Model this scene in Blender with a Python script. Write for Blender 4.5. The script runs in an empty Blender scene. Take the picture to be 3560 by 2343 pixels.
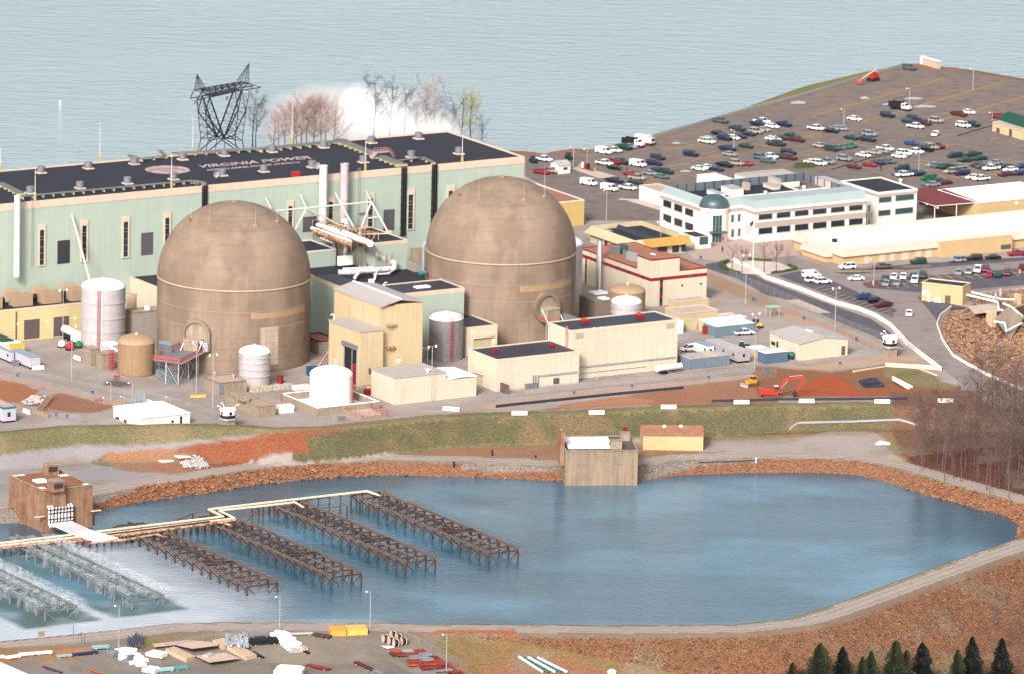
import bpy,bmesh,math,random
import numpy as np
from mathutils import Vector
rnd=random.Random(7)
C=bpy.context.scene.collection
sc=bpy.context.scene
# -------------------------- camera
PW,PH,FL=3560,2343,27000.0
PITCH,ROLL=math.radians(12.2),.022
_f=np.array([0,math.cos(PITCH),-math.sin(PITCH)]);_r=np.array([1.,0,0]);_u=np.cross(_r,_f)
_c,_s=math.cos(ROLL),math.sin(ROLL)
RM=np.array([_c*_r+_s*_u,-_s*_r+_c*_u,_f])
def ray(x,y):return np.array([(x-PW/2)/FL,-(y-PH/2)/FL,1.]) @ RM
_d=ray(813.5,960)
CP=np.array([0,0,22.2]) - _d*(FL/(533/41.1))/np.dot(_d,_f)
def G0(x,y,z=0.):
 d=ray(x,y);t=(z-CP[2])/d[2];p=CP+d*t
 return Vector((p[0],p[1],z))
def proj(p):
 q=RM @ (np.array(p,float)-CP);return PW/2+FL*q[0]/q[2],PH/2-FL*q[1]/q[2]
cam=bpy.data.cameras.new('camera');co=bpy.data.objects.new('camera',cam);C.objects.link(co)
cam.sensor_width=36;cam.lens=FL/PW*36;cam.clip_start=50;cam.clip_end=40000
from mathutils import Matrix
M=Matrix(((RM[0][0],RM[1][0],-RM[2][0],CP[0]),(RM[0][1],RM[1][1],-RM[2][1],CP[1]),(RM[0][2],RM[1][2],-RM[2][2],CP[2]),(0,0,0,1)))
co.matrix_world=M
sc.camera=co
# -------------------------- world, sun, exposure
SUN_EL,SUN_AZ=math.radians(33),math.radians(198)   # azimuth clockwise from +y: behind the camera,a little left
w=bpy.data.worlds.new('World');sc.world=w;w.use_nodes=True
nt=w.node_tree;bg=nt.nodes['Background']
sky=nt.nodes.new('ShaderNodeTexSky');sky.sky_type='NISHITA';sky.sun_disc=False
sky.sun_elevation=SUN_EL;sky.sun_rotation=SUN_AZ;sky.air_density=1.0;sky.dust_density=5.0;sky.ozone_density=1.0
hs=nt.nodes.new('ShaderNodeHueSaturation');hs.inputs['Saturation'].default_value=.3
nt.links.new(sky.outputs[0],hs.inputs['Color']);nt.links.new(hs.outputs[0],bg.inputs[0]);bg.inputs[1].default_value=.12
sd=bpy.data.lights.new('sun','SUN');sd.energy=2.1;sd.angle=math.radians(11);sd.color=(1,.955,.9)
so=bpy.data.objects.new('sun',sd);C.objects.link(so)
so.rotation_euler=(math.radians(90)-SUN_EL,0,math.pi-SUN_AZ)
sc.view_settings.view_transform='Standard';sc.view_settings.look='None';sc.view_settings.gamma=1
sc.view_settings.exposure=.9
# -------------------------- measuring: regions of the photograph -> points in the place
REG={'D': (0,0,1/1.4958),'P1': (580,180,1.9833),'P2': (2200,540,2.2885)}
for k,o in {'R1': (0,400),'R2': (900,400),'R3': (1800,400),'R4': (2660,150),'R5': (0,900),'R6': (900,900),'R7': (1800,800),'R8': (2660,700),
             'S1': (0,1400),'S2': (900,1400),'S3': (1800,1250),'S4': (2660,1200),'S5': (0,1743),'S6': (900,1743),'S7': (1800,1743),'S8': (2660,1743)}.items():
 REG[k]=(o[0],o[1],2.61)
def q(r,x,y):o=REG[r];return (o[0]+x/o[2],o[1]+y/o[2])
def G(r,x,y,z=0.):return G0(*q(r,x,y),z)
def qs(r,pts):return [q(r,*p) for p in pts]
ANG=math.radians(31)
U=Vector((math.cos(ANG),math.sin(ANG),0));V=Vector((-U.y,U.x,0));Z=Vector((0,0,1))
def along(p,d,xpx):
 a=RM @ (np.array(p)-CP);b=RM @ np.array(d);k=(xpx-PW/2)/FL
 return (k*a[2]-a[0])/(b[0]-k*b[2])
def onplane(r,x,y,p0,d):
 rr=ray(*q(r,x,y));n=np.array([-d[1],d[0],0.]);t=np.dot(np.array(p0)-CP,n)/np.dot(rr,n)
 pt=CP+rr*t;return float(np.dot(pt-np.array(p0),np.array(d))),float(pt[2])
# -------------------------- materials
def s2l(v):v /= 255.;return v/12.92 if v <= .04045 else ((v+.055)/1.055)**2.4
def c3(r,g,b,k=.8):
 k*=.84 if min(r,g,b)<212 else 1
 return (min(s2l(r)*k,.95),min(s2l(g)*k,.95),min(s2l(b)*k,.95))
_mats={}
def mat(name,col,rough=.75,var=.12,scale=.6,streak=0.,seam=0.,hseam=0.,metal=0.,bump=0.,col2=None,m2=.0,spec=.3):
 if name in _mats: return _mats[name]
 m=bpy.data.materials.new(name);m.use_nodes=True;_mats[name]=m
 n=m.node_tree.nodes;L=m.node_tree.links;b=n['Principled BSDF']
 b.inputs['Roughness'].default_value=rough;b.inputs['Metallic'].default_value=metal;b.inputs['Specular IOR Level'].default_value=spec
 tc=n.new('ShaderNodeTexCoord').outputs['Object']
 def noise(sc_,det,mp=None):
  t=n.new('ShaderNodeTexNoise');t.inputs['Scale'].default_value=sc_;t.inputs['Detail'].default_value=det;t.inputs['Roughness'].default_value=.6
  if mp:
   k=n.new('ShaderNodeMapping');k.inputs['Scale'].default_value=mp;L.new(tc,k.inputs[0]);L.new(k.outputs[0],t.inputs[0])
  else: L.new(tc,t.inputs[0])
  return t.outputs[0]
 def math_(op,a,b_=None):
  t=n.new('ShaderNodeMath');t.operation=op
  for i,v in enumerate((a,b_)):
   if v is None: continue
   if isinstance(v,(int,float)):t.inputs[i].default_value=v
   else: L.new(v,t.inputs[i])
  return t.outputs[0]
 def mr(x,a,b_,c,d):
  t=n.new('ShaderNodeMapRange');L.new(x,t.inputs[0])
  for i,v in enumerate((a,b_,c,d)):t.inputs[i+1].default_value=v
  return t.outputs[0]
 f=mr(noise(scale,5),.3,.7,1-var,1+var)
 f=math_('MULTIPLY',f,mr(noise(scale*7,2),.3,.7,1-var*.6,1+var*.6))
 if streak: f=math_('MULTIPLY',f,mr(noise(1.,4,(1.4,1.4,.07)),.35,.68,1-streak,1+streak*.5))
 if seam or hseam:
  sp=n.new('ShaderNodeSeparateXYZ');L.new(tc,sp.inputs[0])
 if seam:
  e=math_('ADD',math_('MULTIPLY',sp.outputs[0],U.x+V.x),math_('MULTIPLY',sp.outputs[1],U.y+V.y))
  e=math_('FRACT',math_('DIVIDE',math_('ADD',e,1000.),seam))
  f=math_('MULTIPLY',f,math_('SUBTRACT',1.,math_('MULTIPLY',math_('LESS_THAN',e,.12/seam if seam>.8 else .35),.07)))
 if hseam:
  e=math_('FRACT',math_('DIVIDE',math_('ADD',sp.outputs[2],1000.),hseam))
  f=math_('MULTIPLY',f,math_('SUBTRACT',1.,math_('MULTIPLY',math_('LESS_THAN',e,.16/hseam),.17)))
 base=n.new('ShaderNodeRGB');base.outputs[0].default_value=(*col,1);src=base.outputs[0]
 if col2:
  r2=n.new('ShaderNodeRGB');r2.outputs[0].default_value=(*col2,1)
  mx=n.new('ShaderNodeMix');mx.data_type='RGBA'
  L.new(mr(noise(scale*.8,6,(1,1,.5)),m2,m2+.12,0,1),mx.inputs[0]);L.new(src,mx.inputs[6]);L.new(r2.outputs[0],mx.inputs[7]);src=mx.outputs[2]
 vm=n.new('ShaderNodeVectorMath');vm.operation='SCALE';L.new(src,vm.inputs[0]);L.new(f,vm.inputs[3])
 L.new(vm.outputs[0],b.inputs['Base Color'])
 if bump:
  bp=n.new('ShaderNodeBump');bp.inputs['Strength'].default_value=bump;bp.inputs['Distance'].default_value=.3
  L.new(noise(scale*5,4),bp.inputs['Height']);L.new(bp.outputs[0],b.inputs['Normal'])
 return m
def emis(name,col,st):
 m=mat(name,col,.4,0);b=m.node_tree.nodes['Principled BSDF'];b.inputs['Emission Color'].default_value=(*col,1);b.inputs['Emission Strength'].default_value=st
 return m
# -------------------------- mesh collector and scene bookkeeping
class MB:
 def __init__(s):s.v=[];s.f=[]
 def add(s,vs,fs):
  k=len(s.v);s.v+=[tuple(a) for a in vs];s.f+=[tuple(i+k for i in f) for f in fs];return s
 def box(s,o,a,b,c):
  o,a,b,c=map(Vector,(o,a,b,c));p=[o,o+a,o+a+b,o+b];p+=[x+c for x in p]
  return s.add(p,[(3,2,1,0),(4,5,6,7),(0,1,5,4),(1,2,6,5),(2,3,7,6),(3,0,4,7)])
 def cb(s,c,lx,ly,lz,d=None):
  d=(d or U).normalized();e=Vector((-d.y,d.x,0));c=Vector(c)
  return s.box(c-d*lx/2-e*ly/2,d*lx,e*ly,Z*lz)
 def prism(s,pts,z0,z1):
  n=len(pts);p=[(a[0],a[1],z0) for a in pts]+[(a[0],a[1],z1) for a in pts]
  return s.add(p,[tuple(range(n))[::-1],tuple(range(n,2*n))]+[(i,(i+1) % n,n+(i+1) % n,n+i) for i in range(n)])
 def ext(s,pts,vec):
  n=len(pts);vec=Vector(vec);p=[Vector(a) for a in pts];p+=[a+vec for a in p]
  return s.add(p,[tuple(range(n))[::-1],tuple(range(n,2*n))]+[(i,(i+1) % n,n+(i+1) % n,n+i) for i in range(n)])
 def bar(s,a,b,r,n=4,r2=None):
  a,b=Vector(a),Vector(b);d=b-a
  if d.length<1e-6: return s
  d.normalize();x=d.cross(Z if abs(d.z)<.95 else Vector((1,0,0))).normalized();y=d.cross(x);r2=r if r2 is None else r2
  p=[]
  for e,rr in ((a,r),(b,r2)):
   for i in range(n):
    t=2*math.pi*(i+.5)/n;p.append(e+x*math.cos(t)*rr+y*math.sin(t)*rr)
  return s.add(p,[tuple(range(n)),tuple(range(n,2*n))[::-1]]+[(i,n+i,n+(i+1) % n,(i+1) % n) for i in range(n)])
 def path(s,pts,r,n=8):
  for a,b in zip(pts[:-1],pts[1:]):s.bar(a,b,r,n)
  for a in pts[1:-1]: s.ball(a,r*1.02,6,4)
  return s
 def ball(s,c,r,n=10,m=6,sz=1.):
  return s.lathe(c,[(r*math.sin(math.pi*i/m),r*sz*-math.cos(math.pi*i/m)) for i in range(m+1)],n)
 def lathe(s,c,prof,n=32,a0=0,a1=None):
  c=Vector(c);full=a1 is None;a1=a0+2*math.pi if full else a1;k=len(s.v);cols=n if full else n+1
  for (r,z) in prof:
   for i in range(cols):
    t=a0+(a1-a0)*i/n;s.v.append((c.x+max(r,1e-4)*math.cos(t),c.y+max(r,1e-4)*math.sin(t),c.z+z))
  for j in range(len(prof)-1):
   for i in range(n):
    i2=(i+1) % cols;s.f.append((k+j*cols+i,k+j*cols+i2,k+(j+1)*cols+i2,k+(j+1)*cols+i))
  return s
 def cyl(s,c,r,h,n=16):
  return s.lathe(c,[(0,0),(r,0),(r,h),(0,h)],n)
 def quad(s,*p):return s.add(p,[tuple(range(len(p)))])
def link_mesh(name,mb,m,parent=None,off=None,smooth=False):
 me=bpy.data.meshes.new(name);o0=off if off is not None else Vector((0,0,0))
 me.from_pydata([(a[0]-o0[0],a[1]-o0[1],a[2]-o0[2]) for a in mb.v],[],mb.f)
 for mm in (m if isinstance(m,(list,tuple)) else [m]):me.materials.append(mm)
 if smooth: me.polygons.foreach_set('use_smooth',[True]*len(me.polygons))
 me.update()
 ob=bpy.data.objects.new(name,me);C.objects.link(ob)
 if parent: ob.parent=parent
 return ob
class Thing:
 def __init__(s,name,label,cat,loc=(0,0,0),group=None):
  s.o=bpy.data.objects.new(name,None);C.objects.link(s.o);s.L=Vector(loc);s.o.location=s.L;s.o.empty_display_size=.5
  s.o['label']=label;s.o['category']=cat
  if group: s.o['group']=group
 def part(s,name,mb,m,parent=None,smooth=False,label=None):
  p=link_mesh(name,mb,m,parent or s.o,s.L,smooth)
  if label: p['label']=label
  return p
def single(name,mb,m,label,cat,group=None,smooth=False,kind=None):
 vs=mb.v;lo=Vector((sum(a[0] for a in vs)/len(vs),sum(a[1] for a in vs)/len(vs),min(a[2] for a in vs)))
 o=link_mesh(name,mb,m,None,lo,smooth);o.location=lo
 if label: o['label']=label
 if cat: o['category']=cat
 if group: o['group']=group
 if kind: o['kind']=kind
 return o
def copy_tree(o,parent=None):
 c=o.copy();C.objects.link(c)
 if parent: c.parent=parent
 for ch in o.children: copy_tree(ch,c)
 return c
def struct(name,mb,m,smooth=False):
 o=link_mesh(name,mb,m,None,None,smooth);o['kind']='structure';return o
# -------------------------- terrain
NOI=np.random.RandomState(3)
def vnoise(x,y,s,seed=0):
 t=np.random.RandomState(seed).rand(64,64);X=x/s;Y=y/s;xi=np.floor(X).astype(int);yi=np.floor(Y).astype(int);fx=X-xi;fy=Y-yi
 fx=fx*fx*(3-2*fx);fy=fy*fy*(3-2*fy);g=lambda a,b: t[a % 64,b % 64]
 return (g(xi,yi)*(1-fx)+g(xi+1,yi)*fx)*(1-fy)+(g(xi,yi+1)*(1-fx)+g(xi+1,yi+1)*fx)*fy
def fbm(x,y,s,seed=0):return sum(vnoise(x,y,s/2**i,seed+i)*.5**(i+1) for i in range(4))/.9375
def segdist(x,y,pts,closed=True):
 d=np.full(x.shape,1e9);n=len(pts)
 for i in range(n if closed else n-1):
  ax,ay=pts[i][:2];bx,by=pts[(i+1) % n][:2];dx,dy=bx-ax,by-ay;t=np.clip(((x-ax)*dx+(y-ay)*dy)/(dx*dx+dy*dy+1e-9),0,1)
  d=np.minimum(d,(x-ax-t*dx)**2+(y-ay-t*dy)**2)
 return np.sqrt(d)
def inside(x,y,pts):
 r=np.zeros(x.shape,bool);n=len(pts)
 for i in range(n):
  ax,ay=pts[i][:2];bx,by=pts[(i+1) % n][:2]
  if ay==by: continue
  c=((ay>y) != (by>y)) & (x<(bx-ax)*(y-ay)/(by-ay)+ax);r ^= c
 return r
def sdist(x,y,pts):return np.where(inside(x,y,pts),-1,1)*segdist(x,y,pts)
LAKE_Z,POND_Z,ROAD_Z=-6.,-8.,-5.5
Dp=lambda pts,z: [G('D',a,b,z) for a,b in pts]
# outline of the plant platform towards the lake (grass edge), then far outside the picture
shore=[G0(a,b,0) for a,b in [(-900,760),(0,640),(900,560),(1500,520),(1781,524)]+qs('R3',[(60,330),(200,345),(262,372),(300,338),(500,305),(690,310),(880,268),(1150,200),(1500,100),(1750,40),(1900,0)])
         + qs('R4',[(100,492),(250,430),(420,378),(560,345),(900,265),(1260,195),(1400,175),(1650,212),(1900,250),(2349,325),(3300,480)])]
shore=[Vector(p) for p in shore]+[Vector((900,100,0)),Vector((900,-1500,0)),Vector((-900,-1500,0)),Vector((-900,200,0))]
far_w=Dp([(-330,1235),(-150,1225),(0,1216),(60,1214),(130,1212),(226,1186),(350,1162),(480,1144),(620,1123),(760,1109),(900,1103),(1060,1107),(1180,1112),(1310,1118),(1480,1118),(1600,1103),(1750,1098),(1900,1098),(1990,1103),(2060,1120),(2150,1148),(2260,1178),(2340,1200),(2372,1222)],POND_Z)
near_c=Dp([(2376,1240),(2350,1252),(2250,1286),(2150,1322),(2050,1358),(1950,1395),(1880,1420),(1820,1438),(1700,1451),(1500,1453),(1200,1451),(1000,1449),(700,1446),(500,1446),(380,1450),(300,1460),(150,1476),(0,1490),(-330,1530)],ROAD_Z)
crest_line=near_c
pond=far_w+[p+Vector((-1.0,5,0)) for p in near_c]
HB=lambda px: np.interp(px,[0,700,900,2400],[1.5,1.5,.5,.4])      # crest height by photo column (D)
cr_px=[(-400,1030),(0,1006),(150,992),(400,986),(560,989),(640,996),(760,994),(860,985),(1000,972),(1100,966),(1300,960),(1500,952),(1700,945),(2000,940),(2150,945),(2400,962),(2800,990)]
crest=[G('D',a,b,float(HB(a))) for a,b in cr_px]
canal=[Vector(p) for p in [G(*a) for a in [('R8',1680,970),('R8',1590,1060),('R8',1570,1150),('R8',1640,1300),('R8',1750,1430),('R8',1950,1540),('R8',2250,1660),('R8',2700,1800),('R8',2700,770),('R8',2349,790),('R8',2150,805),('R8',1900,840),('R8',1860,960)]]]
def height(x,y):
 x=np.asarray(x,float);y=np.asarray(y,float)
 dw=sdist(x,y,pond);dc=segdist(x,y,crest,False)
 cx=np.array([p.x for p in crest]);cy=np.array([p.y for p in crest]);near=y<np.interp(x,cx,cy)
 colD=np.interp(x,[-62,212],[0,2380])          # rough photo column
 k=np.interp(colD,[1500,1950],[0,2.4])
 plat=ROAD_Z+np.clip((dw-13)/45,0,1)*k
 inner=POND_Z+.55*dw
 yc=np.interp(x,[p.x for p in near_c[::-1]],[p.y for p in near_c[::-1]]);outside_near=(y<yc+4) & (dw>0)
 lowest=np.interp(colD,[950,1500],[-8.6,-24]);sl=np.interp(colD,[900,1400],[.18,.42])
 outer=np.maximum(ROAD_Z-np.clip(dw-13.5,0,None)*sl,lowest)
 right_out=np.clip((dw-13.5),0,None)
 camside=np.where(outside_near,outer,plat)
 camside=np.minimum(camside,np.maximum(inner,-11))
 hb=HB(colD)
 zc=np.where(near,np.maximum(camside,hb-.62*dc),hb*np.clip(1-dc/9,0,1))
 dsh=sdist(x,y,shore);z=np.where(dsh>0,-.45*dsh,zc)
 dk=-sdist(x,y,canal);z=np.where((dk>0) & ~near,np.maximum(-.33*dk,-7.5),z)
 z=np.maximum(z,-26)
 rough=np.where(near & (dw>12),.25,0)*(fbm(x,y,9,5)-.5) + np.where(dk>1,1.3,0)*(fbm(x,y,5,9)-.5)
 rough+=np.where(outside_near & (dw>16),.8,0)*(fbm(x,y,6,15)-.5)
 return z+rough
def hz(p):return float(height(np.array([p[0]]),np.array([p[1]]))[0])
def ground_at(r,x,y,it=7):
 z=-7. if q(r,x,y)[1]>2150 else 0.
 for _ in range(it):
  p=G(r,x,y,z);z=.5*z+.5*hz(p)
 p=G(r,x,y,z);p.z=hz(p);return p
def grid_axis(lo,hi,step,far,grow=1.35):
 a=list(np.arange(lo,hi,step));s=step;v=lo
 left=[]
 while v>-far: s*=grow;v -= s;left.append(v)
 s=step;v=a[-1];right=[]
 while v<far: s*=grow;v+=s;right.append(v)
 return np.array(left[::-1]+a+right)
# -------------------------- ground sheet, coloured by what covers it
K=.69
GRAV=c3(188,175,167,K);GRAV2=c3(186,172,166,K);ASPH=c3(132,122,122,K);DARK=c3(92,90,98,K);GREEN=c3(128,132,78,K);DGREEN=c3(114,110,80,K)
OLIVE=c3(152,136,104,K);ORANGE=c3(194,138,108,K);RED=c3(164,98,72,K);BROWN=c3(160,118,92,K);DBROWN=c3(128,88,74,K);PINK=c3(208,172,148,K);TAN=c3(182,152,126,K)
gx=grid_axis(-80,262,.55,2500);gy=grid_axis(-432,455,1.15,2500)
X,Y=np.meshgrid(gx,gy);xs=X.ravel();ys=Y.ravel();zs=height(xs,ys)
P3=np.stack([xs,ys,zs],1)-CP;Q=P3 @ RM.T;px=PW/2+FL*Q[:,0]/np.maximum(Q[:,2],1);py=PH/2-FL*Q[:,1]/np.maximum(Q[:,2],1)
jx=px+(fbm(xs,ys,5,21)-.5)*44;jy=py+(fbm(xs,ys,5,31)-.5)*9
n1=fbm(xs,ys,14,41);n2=fbm(xs,ys,4,51);n3=fbm(xs*.5,ys,30,61)
col=np.zeros((len(xs),4));col[:,:3]=GRAV;col[:,3]=.15
dW=sdist(xs,ys,pond);dC=segdist(xs,ys,crest,False);dS=-sdist(xs,ys,shore);dK=-sdist(xs,ys,canal)
cxx=np.array([p.x for p in crest]);cyy=np.array([p.y for p in crest]);nearm=ys<np.interp(xs,cxx,cyy)
def paint(mask,c,a=None,w=1.):
 wv=(mask*w)[:,None];col[:,:3]=col[:,:3]*(1-wv)+np.array(c)*wv
 if a is not None: col[:,3]=np.where(mask>.5,a,col[:,3])
def zone(r,pts,c,a=.15,hard=False,w=1.):
 P_=qs(r,pts);X_,Y_=(px,py) if hard else (jx,jy);bx=[p[0] for p in P_];by=[p[1] for p in P_]
 ix=np.where((X_>min(bx)-9) & (X_<max(bx)+9) & (Y_>min(by)-9) & (Y_<max(by)+9))[0]
 if not len(ix):return
 f=np.clip(.5-sdist(X_[ix],Y_[ix]*1.,P_)/(5 if hard else 9),0,1)*w;col[ix,:3]=col[ix,:3]*(1-f[:,None])+np.array(c)*f[:,None]
 col[ix,3]=np.where(f>.5,a,col[ix,3])
def ramp(v,a,b):return np.clip((v-a)/(b-a),0,1)
# plant side
paint((~nearm)*ramp(n1,.42,.62),c3(166,153,147,K),None,.5);paint((~nearm)*ramp(fbm(xs,ys,5,91),.55,.66),c3(208,194,184,K),None,.35);paint((~nearm)*ramp(fbm(xs,ys,8,95),.58,.66),c3(178,150,134,K),None,.4)
paint(((~nearm) & (dS<9) & (px>1700)).astype(float),c3(172,120,96,K),.6)
zone('D',[(1470,345),(1505,315),(1652,262),(1778,200),(1932,165),(2110,135),(2110,156),(1932,206),(1778,249),(1652,286),(1505,330)],OLIVE,.3,True)
paint(((~nearm) & (dS<14) & (px>2300) & (py<480)).astype(float)*ramp(n2,.4,.5),GREEN,.3,.7)
zone('R5',[(-50,1090),(200,1130),(420,1240),(330,1290),(200,1310),(-50,1290)],c3(180,122,88,K),.3)
zone('R5',[(350,1260),(600,1200),(1000,1290),(1150,1310),(900,1390),(450,1400),(300,1330)],c3(165,118,98,K),.3)
# perimeter strip
zone('R5',[(-50,1030),(400,1130),(1000,1280),(1200,1320),(1180,1345),(960,1315),(380,1165),(-50,1075)],PINK,.1,True)
zone('S3',[(-300,400),(0,360),(900,250),(1600,190),(2349,110),(2349,150),(1600,225),(900,290),(0,410),(-300,445)],PINK,.1,True)
zone('R8',[(-100,1530),(500,1480),(1080,1400),(1400,1400),(1380,1445),(1080,1450),(500,1530),(-100,1580)],PINK,.1,True)
zone('R7',[(1500,1290),(1900,1270),(2349,1200),(2349,1260),(1500,1330)],GRAV2,.3)
zone('R8',[(0,900),(300,1010),(800,1200),(1080,1290),(1080,1330),(780,1260),(300,1080),(0,985)],c3(205,168,142,K),.1,True)
zone('R7',[(1720,380),(2349,640),(2349,760),(1720,480)],TAN,.1,True)
# dirt field beside the excavator
zone('S3',[(180,470),(420,400),(1000,330),(1400,250),(2100,160),(2349,130),(2349,420),(1500,440),(800,500)],c3(176,126,100,K),.4)
zone('S3',[(180,490),(500,400),(1000,335),(1250,370),(1150,430),(700,490)],ORANGE,.3)
zone('S4',[(-100,180),(600,240),(1100,170),(1800,380),(1750,470),(-100,470)],c3(156,112,84,K),.4)
zone('S4',[(280,440),(420,300),(600,260),(760,330),(860,420),(1220,370),(1420,380),(1200,420),(820,455),(300,470)],c3(186,98,68,K),.4)
zone('R5',[(930,1120),(1050,1095),(1150,1120),(1170,1150),(1060,1165),(940,1145)],c3(120,106,104,K),.2)
zone('S4',[(1060,210),(1390,190),(1740,380),(1500,400),(1240,330),(1120,300)],OLIVE,.4)
zone('S4',[(1180,250),(1400,230),(1350,290),(1200,290)],GREEN,.4)
zone('S3',[(-500,510),(0,500),(1500,410),(2349,395),(2349,420),(1500,440),(0,560),(-600,600)],c3(170,150,130,K),.1)
# crest, green bank
crestband=(nearm & (dC<16) & (dW>12)) | (~nearm & (dC<5))
paint(crestband.astype(float),OLIVE,.5);paint(crestband*ramp(n1,.42,.58),c3(128,122,86,K),None,.8)
bank=nearm & (dC>.8) & (zs>ROAD_Z+.5) & (dC<14) & (px>1020) & (dW>5)
paint(bank.astype(float),DGREEN,.6);paint(bank*ramp(n2,.45,.6),c3(128,114,84,K),None,.8);paint(bank*ramp(n1,.55,.6),c3(112,108,80,K),None,.6)
paint((nearm & (dC >= 10.5) & (px>1000) & (dW>12.4))*1.,c3(172,126,98,K),.4)
paint((nearm & (dC >= 12) & (px>2450) & (dW>14))*ramp(n1,.5,.6),c3(168,138,90,K),.4)
zone('S1',[(1560,420),(1750,390),(2000,340),(2349,290),(2349,590),(1900,590),(1850,520),(1700,460)],RED,.5)
zone('S2',[(0,290),(400,245),(760,235),(820,250),(430,300),(440,460),(250,450),(0,500)],RED,.5)
zone('S1',[(-200,480),(0,480),(300,430),(650,390),(960,380),(1300,385),(2349,290),(2000,350),(1500,420),(950,455),(820,540),(1000,600),(1400,650),(2349,600),(2349,640),(1300,720),(860,760),(850,850),(70,860),(-200,800)],c3(172,164,166,K),.12)
zone('S1',[(940,450),(1550,410),(1700,470),(1850,560),(1900,590),(2349,580),(2349,600),(1700,640),(1250,630),(1050,590),(950,520)],c3(180,132,100,K),.4)
zone('S1',[(1100,560),(1500,540),(1480,620),(1150,610)],c3(184,126,92,K),.5)
zone('S4',[(-700,850),(0,860),(430,820),(600,785),(980,780),(1110,870),(1130,940),(1250,1060),(1500,1150),(2349,1360),(2349,1500),(1400,1210),(700,1080),(0,1010),(-1400,900),(-1400,840)],GRAV2,.12)
zone('S4',[(1060,870),(1250,880),(1280,980),(1180,980)],c3(150,144,90,K),.4)
zone('S4',[(1250,1000),(1500,980),(2000,900),(2700,800),(2700,1450),(2349,1390),(2000,1260),(1500,1150),(1300,1070)],c3(122,80,66,K),.9)
zone('S4',[(1130,420),(1900,400),(2700,400),(2700,900),(2000,920),(1250,1000),(1180,860),(1130,700)],c3(138,104,84,K),.7)
# banks of the pond
rock=(dW>-2) & (dW<5.6)
paint(rock.astype(float),c3(158,112,86,K),1.)
gb=rock & nearm & (inside(px,py,qs('S3',[(-500,500),(390,500),(395,1015),(0,1020),(-300,1010),(-500,1000)])) | inside(px,py,qs('S3',[(1080,600),(2300,800),(2200,920),(1640,960),(1300,1060),(1090,1100)])) | inside(px,py,qs('S1',[(-300,800),(860,700),(1300,700),(1200,800),(850,920),(850,1100),(-300,1200)])))
paint(gb.astype(float),c3(158,144,134,K),.9)
paint(((dW >= 5) & (dW<12.5) & (px>300) & (zs<ROAD_Z+.5))*1.,c3(188,172,162,K),.12)
paint(((dW >= 4.8) & (dW<6.6) & (px>700))*ramp(n2,.3,.5),c3(146,138,104,K),.4,.8)
# near side of the pond
yc=np.interp(xs,[p.x for p in near_c[::-1]],[p.y for p in near_c[::-1]]);ns=(ys<yc+4) & (dW>0)
paint((ns & (dW>12.5))*1.,c3(150,132,116,K),.3)
paint((ns & (dW>13) & (px>1560))*ramp(dW,13,17),c3(150,108,80,K),.9)
paint((ns & (dW>17) & (px>1500))*ramp(n2,.4,.7),c3(156,112,84,K),None,.6)
zone('S6',[(1180,1140),(1520,1200),(1640,1160),(1900,1160),(2349,1150),(2349,1290),(2000,1230),(1700,1240)],c3(186,120,86,K),.7)
zone('D',[(1020,1475),(1180,1482),(1500,1545),(1700,1600),(1900,1700),(1150,1700),(1080,1560),(1010,1500)],c3(142,128,86,K),.5)
zone('D',[(1130,1545),(1300,1530),(1480,1570),(1480,1650),(1150,1640)],c3(160,118,92,K),.5)
zone('S8',[(1480,1470),(1700,1420),(1720,1560),(1500,1600)],c3(170,150,110,K),.4)
zone('S8',[(1850,700),(2400,600),(2400,1800),(1950,1800),(1900,1200)],c3(150,104,84,K),.8,w=.6)
zone('D',[(-60,1516),(200,1492),(420,1480),(870,1478),(930,1500),(1080,1600),(1120,1700),(-60,1700)],c3(150,138,130,K),.2)
zone('D',[(310,1480),(860,1470),(870,1480),(560,1492),(320,1512)],c3(150,134,92,K),.4)
zone('D',[(-60,1505),(180,1500),(190,1530),(-60,1545)],c3(170,130,92,K),.4)
# ruts on the ring road, bare and weedy patches on the slope, worn and damp patches in the yard
for d0 in (7.0,8.2,9.6,10.8):paint(((np.abs(dW-d0)<.42) & (zs<ROAD_Z+.6))*ramp(n2,.25,.6),c3(206,192,182,K) if d0 in (7.,9.6) else c3(160,146,136,K),None,.55)
sl_=ns & (dW>15) & (px>1560);nA=fbm(xs,ys,26,101);nB=fbm(xs,ys,9,105)
paint(sl_*ramp(nA,.5,.62),c3(154,118,92,K),None,.45);paint(sl_*ramp(nB,.6,.7),c3(138,128,92,K),None,.45);paint(sl_*ramp(nA,.5,.38),c3(168,114,82,K),None,.45)
yd=ns & (dW>14) & (px<1560);paint(yd*ramp(nB,.5,.62),c3(128,116,110,K),None,.6);paint(yd*ramp(nA,.55,.65),c3(176,160,146,K),None,.45);paint(yd*ramp(n2,.66,.74),c3(120,122,92,K),None,.5)
bk_=nearm & (dC>1) & (dC<14) & (dW>12);paint(bk_*ramp(nB,.58,.68),c3(158,128,96,K),None,.5)
paint((nearm & (dW>13) & (dC>11))*ramp(nB,.52,.66),c3(160,146,128,K),None,.5)
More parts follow.
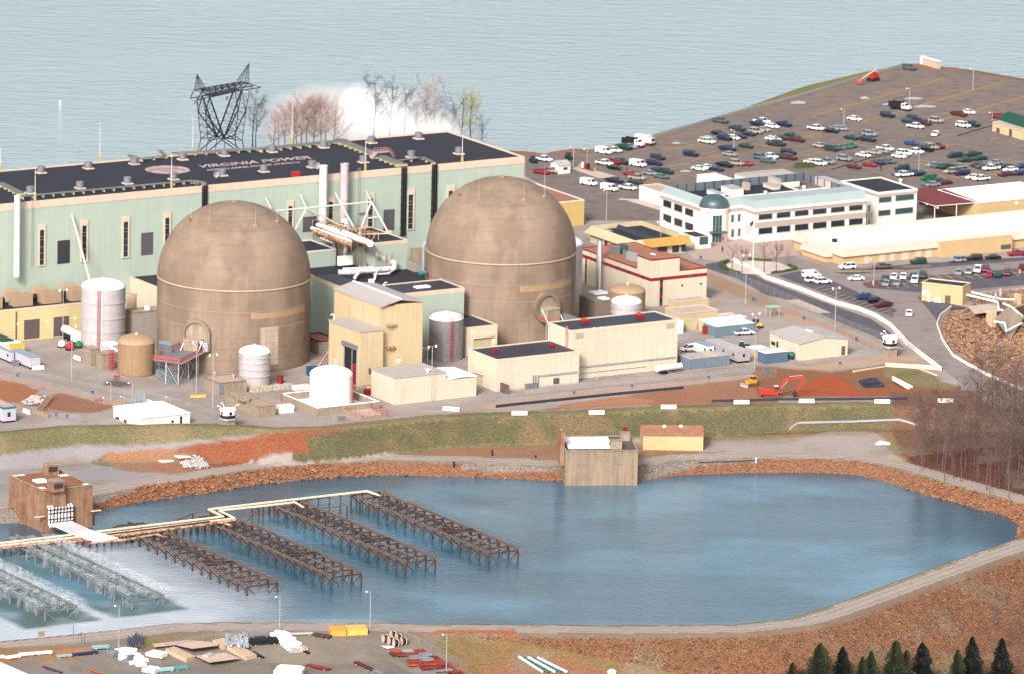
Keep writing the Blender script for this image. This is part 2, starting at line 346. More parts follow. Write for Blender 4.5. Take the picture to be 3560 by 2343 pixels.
# canal bank
paint(((dK>.6) & ~nearm)*1.,c3(160,124,98,K),1.);paint(((dK>3) & ~nearm)*ramp(n1,.5,.6),c3(140,112,84,K),None,.6)
me=bpy.data.meshes.new('ground');nx,ny=len(gx),len(gy)
idx=np.arange(nx*ny).reshape(ny,nx);quads=np.stack([idx[:-1,:-1],idx[:-1,1:],idx[1:,1:],idx[1:,:-1]],-1).reshape(-1,4)
me.vertices.add(nx*ny);me.vertices.foreach_set('co',np.stack([xs,ys,zs],1).ravel())
me.loops.add(quads.size);me.loops.foreach_set('vertex_index',quads.ravel().astype(np.int32));me.polygons.add(len(quads));me.polygons.foreach_set('loop_start',np.arange(0,quads.size,4,dtype=np.int32))
me.update(calc_edges=True);me.polygons.foreach_set('use_smooth',[True]*len(quads))
at=me.attributes.new('cover','FLOAT_COLOR','POINT');at.data.foreach_set('color',col.ravel().astype(np.float32))
gmat=bpy.data.materials.new('ground_cover');gmat.use_nodes=True;n=gmat.node_tree.nodes;L=gmat.node_tree.links;b=n['Principled BSDF']
b.inputs['Roughness'].default_value=.95;b.inputs['Specular IOR Level'].default_value=.1
a_=n.new('ShaderNodeAttribute');a_.attribute_name='cover';tc=n.new('ShaderNodeTexCoord')
def nz(sc_,det=4):
 t=n.new('ShaderNodeTexNoise');t.inputs['Scale'].default_value=sc_;t.inputs['Detail'].default_value=det;t.inputs['Roughness'].default_value=.65;L.new(tc.outputs['Object'],t.inputs[0]);return t.outputs[0]
def mrn(x,a,b_,c,d):
 t=n.new('ShaderNodeMapRange');L.new(x,t.inputs[0])
 for i,v in enumerate((a,b_,c,d)):t.inputs[i+1].default_value=v
 return t.outputs[0]
def mth(op,x,y):
 t=n.new('ShaderNodeMath');t.operation=op
 for i,v in enumerate((x,y)):
  if isinstance(v,(int,float)):t.inputs[i].default_value=v
  else: L.new(v,t.inputs[i])
 return t.outputs[0]
fine=mrn(nz(1.3,5),.3,.7,-.5,.5);fine2=mrn(nz(3.5,3),.3,.7,-.35,.35);big=mrn(nz(.09,5),.3,.7,.93,1.07)
spk=mth('ADD',mth('MULTIPLY',mth('ADD',fine,fine2),mth('MAXIMUM',a_.outputs['Alpha'],.16)),1.)
fac=mth('MULTIPLY',spk,big)
vm=n.new('ShaderNodeVectorMath');vm.operation='SCALE';L.new(a_.outputs['Color'],vm.inputs[0]);L.new(fac,vm.inputs[3]);L.new(vm.outputs[0],b.inputs['Base Color'])
bp=n.new('ShaderNodeBump');bp.inputs['Distance'].default_value=.5;L.new(mth('MULTIPLY',a_.outputs['Alpha'],.8),bp.inputs['Strength']);L.new(nz(1.6,5),bp.inputs['Height']);L.new(bp.outputs[0],b.inputs['Normal'])
me.materials.append(gmat);go=bpy.data.objects.new('ground',me);C.objects.link(go);go['kind']='structure'
# -------------------------- water
def water_mat(name,deep,rough,sx,sy,rot,strength,dist,ior=1.6):
 m=bpy.data.materials.new(name);m.use_nodes=True;n=m.node_tree.nodes;L=m.node_tree.links;b=n['Principled BSDF']
 b.inputs['Roughness'].default_value=rough;b.inputs['IOR'].default_value=ior;b.inputs['Base Color'].default_value=(*deep,1);b.inputs['Specular IOR Level'].default_value=.5
 tc=n.new('ShaderNodeTexCoord')
 def wv(s,det,mp):
  k=n.new('ShaderNodeMapping');k.inputs['Scale'].default_value=mp;k.inputs['Rotation'].default_value=(0,0,rot);L.new(tc.outputs['Object'],k.inputs[0])
  t=n.new('ShaderNodeTexNoise');t.inputs['Scale'].default_value=s;t.inputs['Detail'].default_value=det;t.inputs['Roughness'].default_value=.6;L.new(k.outputs[0],t.inputs[0]);return t.outputs[0]
 a1=wv(1.,4,(sx,sy,1));a2=wv(1.,3,(sx*.22,sy*.22,1))
 ad=n.new('ShaderNodeMath');ad.operation='MULTIPLY_ADD';L.new(a2,ad.inputs[0]);ad.inputs[1].default_value=.9;L.new(a1,ad.inputs[2])
 bp=n.new('ShaderNodeBump');a3=wv(1.,5,(.006,.018,1));rm_=n.new('ShaderNodeMapRange');L.new(a3,rm_.inputs[0]);rm_.inputs[1].default_value=.38;rm_.inputs[2].default_value=.64;rm_.inputs[3].default_value=strength*.5;rm_.inputs[4].default_value=strength;L.new(rm_.outputs[0],bp.inputs['Strength']);bp.inputs['Distance'].default_value=dist*1.15;L.new(ad.outputs[0],bp.inputs['Height']);L.new(bp.outputs[0],b.inputs['Normal'])
 return m,n,L,b,a1,wv
lake_m,*_=water_mat('lake_water',c3(190,210,216,.8),.12,.36,.85,.1,1.,1.0)
struct('lake',MB().quad((-6000,60,LAKE_Z),(9000,60,LAKE_Z),(9000,14000,LAKE_Z),(-6000,14000,LAKE_Z)),lake_m)
# pond: grid cut to its outline so that spray and churned strips can be told apart by where they lie
pond_m,n,L,b,a1,wv=water_mat('pond_water',c3(18,96,122,.7),.04,.42,.85,.1,.9,.19,1.95)
wx=np.arange(-150,250,1.0);wy=np.arange(-385,-60,1.6);WX,WY=np.meshgrid(wx,wy);wxs=WX.ravel();wys=WY.ravel()
keep=sdist(wxs,wys,pond)<3.5
wcol=np.zeros((len(wxs),4))
me=bpy.data.meshes.new('pond');nx,ny=len(wx),len(wy);idx=np.arange(nx*ny).reshape(ny,nx);kk=keep.reshape(ny,nx)
quads=np.stack([idx[:-1,:-1],idx[:-1,1:],idx[1:,1:],idx[1:,:-1]],-1)[kk[:-1,:-1] | kk[1:,1:] | kk[:-1,1:] | kk[1:,:-1]].reshape(-1,4)
used=np.zeros(nx*ny,int)-1;ui=np.unique(quads);used[ui]=np.arange(len(ui));quads=used[quads]
# foam (white, with the reflection of bright mist painted in) and churned green strips around the two working racks
rowdir=-V
def strip_uv(x,y,p0):   # coordinates along U and along -V from p0
 dx=x-p0.x;dy=y-p0.y;return dx*U.x+dy*U.y,dx*rowdir.x+dy*rowdir.y
RAIL_Z=-5.6
RACKS=[('S5',410,990,15),('S5',1200,890,15),('S5',2240,765,15),('S6',655,680,15),('S6',1330,550,15),('S6',2085,465,15)]
rack_p=[G(r,x,y,RAIL_Z) for r,x,y,_ in RACKS];BAY=4.55;RW=8.4
foam=np.zeros(len(wxs));churn=np.zeros(len(wxs))
for i in (0,1):
 u_,v_=strip_uv(wxs,wys,rack_p[i]);nn=fbm(wxs,wys,6,71)*2.4-1.2
 du=np.maximum(np.abs(u_-2.2)-9.5,0);dv=np.maximum(v_-4.5,0);d_=np.sqrt(du**2+dv**2)+nn*.7;d_=np.where(v_<-66,99,d_)
 churn=np.maximum(churn,1-ramp(d_,0,1.6))
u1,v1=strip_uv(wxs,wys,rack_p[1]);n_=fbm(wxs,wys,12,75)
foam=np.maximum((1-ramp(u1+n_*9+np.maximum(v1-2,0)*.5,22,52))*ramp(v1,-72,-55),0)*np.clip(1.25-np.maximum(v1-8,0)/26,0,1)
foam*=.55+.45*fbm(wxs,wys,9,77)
u3,v3=strip_uv(wxs,wys,rack_p[2]);sky_reflect=ramp(fbm(wxs,wys*1.6,34,81),.45,.85)  # pale patches imitating cloud reflections, mixed into the water colour
wcol[:,0]=foam*(1-churn);wcol[:,1]=churn;wcol[:,2]=sky_reflect
Pv=np.stack([wxs,wys,np.full(len(wxs),POND_Z)],1)[ui]
me.vertices.add(len(ui));me.vertices.foreach_set('co',Pv.ravel());me.loops.add(quads.size);me.loops.foreach_set('vertex_index',quads.ravel().astype(np.int32))
me.polygons.add(len(quads));me.polygons.foreach_set('loop_start',np.arange(0,quads.size,4,dtype=np.int32));me.update(calc_edges=True)
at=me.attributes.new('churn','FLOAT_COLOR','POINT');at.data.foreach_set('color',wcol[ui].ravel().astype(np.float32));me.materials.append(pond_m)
po=bpy.data.objects.new('pond',me);C.objects.link(po);po['kind']='structure'
a_=n.new('ShaderNodeAttribute');a_.attribute_name='churn';sp=n.new('ShaderNodeSeparateColor');L.new(a_.outputs['Color'],sp.inputs[0])
def mix(fac,c1,c2):
 m_=n.new('ShaderNodeMix');m_.data_type='RGBA';L.new(fac,m_.inputs[0])
 for i,c_ in ((6,c1),(7,c2)):
  if isinstance(c_,tuple):m_.inputs[i].default_value=(*c_,1)
  else: L.new(c_,m_.inputs[i])
 return m_.outputs[2]
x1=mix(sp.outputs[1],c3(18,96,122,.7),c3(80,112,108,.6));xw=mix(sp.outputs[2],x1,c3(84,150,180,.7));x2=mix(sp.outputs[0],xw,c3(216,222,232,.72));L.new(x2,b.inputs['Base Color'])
rg=n.new('ShaderNodeMath');rg.operation='MULTIPLY_ADD';L.new(sp.outputs[1],rg.inputs[0]);rg.inputs[1].default_value=.4;rg.inputs[2].default_value=.12;L.new(rg.outputs[0],b.inputs['Roughness'])
# -------------------------- shared materials
M_={}
dome_m=mat('dome_concrete',c3(172,148,129,.7),.88,.08,.13,streak=.1,hseam=3.05,bump=.15,col2=c3(154,131,113,.7),m2=.47)
band_m=mat('pale_band',c3(205,180,158,.8),.8,.08)
conc=mat('old_concrete',c3(176,158,138,.75),.85,.14,.5,streak=.2,bump=.1)
concd=mat('stained_concrete',c3(172,134,108,.72),.85,.2,.4,streak=.3,col2=c3(160,104,74,.7),m2=.5)
green_m=mat('green_cladding',c3(192,206,192,.78),.6,.05,.3,streak=.07,seam=.9)
green_d=mat('green_door',c3(120,168,140,.7),.6,.08)
cream=mat('cream_trim',c3(226,204,182,.85),.6,.07,.5,streak=.05)
yel=mat('yellow_cladding',c3(222,198,160,.8),.55,.05,.4,streak=.09,seam=1.1)
beige=mat('beige_cladding',c3(232,219,196,.8),.55,.05,.4,streak=.09,seam=1.3)
ochre=mat('ochre_cladding',c3(206,160,84,.8),.6,.08,.5,seam=.6)
blkroof=mat('black_roof',c3(42,44,58,.7),.75,.3,.25,streak=.0,spec=.4)
blkroof2=mat('seamed_black_roof',c3(52,54,70,.75),.55,.18,.3,seam=1.6,spec=.5)
whiteroof=mat('white_roof',c3(238,236,232,.9),.5,.05,.3)
greyroof=mat('grey_metal_roof',c3(196,186,182,.8),.5,.07,.4,seam=.9)
brownroof=mat('brown_gravel_roof',c3(176,124,98,.75),.95,.16,.5,bump=.2)
white_m=mat('white_paint',c3(240,238,232,.88),.45,.04)
offwhite=mat('weathered_white',c3(222,216,212,.82),.6,.08,.8,streak=.08)
tankgrey=mat('tank_panels',c3(206,198,200,.8),.45,.08,.6,streak=.1,hseam=.6,spec=.5)
tankmet=mat('bare_tank_metal',c3(176,168,168,.8),.42,.14,.7,streak=.25,metal=.35)
steel=mat('grey_steel',c3(150,150,156,.75),.5,.12,metal=.3)
lsteel=mat('light_steel',c3(196,196,200,.8),.45,.1,metal=.25)
dsteel=mat('dark_steel',c3(52,48,60,.7),.6,.15)
black=mat('black_rubber',c3(34,34,40,.7),.6,.15)
glass=mat('dark_glass',c3(52,66,78,.6),.12,.25,1.2,spec=.8)
glassg=mat('green_glass',c3(70,104,108,.6),.12,.25,1.2,spec=.8)
red_m=mat('red_paint',c3(196,40,52,.8),.5,.12)
redd=mat('dark_red_paint',c3(150,36,40,.8),.55,.15)
rust=mat('rusty_pipe',c3(214,176,144,.8),.6,.2,1.2,col2=c3(166,100,66,.75),m2=.46)
rustd=mat('rusted_steel',c3(96,74,66,.7),.8,.25,1.2,col2=c3(62,48,48,.65),m2=.48)
rustb=mat('brown_rusted_beam',c3(136,110,92,.72),.8,.2,1.0,col2=c3(112,80,66,.7),m2=.5)
pipew=mat('white_insulated_pipe',c3(226,220,220,.85),.4,.07,1.0,col2=c3(190,130,96,.8),m2=.62,spec=.5)
brown=mat('brown_metal',c3(120,96,92,.7),.6,.15)
louv=mat('grey_louver',c3(108,104,108,.7),.6,.1,hseam=.35)
louvd=mat('dark_louver',c3(72,68,76,.7),.6,.1,hseam=.35)
woodm=mat('sawn_timber',c3(204,178,150,.8),.85,.15,1.2)
yellow=mat('yellow_paint',c3(236,190,96,.85),.5,.06)
bluem=mat('blue_paint',c3(60,110,170,.8),.5,.08)
teal=mat('teal_paint',c3(56,150,150,.8),.5,.1)
greenp=mat('green_paint',c3(50,120,84,.8),.5,.1)
lineY=mat('yellow_line',c3(216,176,120,.8),.8,.2,2.)
puddle_m=mat('puddle_water',c3(190,196,206,.7),.08,.1,spec=.8)
lampglow=emis('lit_lamp',(1.,.62,.3),3.0)
class Blk:
 def __init__(s,r,x,y,H,xr,xl,z0=0.,du=U,dv=V):
  p=G(r,x,y,H);X_=lambda a: q(*a,0)[0] if isinstance(a,tuple) else q(r,a,0)[0]
  s.LU=along(p,du,X_(xr));s.LV=along(p,dv,X_(xl));s.c=Vector((p.x,p.y,z0));s.H=H;s.z0=z0;s.u=du;s.v=dv
 def pt(s,a,b,z):return s.c+s.u*a+s.v*b+Z*(z-s.z0)
 def box(s,mb,a0,a1,b0,b1,z0,z1):return mb.box(s.pt(a0,b0,z0),s.u*(a1-a0),s.v*(b1-b0),Z*(z1-z0))
 def ring(s,mb,o,t,z0,z1):
  A,B=s.LU,s.LV;s.box(mb,-o,A+o,-o,t-o,z0,z1);s.box(mb,-o,A+o,B+o-t,B+o,z0,z1)
  s.box(mb,-o,t-o,t-o,B+o-t,z0,z1);s.box(mb,A+o-t,A+o,t-o,B+o-t,z0,z1);return mb
 def uv(s,side,r,x,y):
  return onplane(r,x,y,s.c,s.u if side=='R' else s.v)
 def slab(s,mb,side,s0,s1,z0,z1,d0=0.03,d1=.12):
  n_=-s.v if side=='R' else -s.u;t=s.u if side=='R' else s.v
  return mb.box(s.c+t*s0+n_*d0+Z*(z0-s.z0),t*(s1-s0),n_*(d1-d0),Z*(z1-z0))
 def rect(s,side,r,x0,y0,x1,y1):
  xm,ym=(x0+x1)/2,(y0+y1)/2;a=s.uv(side,r,x0,ym)[0];b_=s.uv(side,r,x1,ym)[0];zt=s.uv(side,r,xm,y0)[1];zb=s.uv(side,r,xm,y1)[1]
  return min(a,b_),max(a,b_),zb,zt
def building(name,label,cat,b,wall,roof,par=None,ph=.5,group=None,pout=.04,pt=.3):
 T=Thing(name,label,cat,b.c,group)
 T.w=T.part('wall',b.box(MB(),0,b.LU,0,b.LV,b.z0,b.H-.4),wall)
 b.box(m_ := MB(),.3,b.LU-.3,.3,b.LV-.3,b.H-.39,b.H-.3);T.r=T.part('roof',m_,roof)
 T.p=T.part('parapet',b.ring(MB(),pout,pt,b.H-ph,b.H),par or wall)
 return T
def rectpart(T,b,side,r,x0,y0,x1,y1,name,m,d1=.12,parent=None,d0=.03,label=None):
 a=b.rect(side,r,x0,y0,x1,y1);return T.part(name,b.slab(MB(),side,*a,d0,d1),m,parent,label=label)
def window(T,b,side,a,frame=cream,pane=glass,nx=2,nz=2,name='window',fw=.12):
 s0,s1,z0,z1=a;f=MB();b.slab(f,side,s0,s1,z1-fw,z1,0,.14);b.slab(f,side,s0,s1,z0,z0+fw,0,.14);b.slab(f,side,s0,s0+fw,z0+fw,z1-fw,0,.14);b.slab(f,side,s1-fw,s1,z0+fw,z1-fw,0,.14)
 fo=T.part(name,f,frame);T.part('pane',b.slab(MB(),side,s0+fw,s1-fw,z0+fw,z1-fw,.01,.06),pane,fo)
 if nx*nz>1:
  k=MB()
  for i in range(1,nx):x_=s0+(s1-s0)*i/nx;b.slab(k,side,x_-.04,x_+.04,z0+fw,z1-fw,.065,.1)
  for i in range(1,nz):z_=z0+(z1-z0)*i/nz;b.slab(k,side,s0+fw,s1-fw,z_-.04,z_+.04,.065,.105)
  T.part('mullions',k,dsteel,fo)
 return fo
# -------------------------- the two reactor domes
DR=20.55
def dome(cx,cy,label,hatch_az,patch=None):
 T=Thing('containment_dome',label,'reactor dome',(cx,cy,0),'concrete containment domes');L0=Vector((cx,cy,0))
 zr=22.2;prof=[(DR,-1)]+[(DR,z) for z in np.linspace(1,zr,8)]+[(DR*math.cos(t),zr+DR*math.sin(t)*.985) for t in np.linspace(0,math.pi/2,30)[1:]]
 T.part('shell',MB().lathe(L0,prof,128),dome_m,smooth=True)
 T.part('ring_band',MB().lathe(L0,[(DR,zr-.2),(DR+.16,zr-.18),(DR+.16,zr+.2),(DR,zr+.22)],128),band_m,smooth=True)
 T.part('top_cap',MB().cyl(L0+Z*(zr+DR*.985-.15),.8,.5,16),conc)
 for zz in (16.5,11.8):
  T.part('conduit',MB().lathe(L0,[(DR+.02,zz-.05),(DR+.1,zz),(DR+.02,zz+.05)],96,math.radians(200),math.radians(340)),lsteel)
 for az in (-155,-120,-62,-25,25,120):
  e=math.radians(52);a=math.radians(az);p=L0+Vector((DR*math.cos(e)*math.cos(a),DR*math.cos(e)*math.sin(a),zr+DR*math.sin(e)*.985))
  rod=T.part('lightning_rod',MB().bar(p-Z*.3,p+Z*7.5,.05,4,.02),lsteel);T.part('rod_foot',MB().cb(p-Z*.4,.8,.8,.9),rust,rod)
    # equipment hatch collar
 a=math.radians(hatch_az);d=Vector((math.cos(a),math.sin(a),0));t=Vector((-d.y,d.x,0));cpt=L0+d*(DR-1.2)+Z*9.8
 m1=MB();n1_=40;R1,R2=4.3,3.3
 for k in range(n1_):
  t0,t1=2*math.pi*k/n1_,2*math.pi*(k+1)/n1_;f_=lambda r,t_,e: cpt+t*math.cos(t_)*r+Z*math.sin(t_)*r+d*e
  m1.quad(f_(R1,t0,1.9),f_(R1,t1,1.9),f_(R2,t1,1.9),f_(R2,t0,1.9));m1.quad(f_(R1,t0,-1),f_(R1,t1,-1),f_(R1,t1,1.9),f_(R1,t0,1.9));m1.quad(f_(R2,t0,.6),f_(R2,t1,.6),f_(R2,t1,1.9),f_(R2,t0,1.9))
 hc=T.part('hatch_collar',m1,dome_m)
 m2=MB();m2.add([cpt+t*math.cos(k*2*math.pi/n1_)*R2+Z*math.sin(k*2*math.pi/n1_)*R2+d*1.3 for k in range(n1_)],[tuple(range(n1_))])
 T.part('hatch_door',m2,conc,hc)
 if patch:
  a0,a1,z0,z1=patch;T.part('repair_patch',MB().lathe(L0,[(DR+.04,z0),(DR+.06,z0),(DR+.06,z1),(DR+.04,z1)],24,math.radians(a0),math.radians(a1)),mat('pale_patch',c3(196,178,160,.8),.85,.1,.6,streak=.2,hseam=1.5))
    # pale band of newer concrete
 T.part('repair_band',MB().lathe(L0,[(DR+.02,14.6),(DR+.035,14.6),(DR+.035,16.2),(DR+.02,16.2)],40,math.radians(285),math.radians(340)),mat('band_patch',c3(190,156,122,.76),.85,.1,.6,streak=.1))
 return T,cpt,d,t
d2=G0(1742,869.5,22.2)
T1,h1,hd1,ht1=dome(0,0,'big tan concrete dome beside the tall grey panelled tank, pale patch low on its side',-116,(-67.5,-52,2,12.2))
T2,h2,hd2,ht2=dome(d2.x,d2.y,'big tan concrete dome beside the building with dark red stripes',-52)
def oblk(name,label,cat,r,x,y,H,xr,xl,m,z0,par=None,group=None):
 b=Blk(r,x,y,H,xr,xl,z0);mb=b.box(MB(),0,b.LU,0,b.LV,z0,H);return single(name,mb,m,label,cat,group),b
# -------------------------- turbine hall
TZ=34.5
pr=G0(1822,545,TZ);pb=G0(1557,446,TZ)
tb=Blk('R2',(1822-900)*2.61,(545-400)*2.61,TZ,(1822-900)*2.61+1,(1557-900)*2.61)
LT=190.0;tb.c=tb.c-U*LT;tb.LU=LT      # front corner moved to the far left,outside the picture
T=Thing('turbine_hall','very long pale green industrial hall with a black flat roof behind the two domes','turbine hall',tb.c)
T.part('wall',tb.box(MB(),0,tb.LU,0,tb.LV,0,TZ-.5),green_m)
T.part('roof',tb.box(MB(),.3,tb.LU-.3,.3,tb.LV-.3,TZ-.49,TZ-.4),blkroof)
T.part('parapet',tb.ring(MB(),.12,.45,TZ-2.0,TZ),cream)
# slot windows and louvres
for r,x0,y0,x1,y1 in [('R1',345,995,410,1372),('R1',730,957,795,1335),('R1',1105,922,1172,1298),('R1',1482,887,1547,1262),('R2',250,780,312,1150),('R2',615,745,680,1120),('R2',975,712,1042,1085),('R2',1340,677,1408,1045),('R2',1703,642,1768,1010),('R2',2070,608,2135,975)]:
 a=tb.rect('R',r,x0,y0,x1,y1);s0,s1,z0,z1=a;fw=.42;f=MB()
 tb.slab(f,'R',s0,s1,z1-1.5,z1,0,.35);tb.slab(f,'R',s0,s1,z0,z0+.3,0,.35);tb.slab(f,'R',s0,s0+fw,z0+.3,z1-1.5,0,.35);tb.slab(f,'R',s1-fw,s1,z0+.3,z1-1.5,0,.35)
 wo=T.part('window',f,cream);T.part('pane',tb.slab(MB(),'R',s0+fw,s1-fw,z0+.3,z1-1.5,.01,.08),glass,wo)
 for i in (.3,.38,.55,.7,.85):T.part('glazing_bar',tb.slab(MB(),'R',s0+fw,s1-fw,z0+(z1-z0)*(1-i),z0+(z1-z0)*(1-i)+.16,.085,.2),steel,wo)
for r,x0,y0,x1,y1,m in [('R1',520,1140,632,1350,louvd),('R1',1280,1070,1387,1272,louv),('R2',398,925,520,1060,louv),('R2',1130,860,1228,1050,louv)]:
 rectpart(T,tb,'R',r,x0,y0,x1,y1,'louver',m)
# black cable bundles running over the parapet and down the wall
def roofpt(r,x,y,dz=0):p=G(r,x,y,TZ-.4);return p+Z*dz
for r,x0,x1,y0,y1 in [('R2',1280,1330,470,1095),('R2',1557,1608,450,975),('R1',1826,1876,632,850)]:
 a=tb.rect('R',r,x0,y0,x1,y1);k=MB()
 nn=5
 for i in range(nn):
  s_=a[0]+(a[1]-a[0])*(i+.5)/nn;k.bar(tb.c+U*s_-V*(.75 if i % 2 else .5)+Z*a[2],tb.c+U*s_-V*(.75 if i % 2 else .5)+Z*(TZ+.2),(a[1]-a[0])*.09,5)
 tr=T.part('cable_bundle',k,black)
 k=MB()
 for i in range(9):z_=a[2]+(a[3]-a[2])*i/9;tb.slab(k,'R',a[0]-.1,a[1]+.1,z_,z_+.14,.1,.45)
 T.part('bracket',k,steel,tr)
def tray(pts,name,wd=1.6):
 k=MB();s_=[]
 for (r,x,y),(r2,x2,y2) in zip(pts[:-1],pts[1:]):
  a,b_=roofpt(r,x,y,.8),roofpt(r2,x2,y2,.8);d=(b_-a).normalized();e=Vector((-d.y,d.x,0))
  for i in range(5):o=e*((i-2)*wd/5);k.bar(a+o,b_+o,.11,4)
  L_=(b_-a).length;nn=max(2,int(L_/3))
  s_+=[MB().box(a+d*L_*i/nn-e*wd*.6-Z*.9-d*.08,e*wd*1.2,d*.16,Z*.75) for i in range(nn+1)]
 t_=T.part(name,k,steel);[T.part('support',x_,mat('tray_support',c3(196,186,146,.8),.7,.1),t_) for x_ in s_]
tray([('R1',0,640),('R1',190,735)],'cable_tray',2.2)
tray([('R1',200,765),('R1',1750,622),('R1',1850,640)],'cable_tray')
tray([('R1',1170,385),('R1',1280,425),('R1',1500,395),('R1',1450,350)],'cable_tray',1.2)
tray([('R2',0,335),('R2',700,265),('R2',770,245)],'cable_tray',3.4)
tray([('R2',740,255),('R2',1290,470)],'cable_tray',3.4)
tray([('R2',1270,440),('R2',1480,410),('R2',1580,455)],'cable_tray',1.2)
tray([('R1',1560,375),('R1',2349,330)],'cable_tray',3.)
# roof ventilators
for r,x,y in [('R1',372,530),('R1',802,490),('R1',1217,450),('R1',1658,410),('R1',2036,375),('R1',275,715),('R1',726,670),('R1',1157,628),('R1',1575,590),('R1',2016,555),('R2',120,340),('R2',588,300),('R2',1022,258),('R2',1450,220),('R2',45,520),('R2',483,480),('R2',948,435),('R2',1382,390),('R2',1815,358)]:
 p=roofpt(r,x,y);v=T.part('roof_vent',MB().cb(p,2.5,2.5,.35,U),cream)
 T.part('vent_hood',MB().lathe(p+Z*.35,[(1.1,0),(1.15,.25),(1.15,1.5),(1.0,1.6),(.6,1.72),(0,1.75)],12),steel,v)
# light masts on the parapets
for r,x,y0,y1 in [('R1',318,795,490),('R1',1555,670,350),('R1',905,425,60),('R1',1748,345,0),('R2',300,262,-120),('R2',965,505,185),('R2',1845,425,100),('R1',3,495,300)]:
 p=roofpt(r,x,y0);h=(y0-y1)/33.;v=T.part('light_mast',MB().bar(p-Z*.2,p+Z*h,.16,5,.07),mat('mast_paint',c3(224,214,196,.8),.6,.1));T.part('mast_base',MB().cb(p-Z*.3,.5,.5,1.9),mat('mast_base_paint',c3(206,184,120,.8),.6,.1),v)
# painted emblem and lettering on the roof
pc=G('R1',1520,500,TZ-.4);rx=(1733-1307)/2/33.85;ry=43/33.85/.207
def disc(c_,a,b_,z,n=64,f=None):return MB().add([c_+Vector((math.cos(t)*a,math.sin(t)*b_,z)) for t in [2*math.pi*i/n for i in range(n)]],[tuple(range(n))])
pinkw=mat('faded_roof_paint',c3(222,192,190,.66),.8,.2,.6,col2=c3(150,130,136,.7),m2=.52)
em=T.part('roof_emblem',disc(pc,rx,ry,.02),pinkw)
def empt(dx,dy):return pc+Vector((dx*rx,dy*ry,.045))
lg=MB();lg.add([empt(-.95,.22),empt(-.3,.22),empt(.1,-.02),empt(.75,-.02),empt(.9,.1),empt(.2,.5),empt(-.2,.4),empt(-.9,.4)][::-1],[tuple(range(8))])
lg.add([empt(-.2,-.12),empt(.6,-.3),empt(.15,-.42),empt(-.6,-.2),empt(-.75,.0),empt(-.1,.05)][::-1],[tuple(range(6))])
T.part('emblem_stripes',lg,mat('faded_grey_paint',c3(170,140,150,.8),.8,.1),em)
def text_mesh(s_,p0,p1,hgt,m,name,bold=.02,parent=None,zoff=.03):
 cu=bpy.data.curves.new('lettering_source','FONT');cu.body=s_;cu.offset=bold;cu.size=1;cu.resolution_u=3
 o=bpy.data.objects.new('lettering_source',cu);C.objects.link(o);dg=bpy.context.evaluated_depsgraph_get();me_=bpy.data.meshes.new_from_object(o.evaluated_get(dg))
 bpy.data.objects.remove(o);vs=[v.co.copy() for v in me_.vertices];x0=min(v.x for v in vs);x1=max(v.x for v in vs);y0=min(v.y for v in vs);y1=max(v.y for v in vs)
 return vs,[tuple(p.vertices) for p in me_.polygons],(x0,x1,y0,y1)
def roof_text(s_,a,b_,up,m,name):
 vs,fs,(x0,x1,y0,y1)=text_mesh(s_,None,None,0,None,None,.035)
 mb=MB();mb.add([a+(b_-a)*((v.x-x0)/(x1-x0))+up*((v.y-y0)/(y1-y0))+Z*.03 for v in vs],fs);return T.part(name,mb,m)
a=G('P1',222,806,TZ-.4);b_=G('P1',1005,740,TZ-.4);up=G('P1',215,789,TZ-.4)-a
roof_text('VIRGINIA POWER',a,b_,(G('P1',210,785,TZ-.4)-a),pinkw,'roof_lettering')
a=G('P1',282,826,TZ-.4);b_=G('P1',918,771,TZ-.4)
roof_text('NORTH ANNA POWER STATION',a,b_,(G('P1',276,814,TZ-.4)-a),pinkw,'roof_lettering')
# red box and white dishes on the roof edge, access stile over the trays
single('roof_cabinet',MB().cb(roofpt('R2',336,560),2.1,1.6,1.3),[red_m],'small bright red box standing on the edge of the black turbine hall roof','equipment box')
for r,x,y,lab in [('R2',515,480,'round white dish on a pole beside the two tall flues'),('R1',1948,560,'round white dish on a pole above the dome nearest the tall grey tank')]:
 p=G(r,x,y+60,TZ-2)-V*.6;Td=Thing('dish_antenna',lab,'dish',p);Td.part('pole',MB().bar(p-Z*3,p+Z*2.3,.1,5),lsteel)
 Td.part('dish',MB().add([p+Z*2.6-V*.3+U*math.cos(t)*.95+Z*math.sin(t)*1.0 for t in [i*math.pi/8 for i in range(16)]]+[p+Z*2.6-V*0],[tuple([i,(i+1) % 16,16]) for i in range(16)]),lsteel)
st=Thing('roof_stile','pink railed steel step-over crossing the pipes on the black roof','walkway',roofpt('R2',1115,400));a,b_=roofpt('R2',1022,400),roofpt('R2',1215,385)
d=(b_-a).normalized();e=Vector((-d.y,d.x,0));L_=(b_-a).length;k=MB();prof=[(0,0),(L_*.22,1.7),(L_*.78,1.7),(L_,0)]
for i in range(3):s0,z0=prof[i];s1,z1=prof[i+1];k.ext([a+d*s0-e+Z*z0,a+d*s1-e+Z*z1,a+d*s1-e+Z*(z1+.15),a+d*s0-e+Z*(z0+.15)],e*2)
st.part('deck',k,lsteel)
for sd_ in (-1,1):
 k=MB()
 for h in (.55,1.1):
  for i in range(3):s0,z0=prof[i];s1,z1=prof[i+1];k.bar(a+d*s0+e*sd_+Z*(z0+h),a+d*s1+e*sd_+Z*(z1+h),.06)
 for s0,z0 in [(0,0),(L_*.11,.85),(L_*.22,1.7),(L_*.36,1.7),(L_*.5,1.7),(L_*.64,1.7),(L_*.78,1.7),(L_*.89,.85),(L_,0)]: k.bar(a+d*s0+e*sd_+Z*z0,a+d*s0+e*sd_+Z*(z0+1.15),.06)
 st.part('handrail',k,mat('pink_rail',c3(206,130,136,.8),.6))
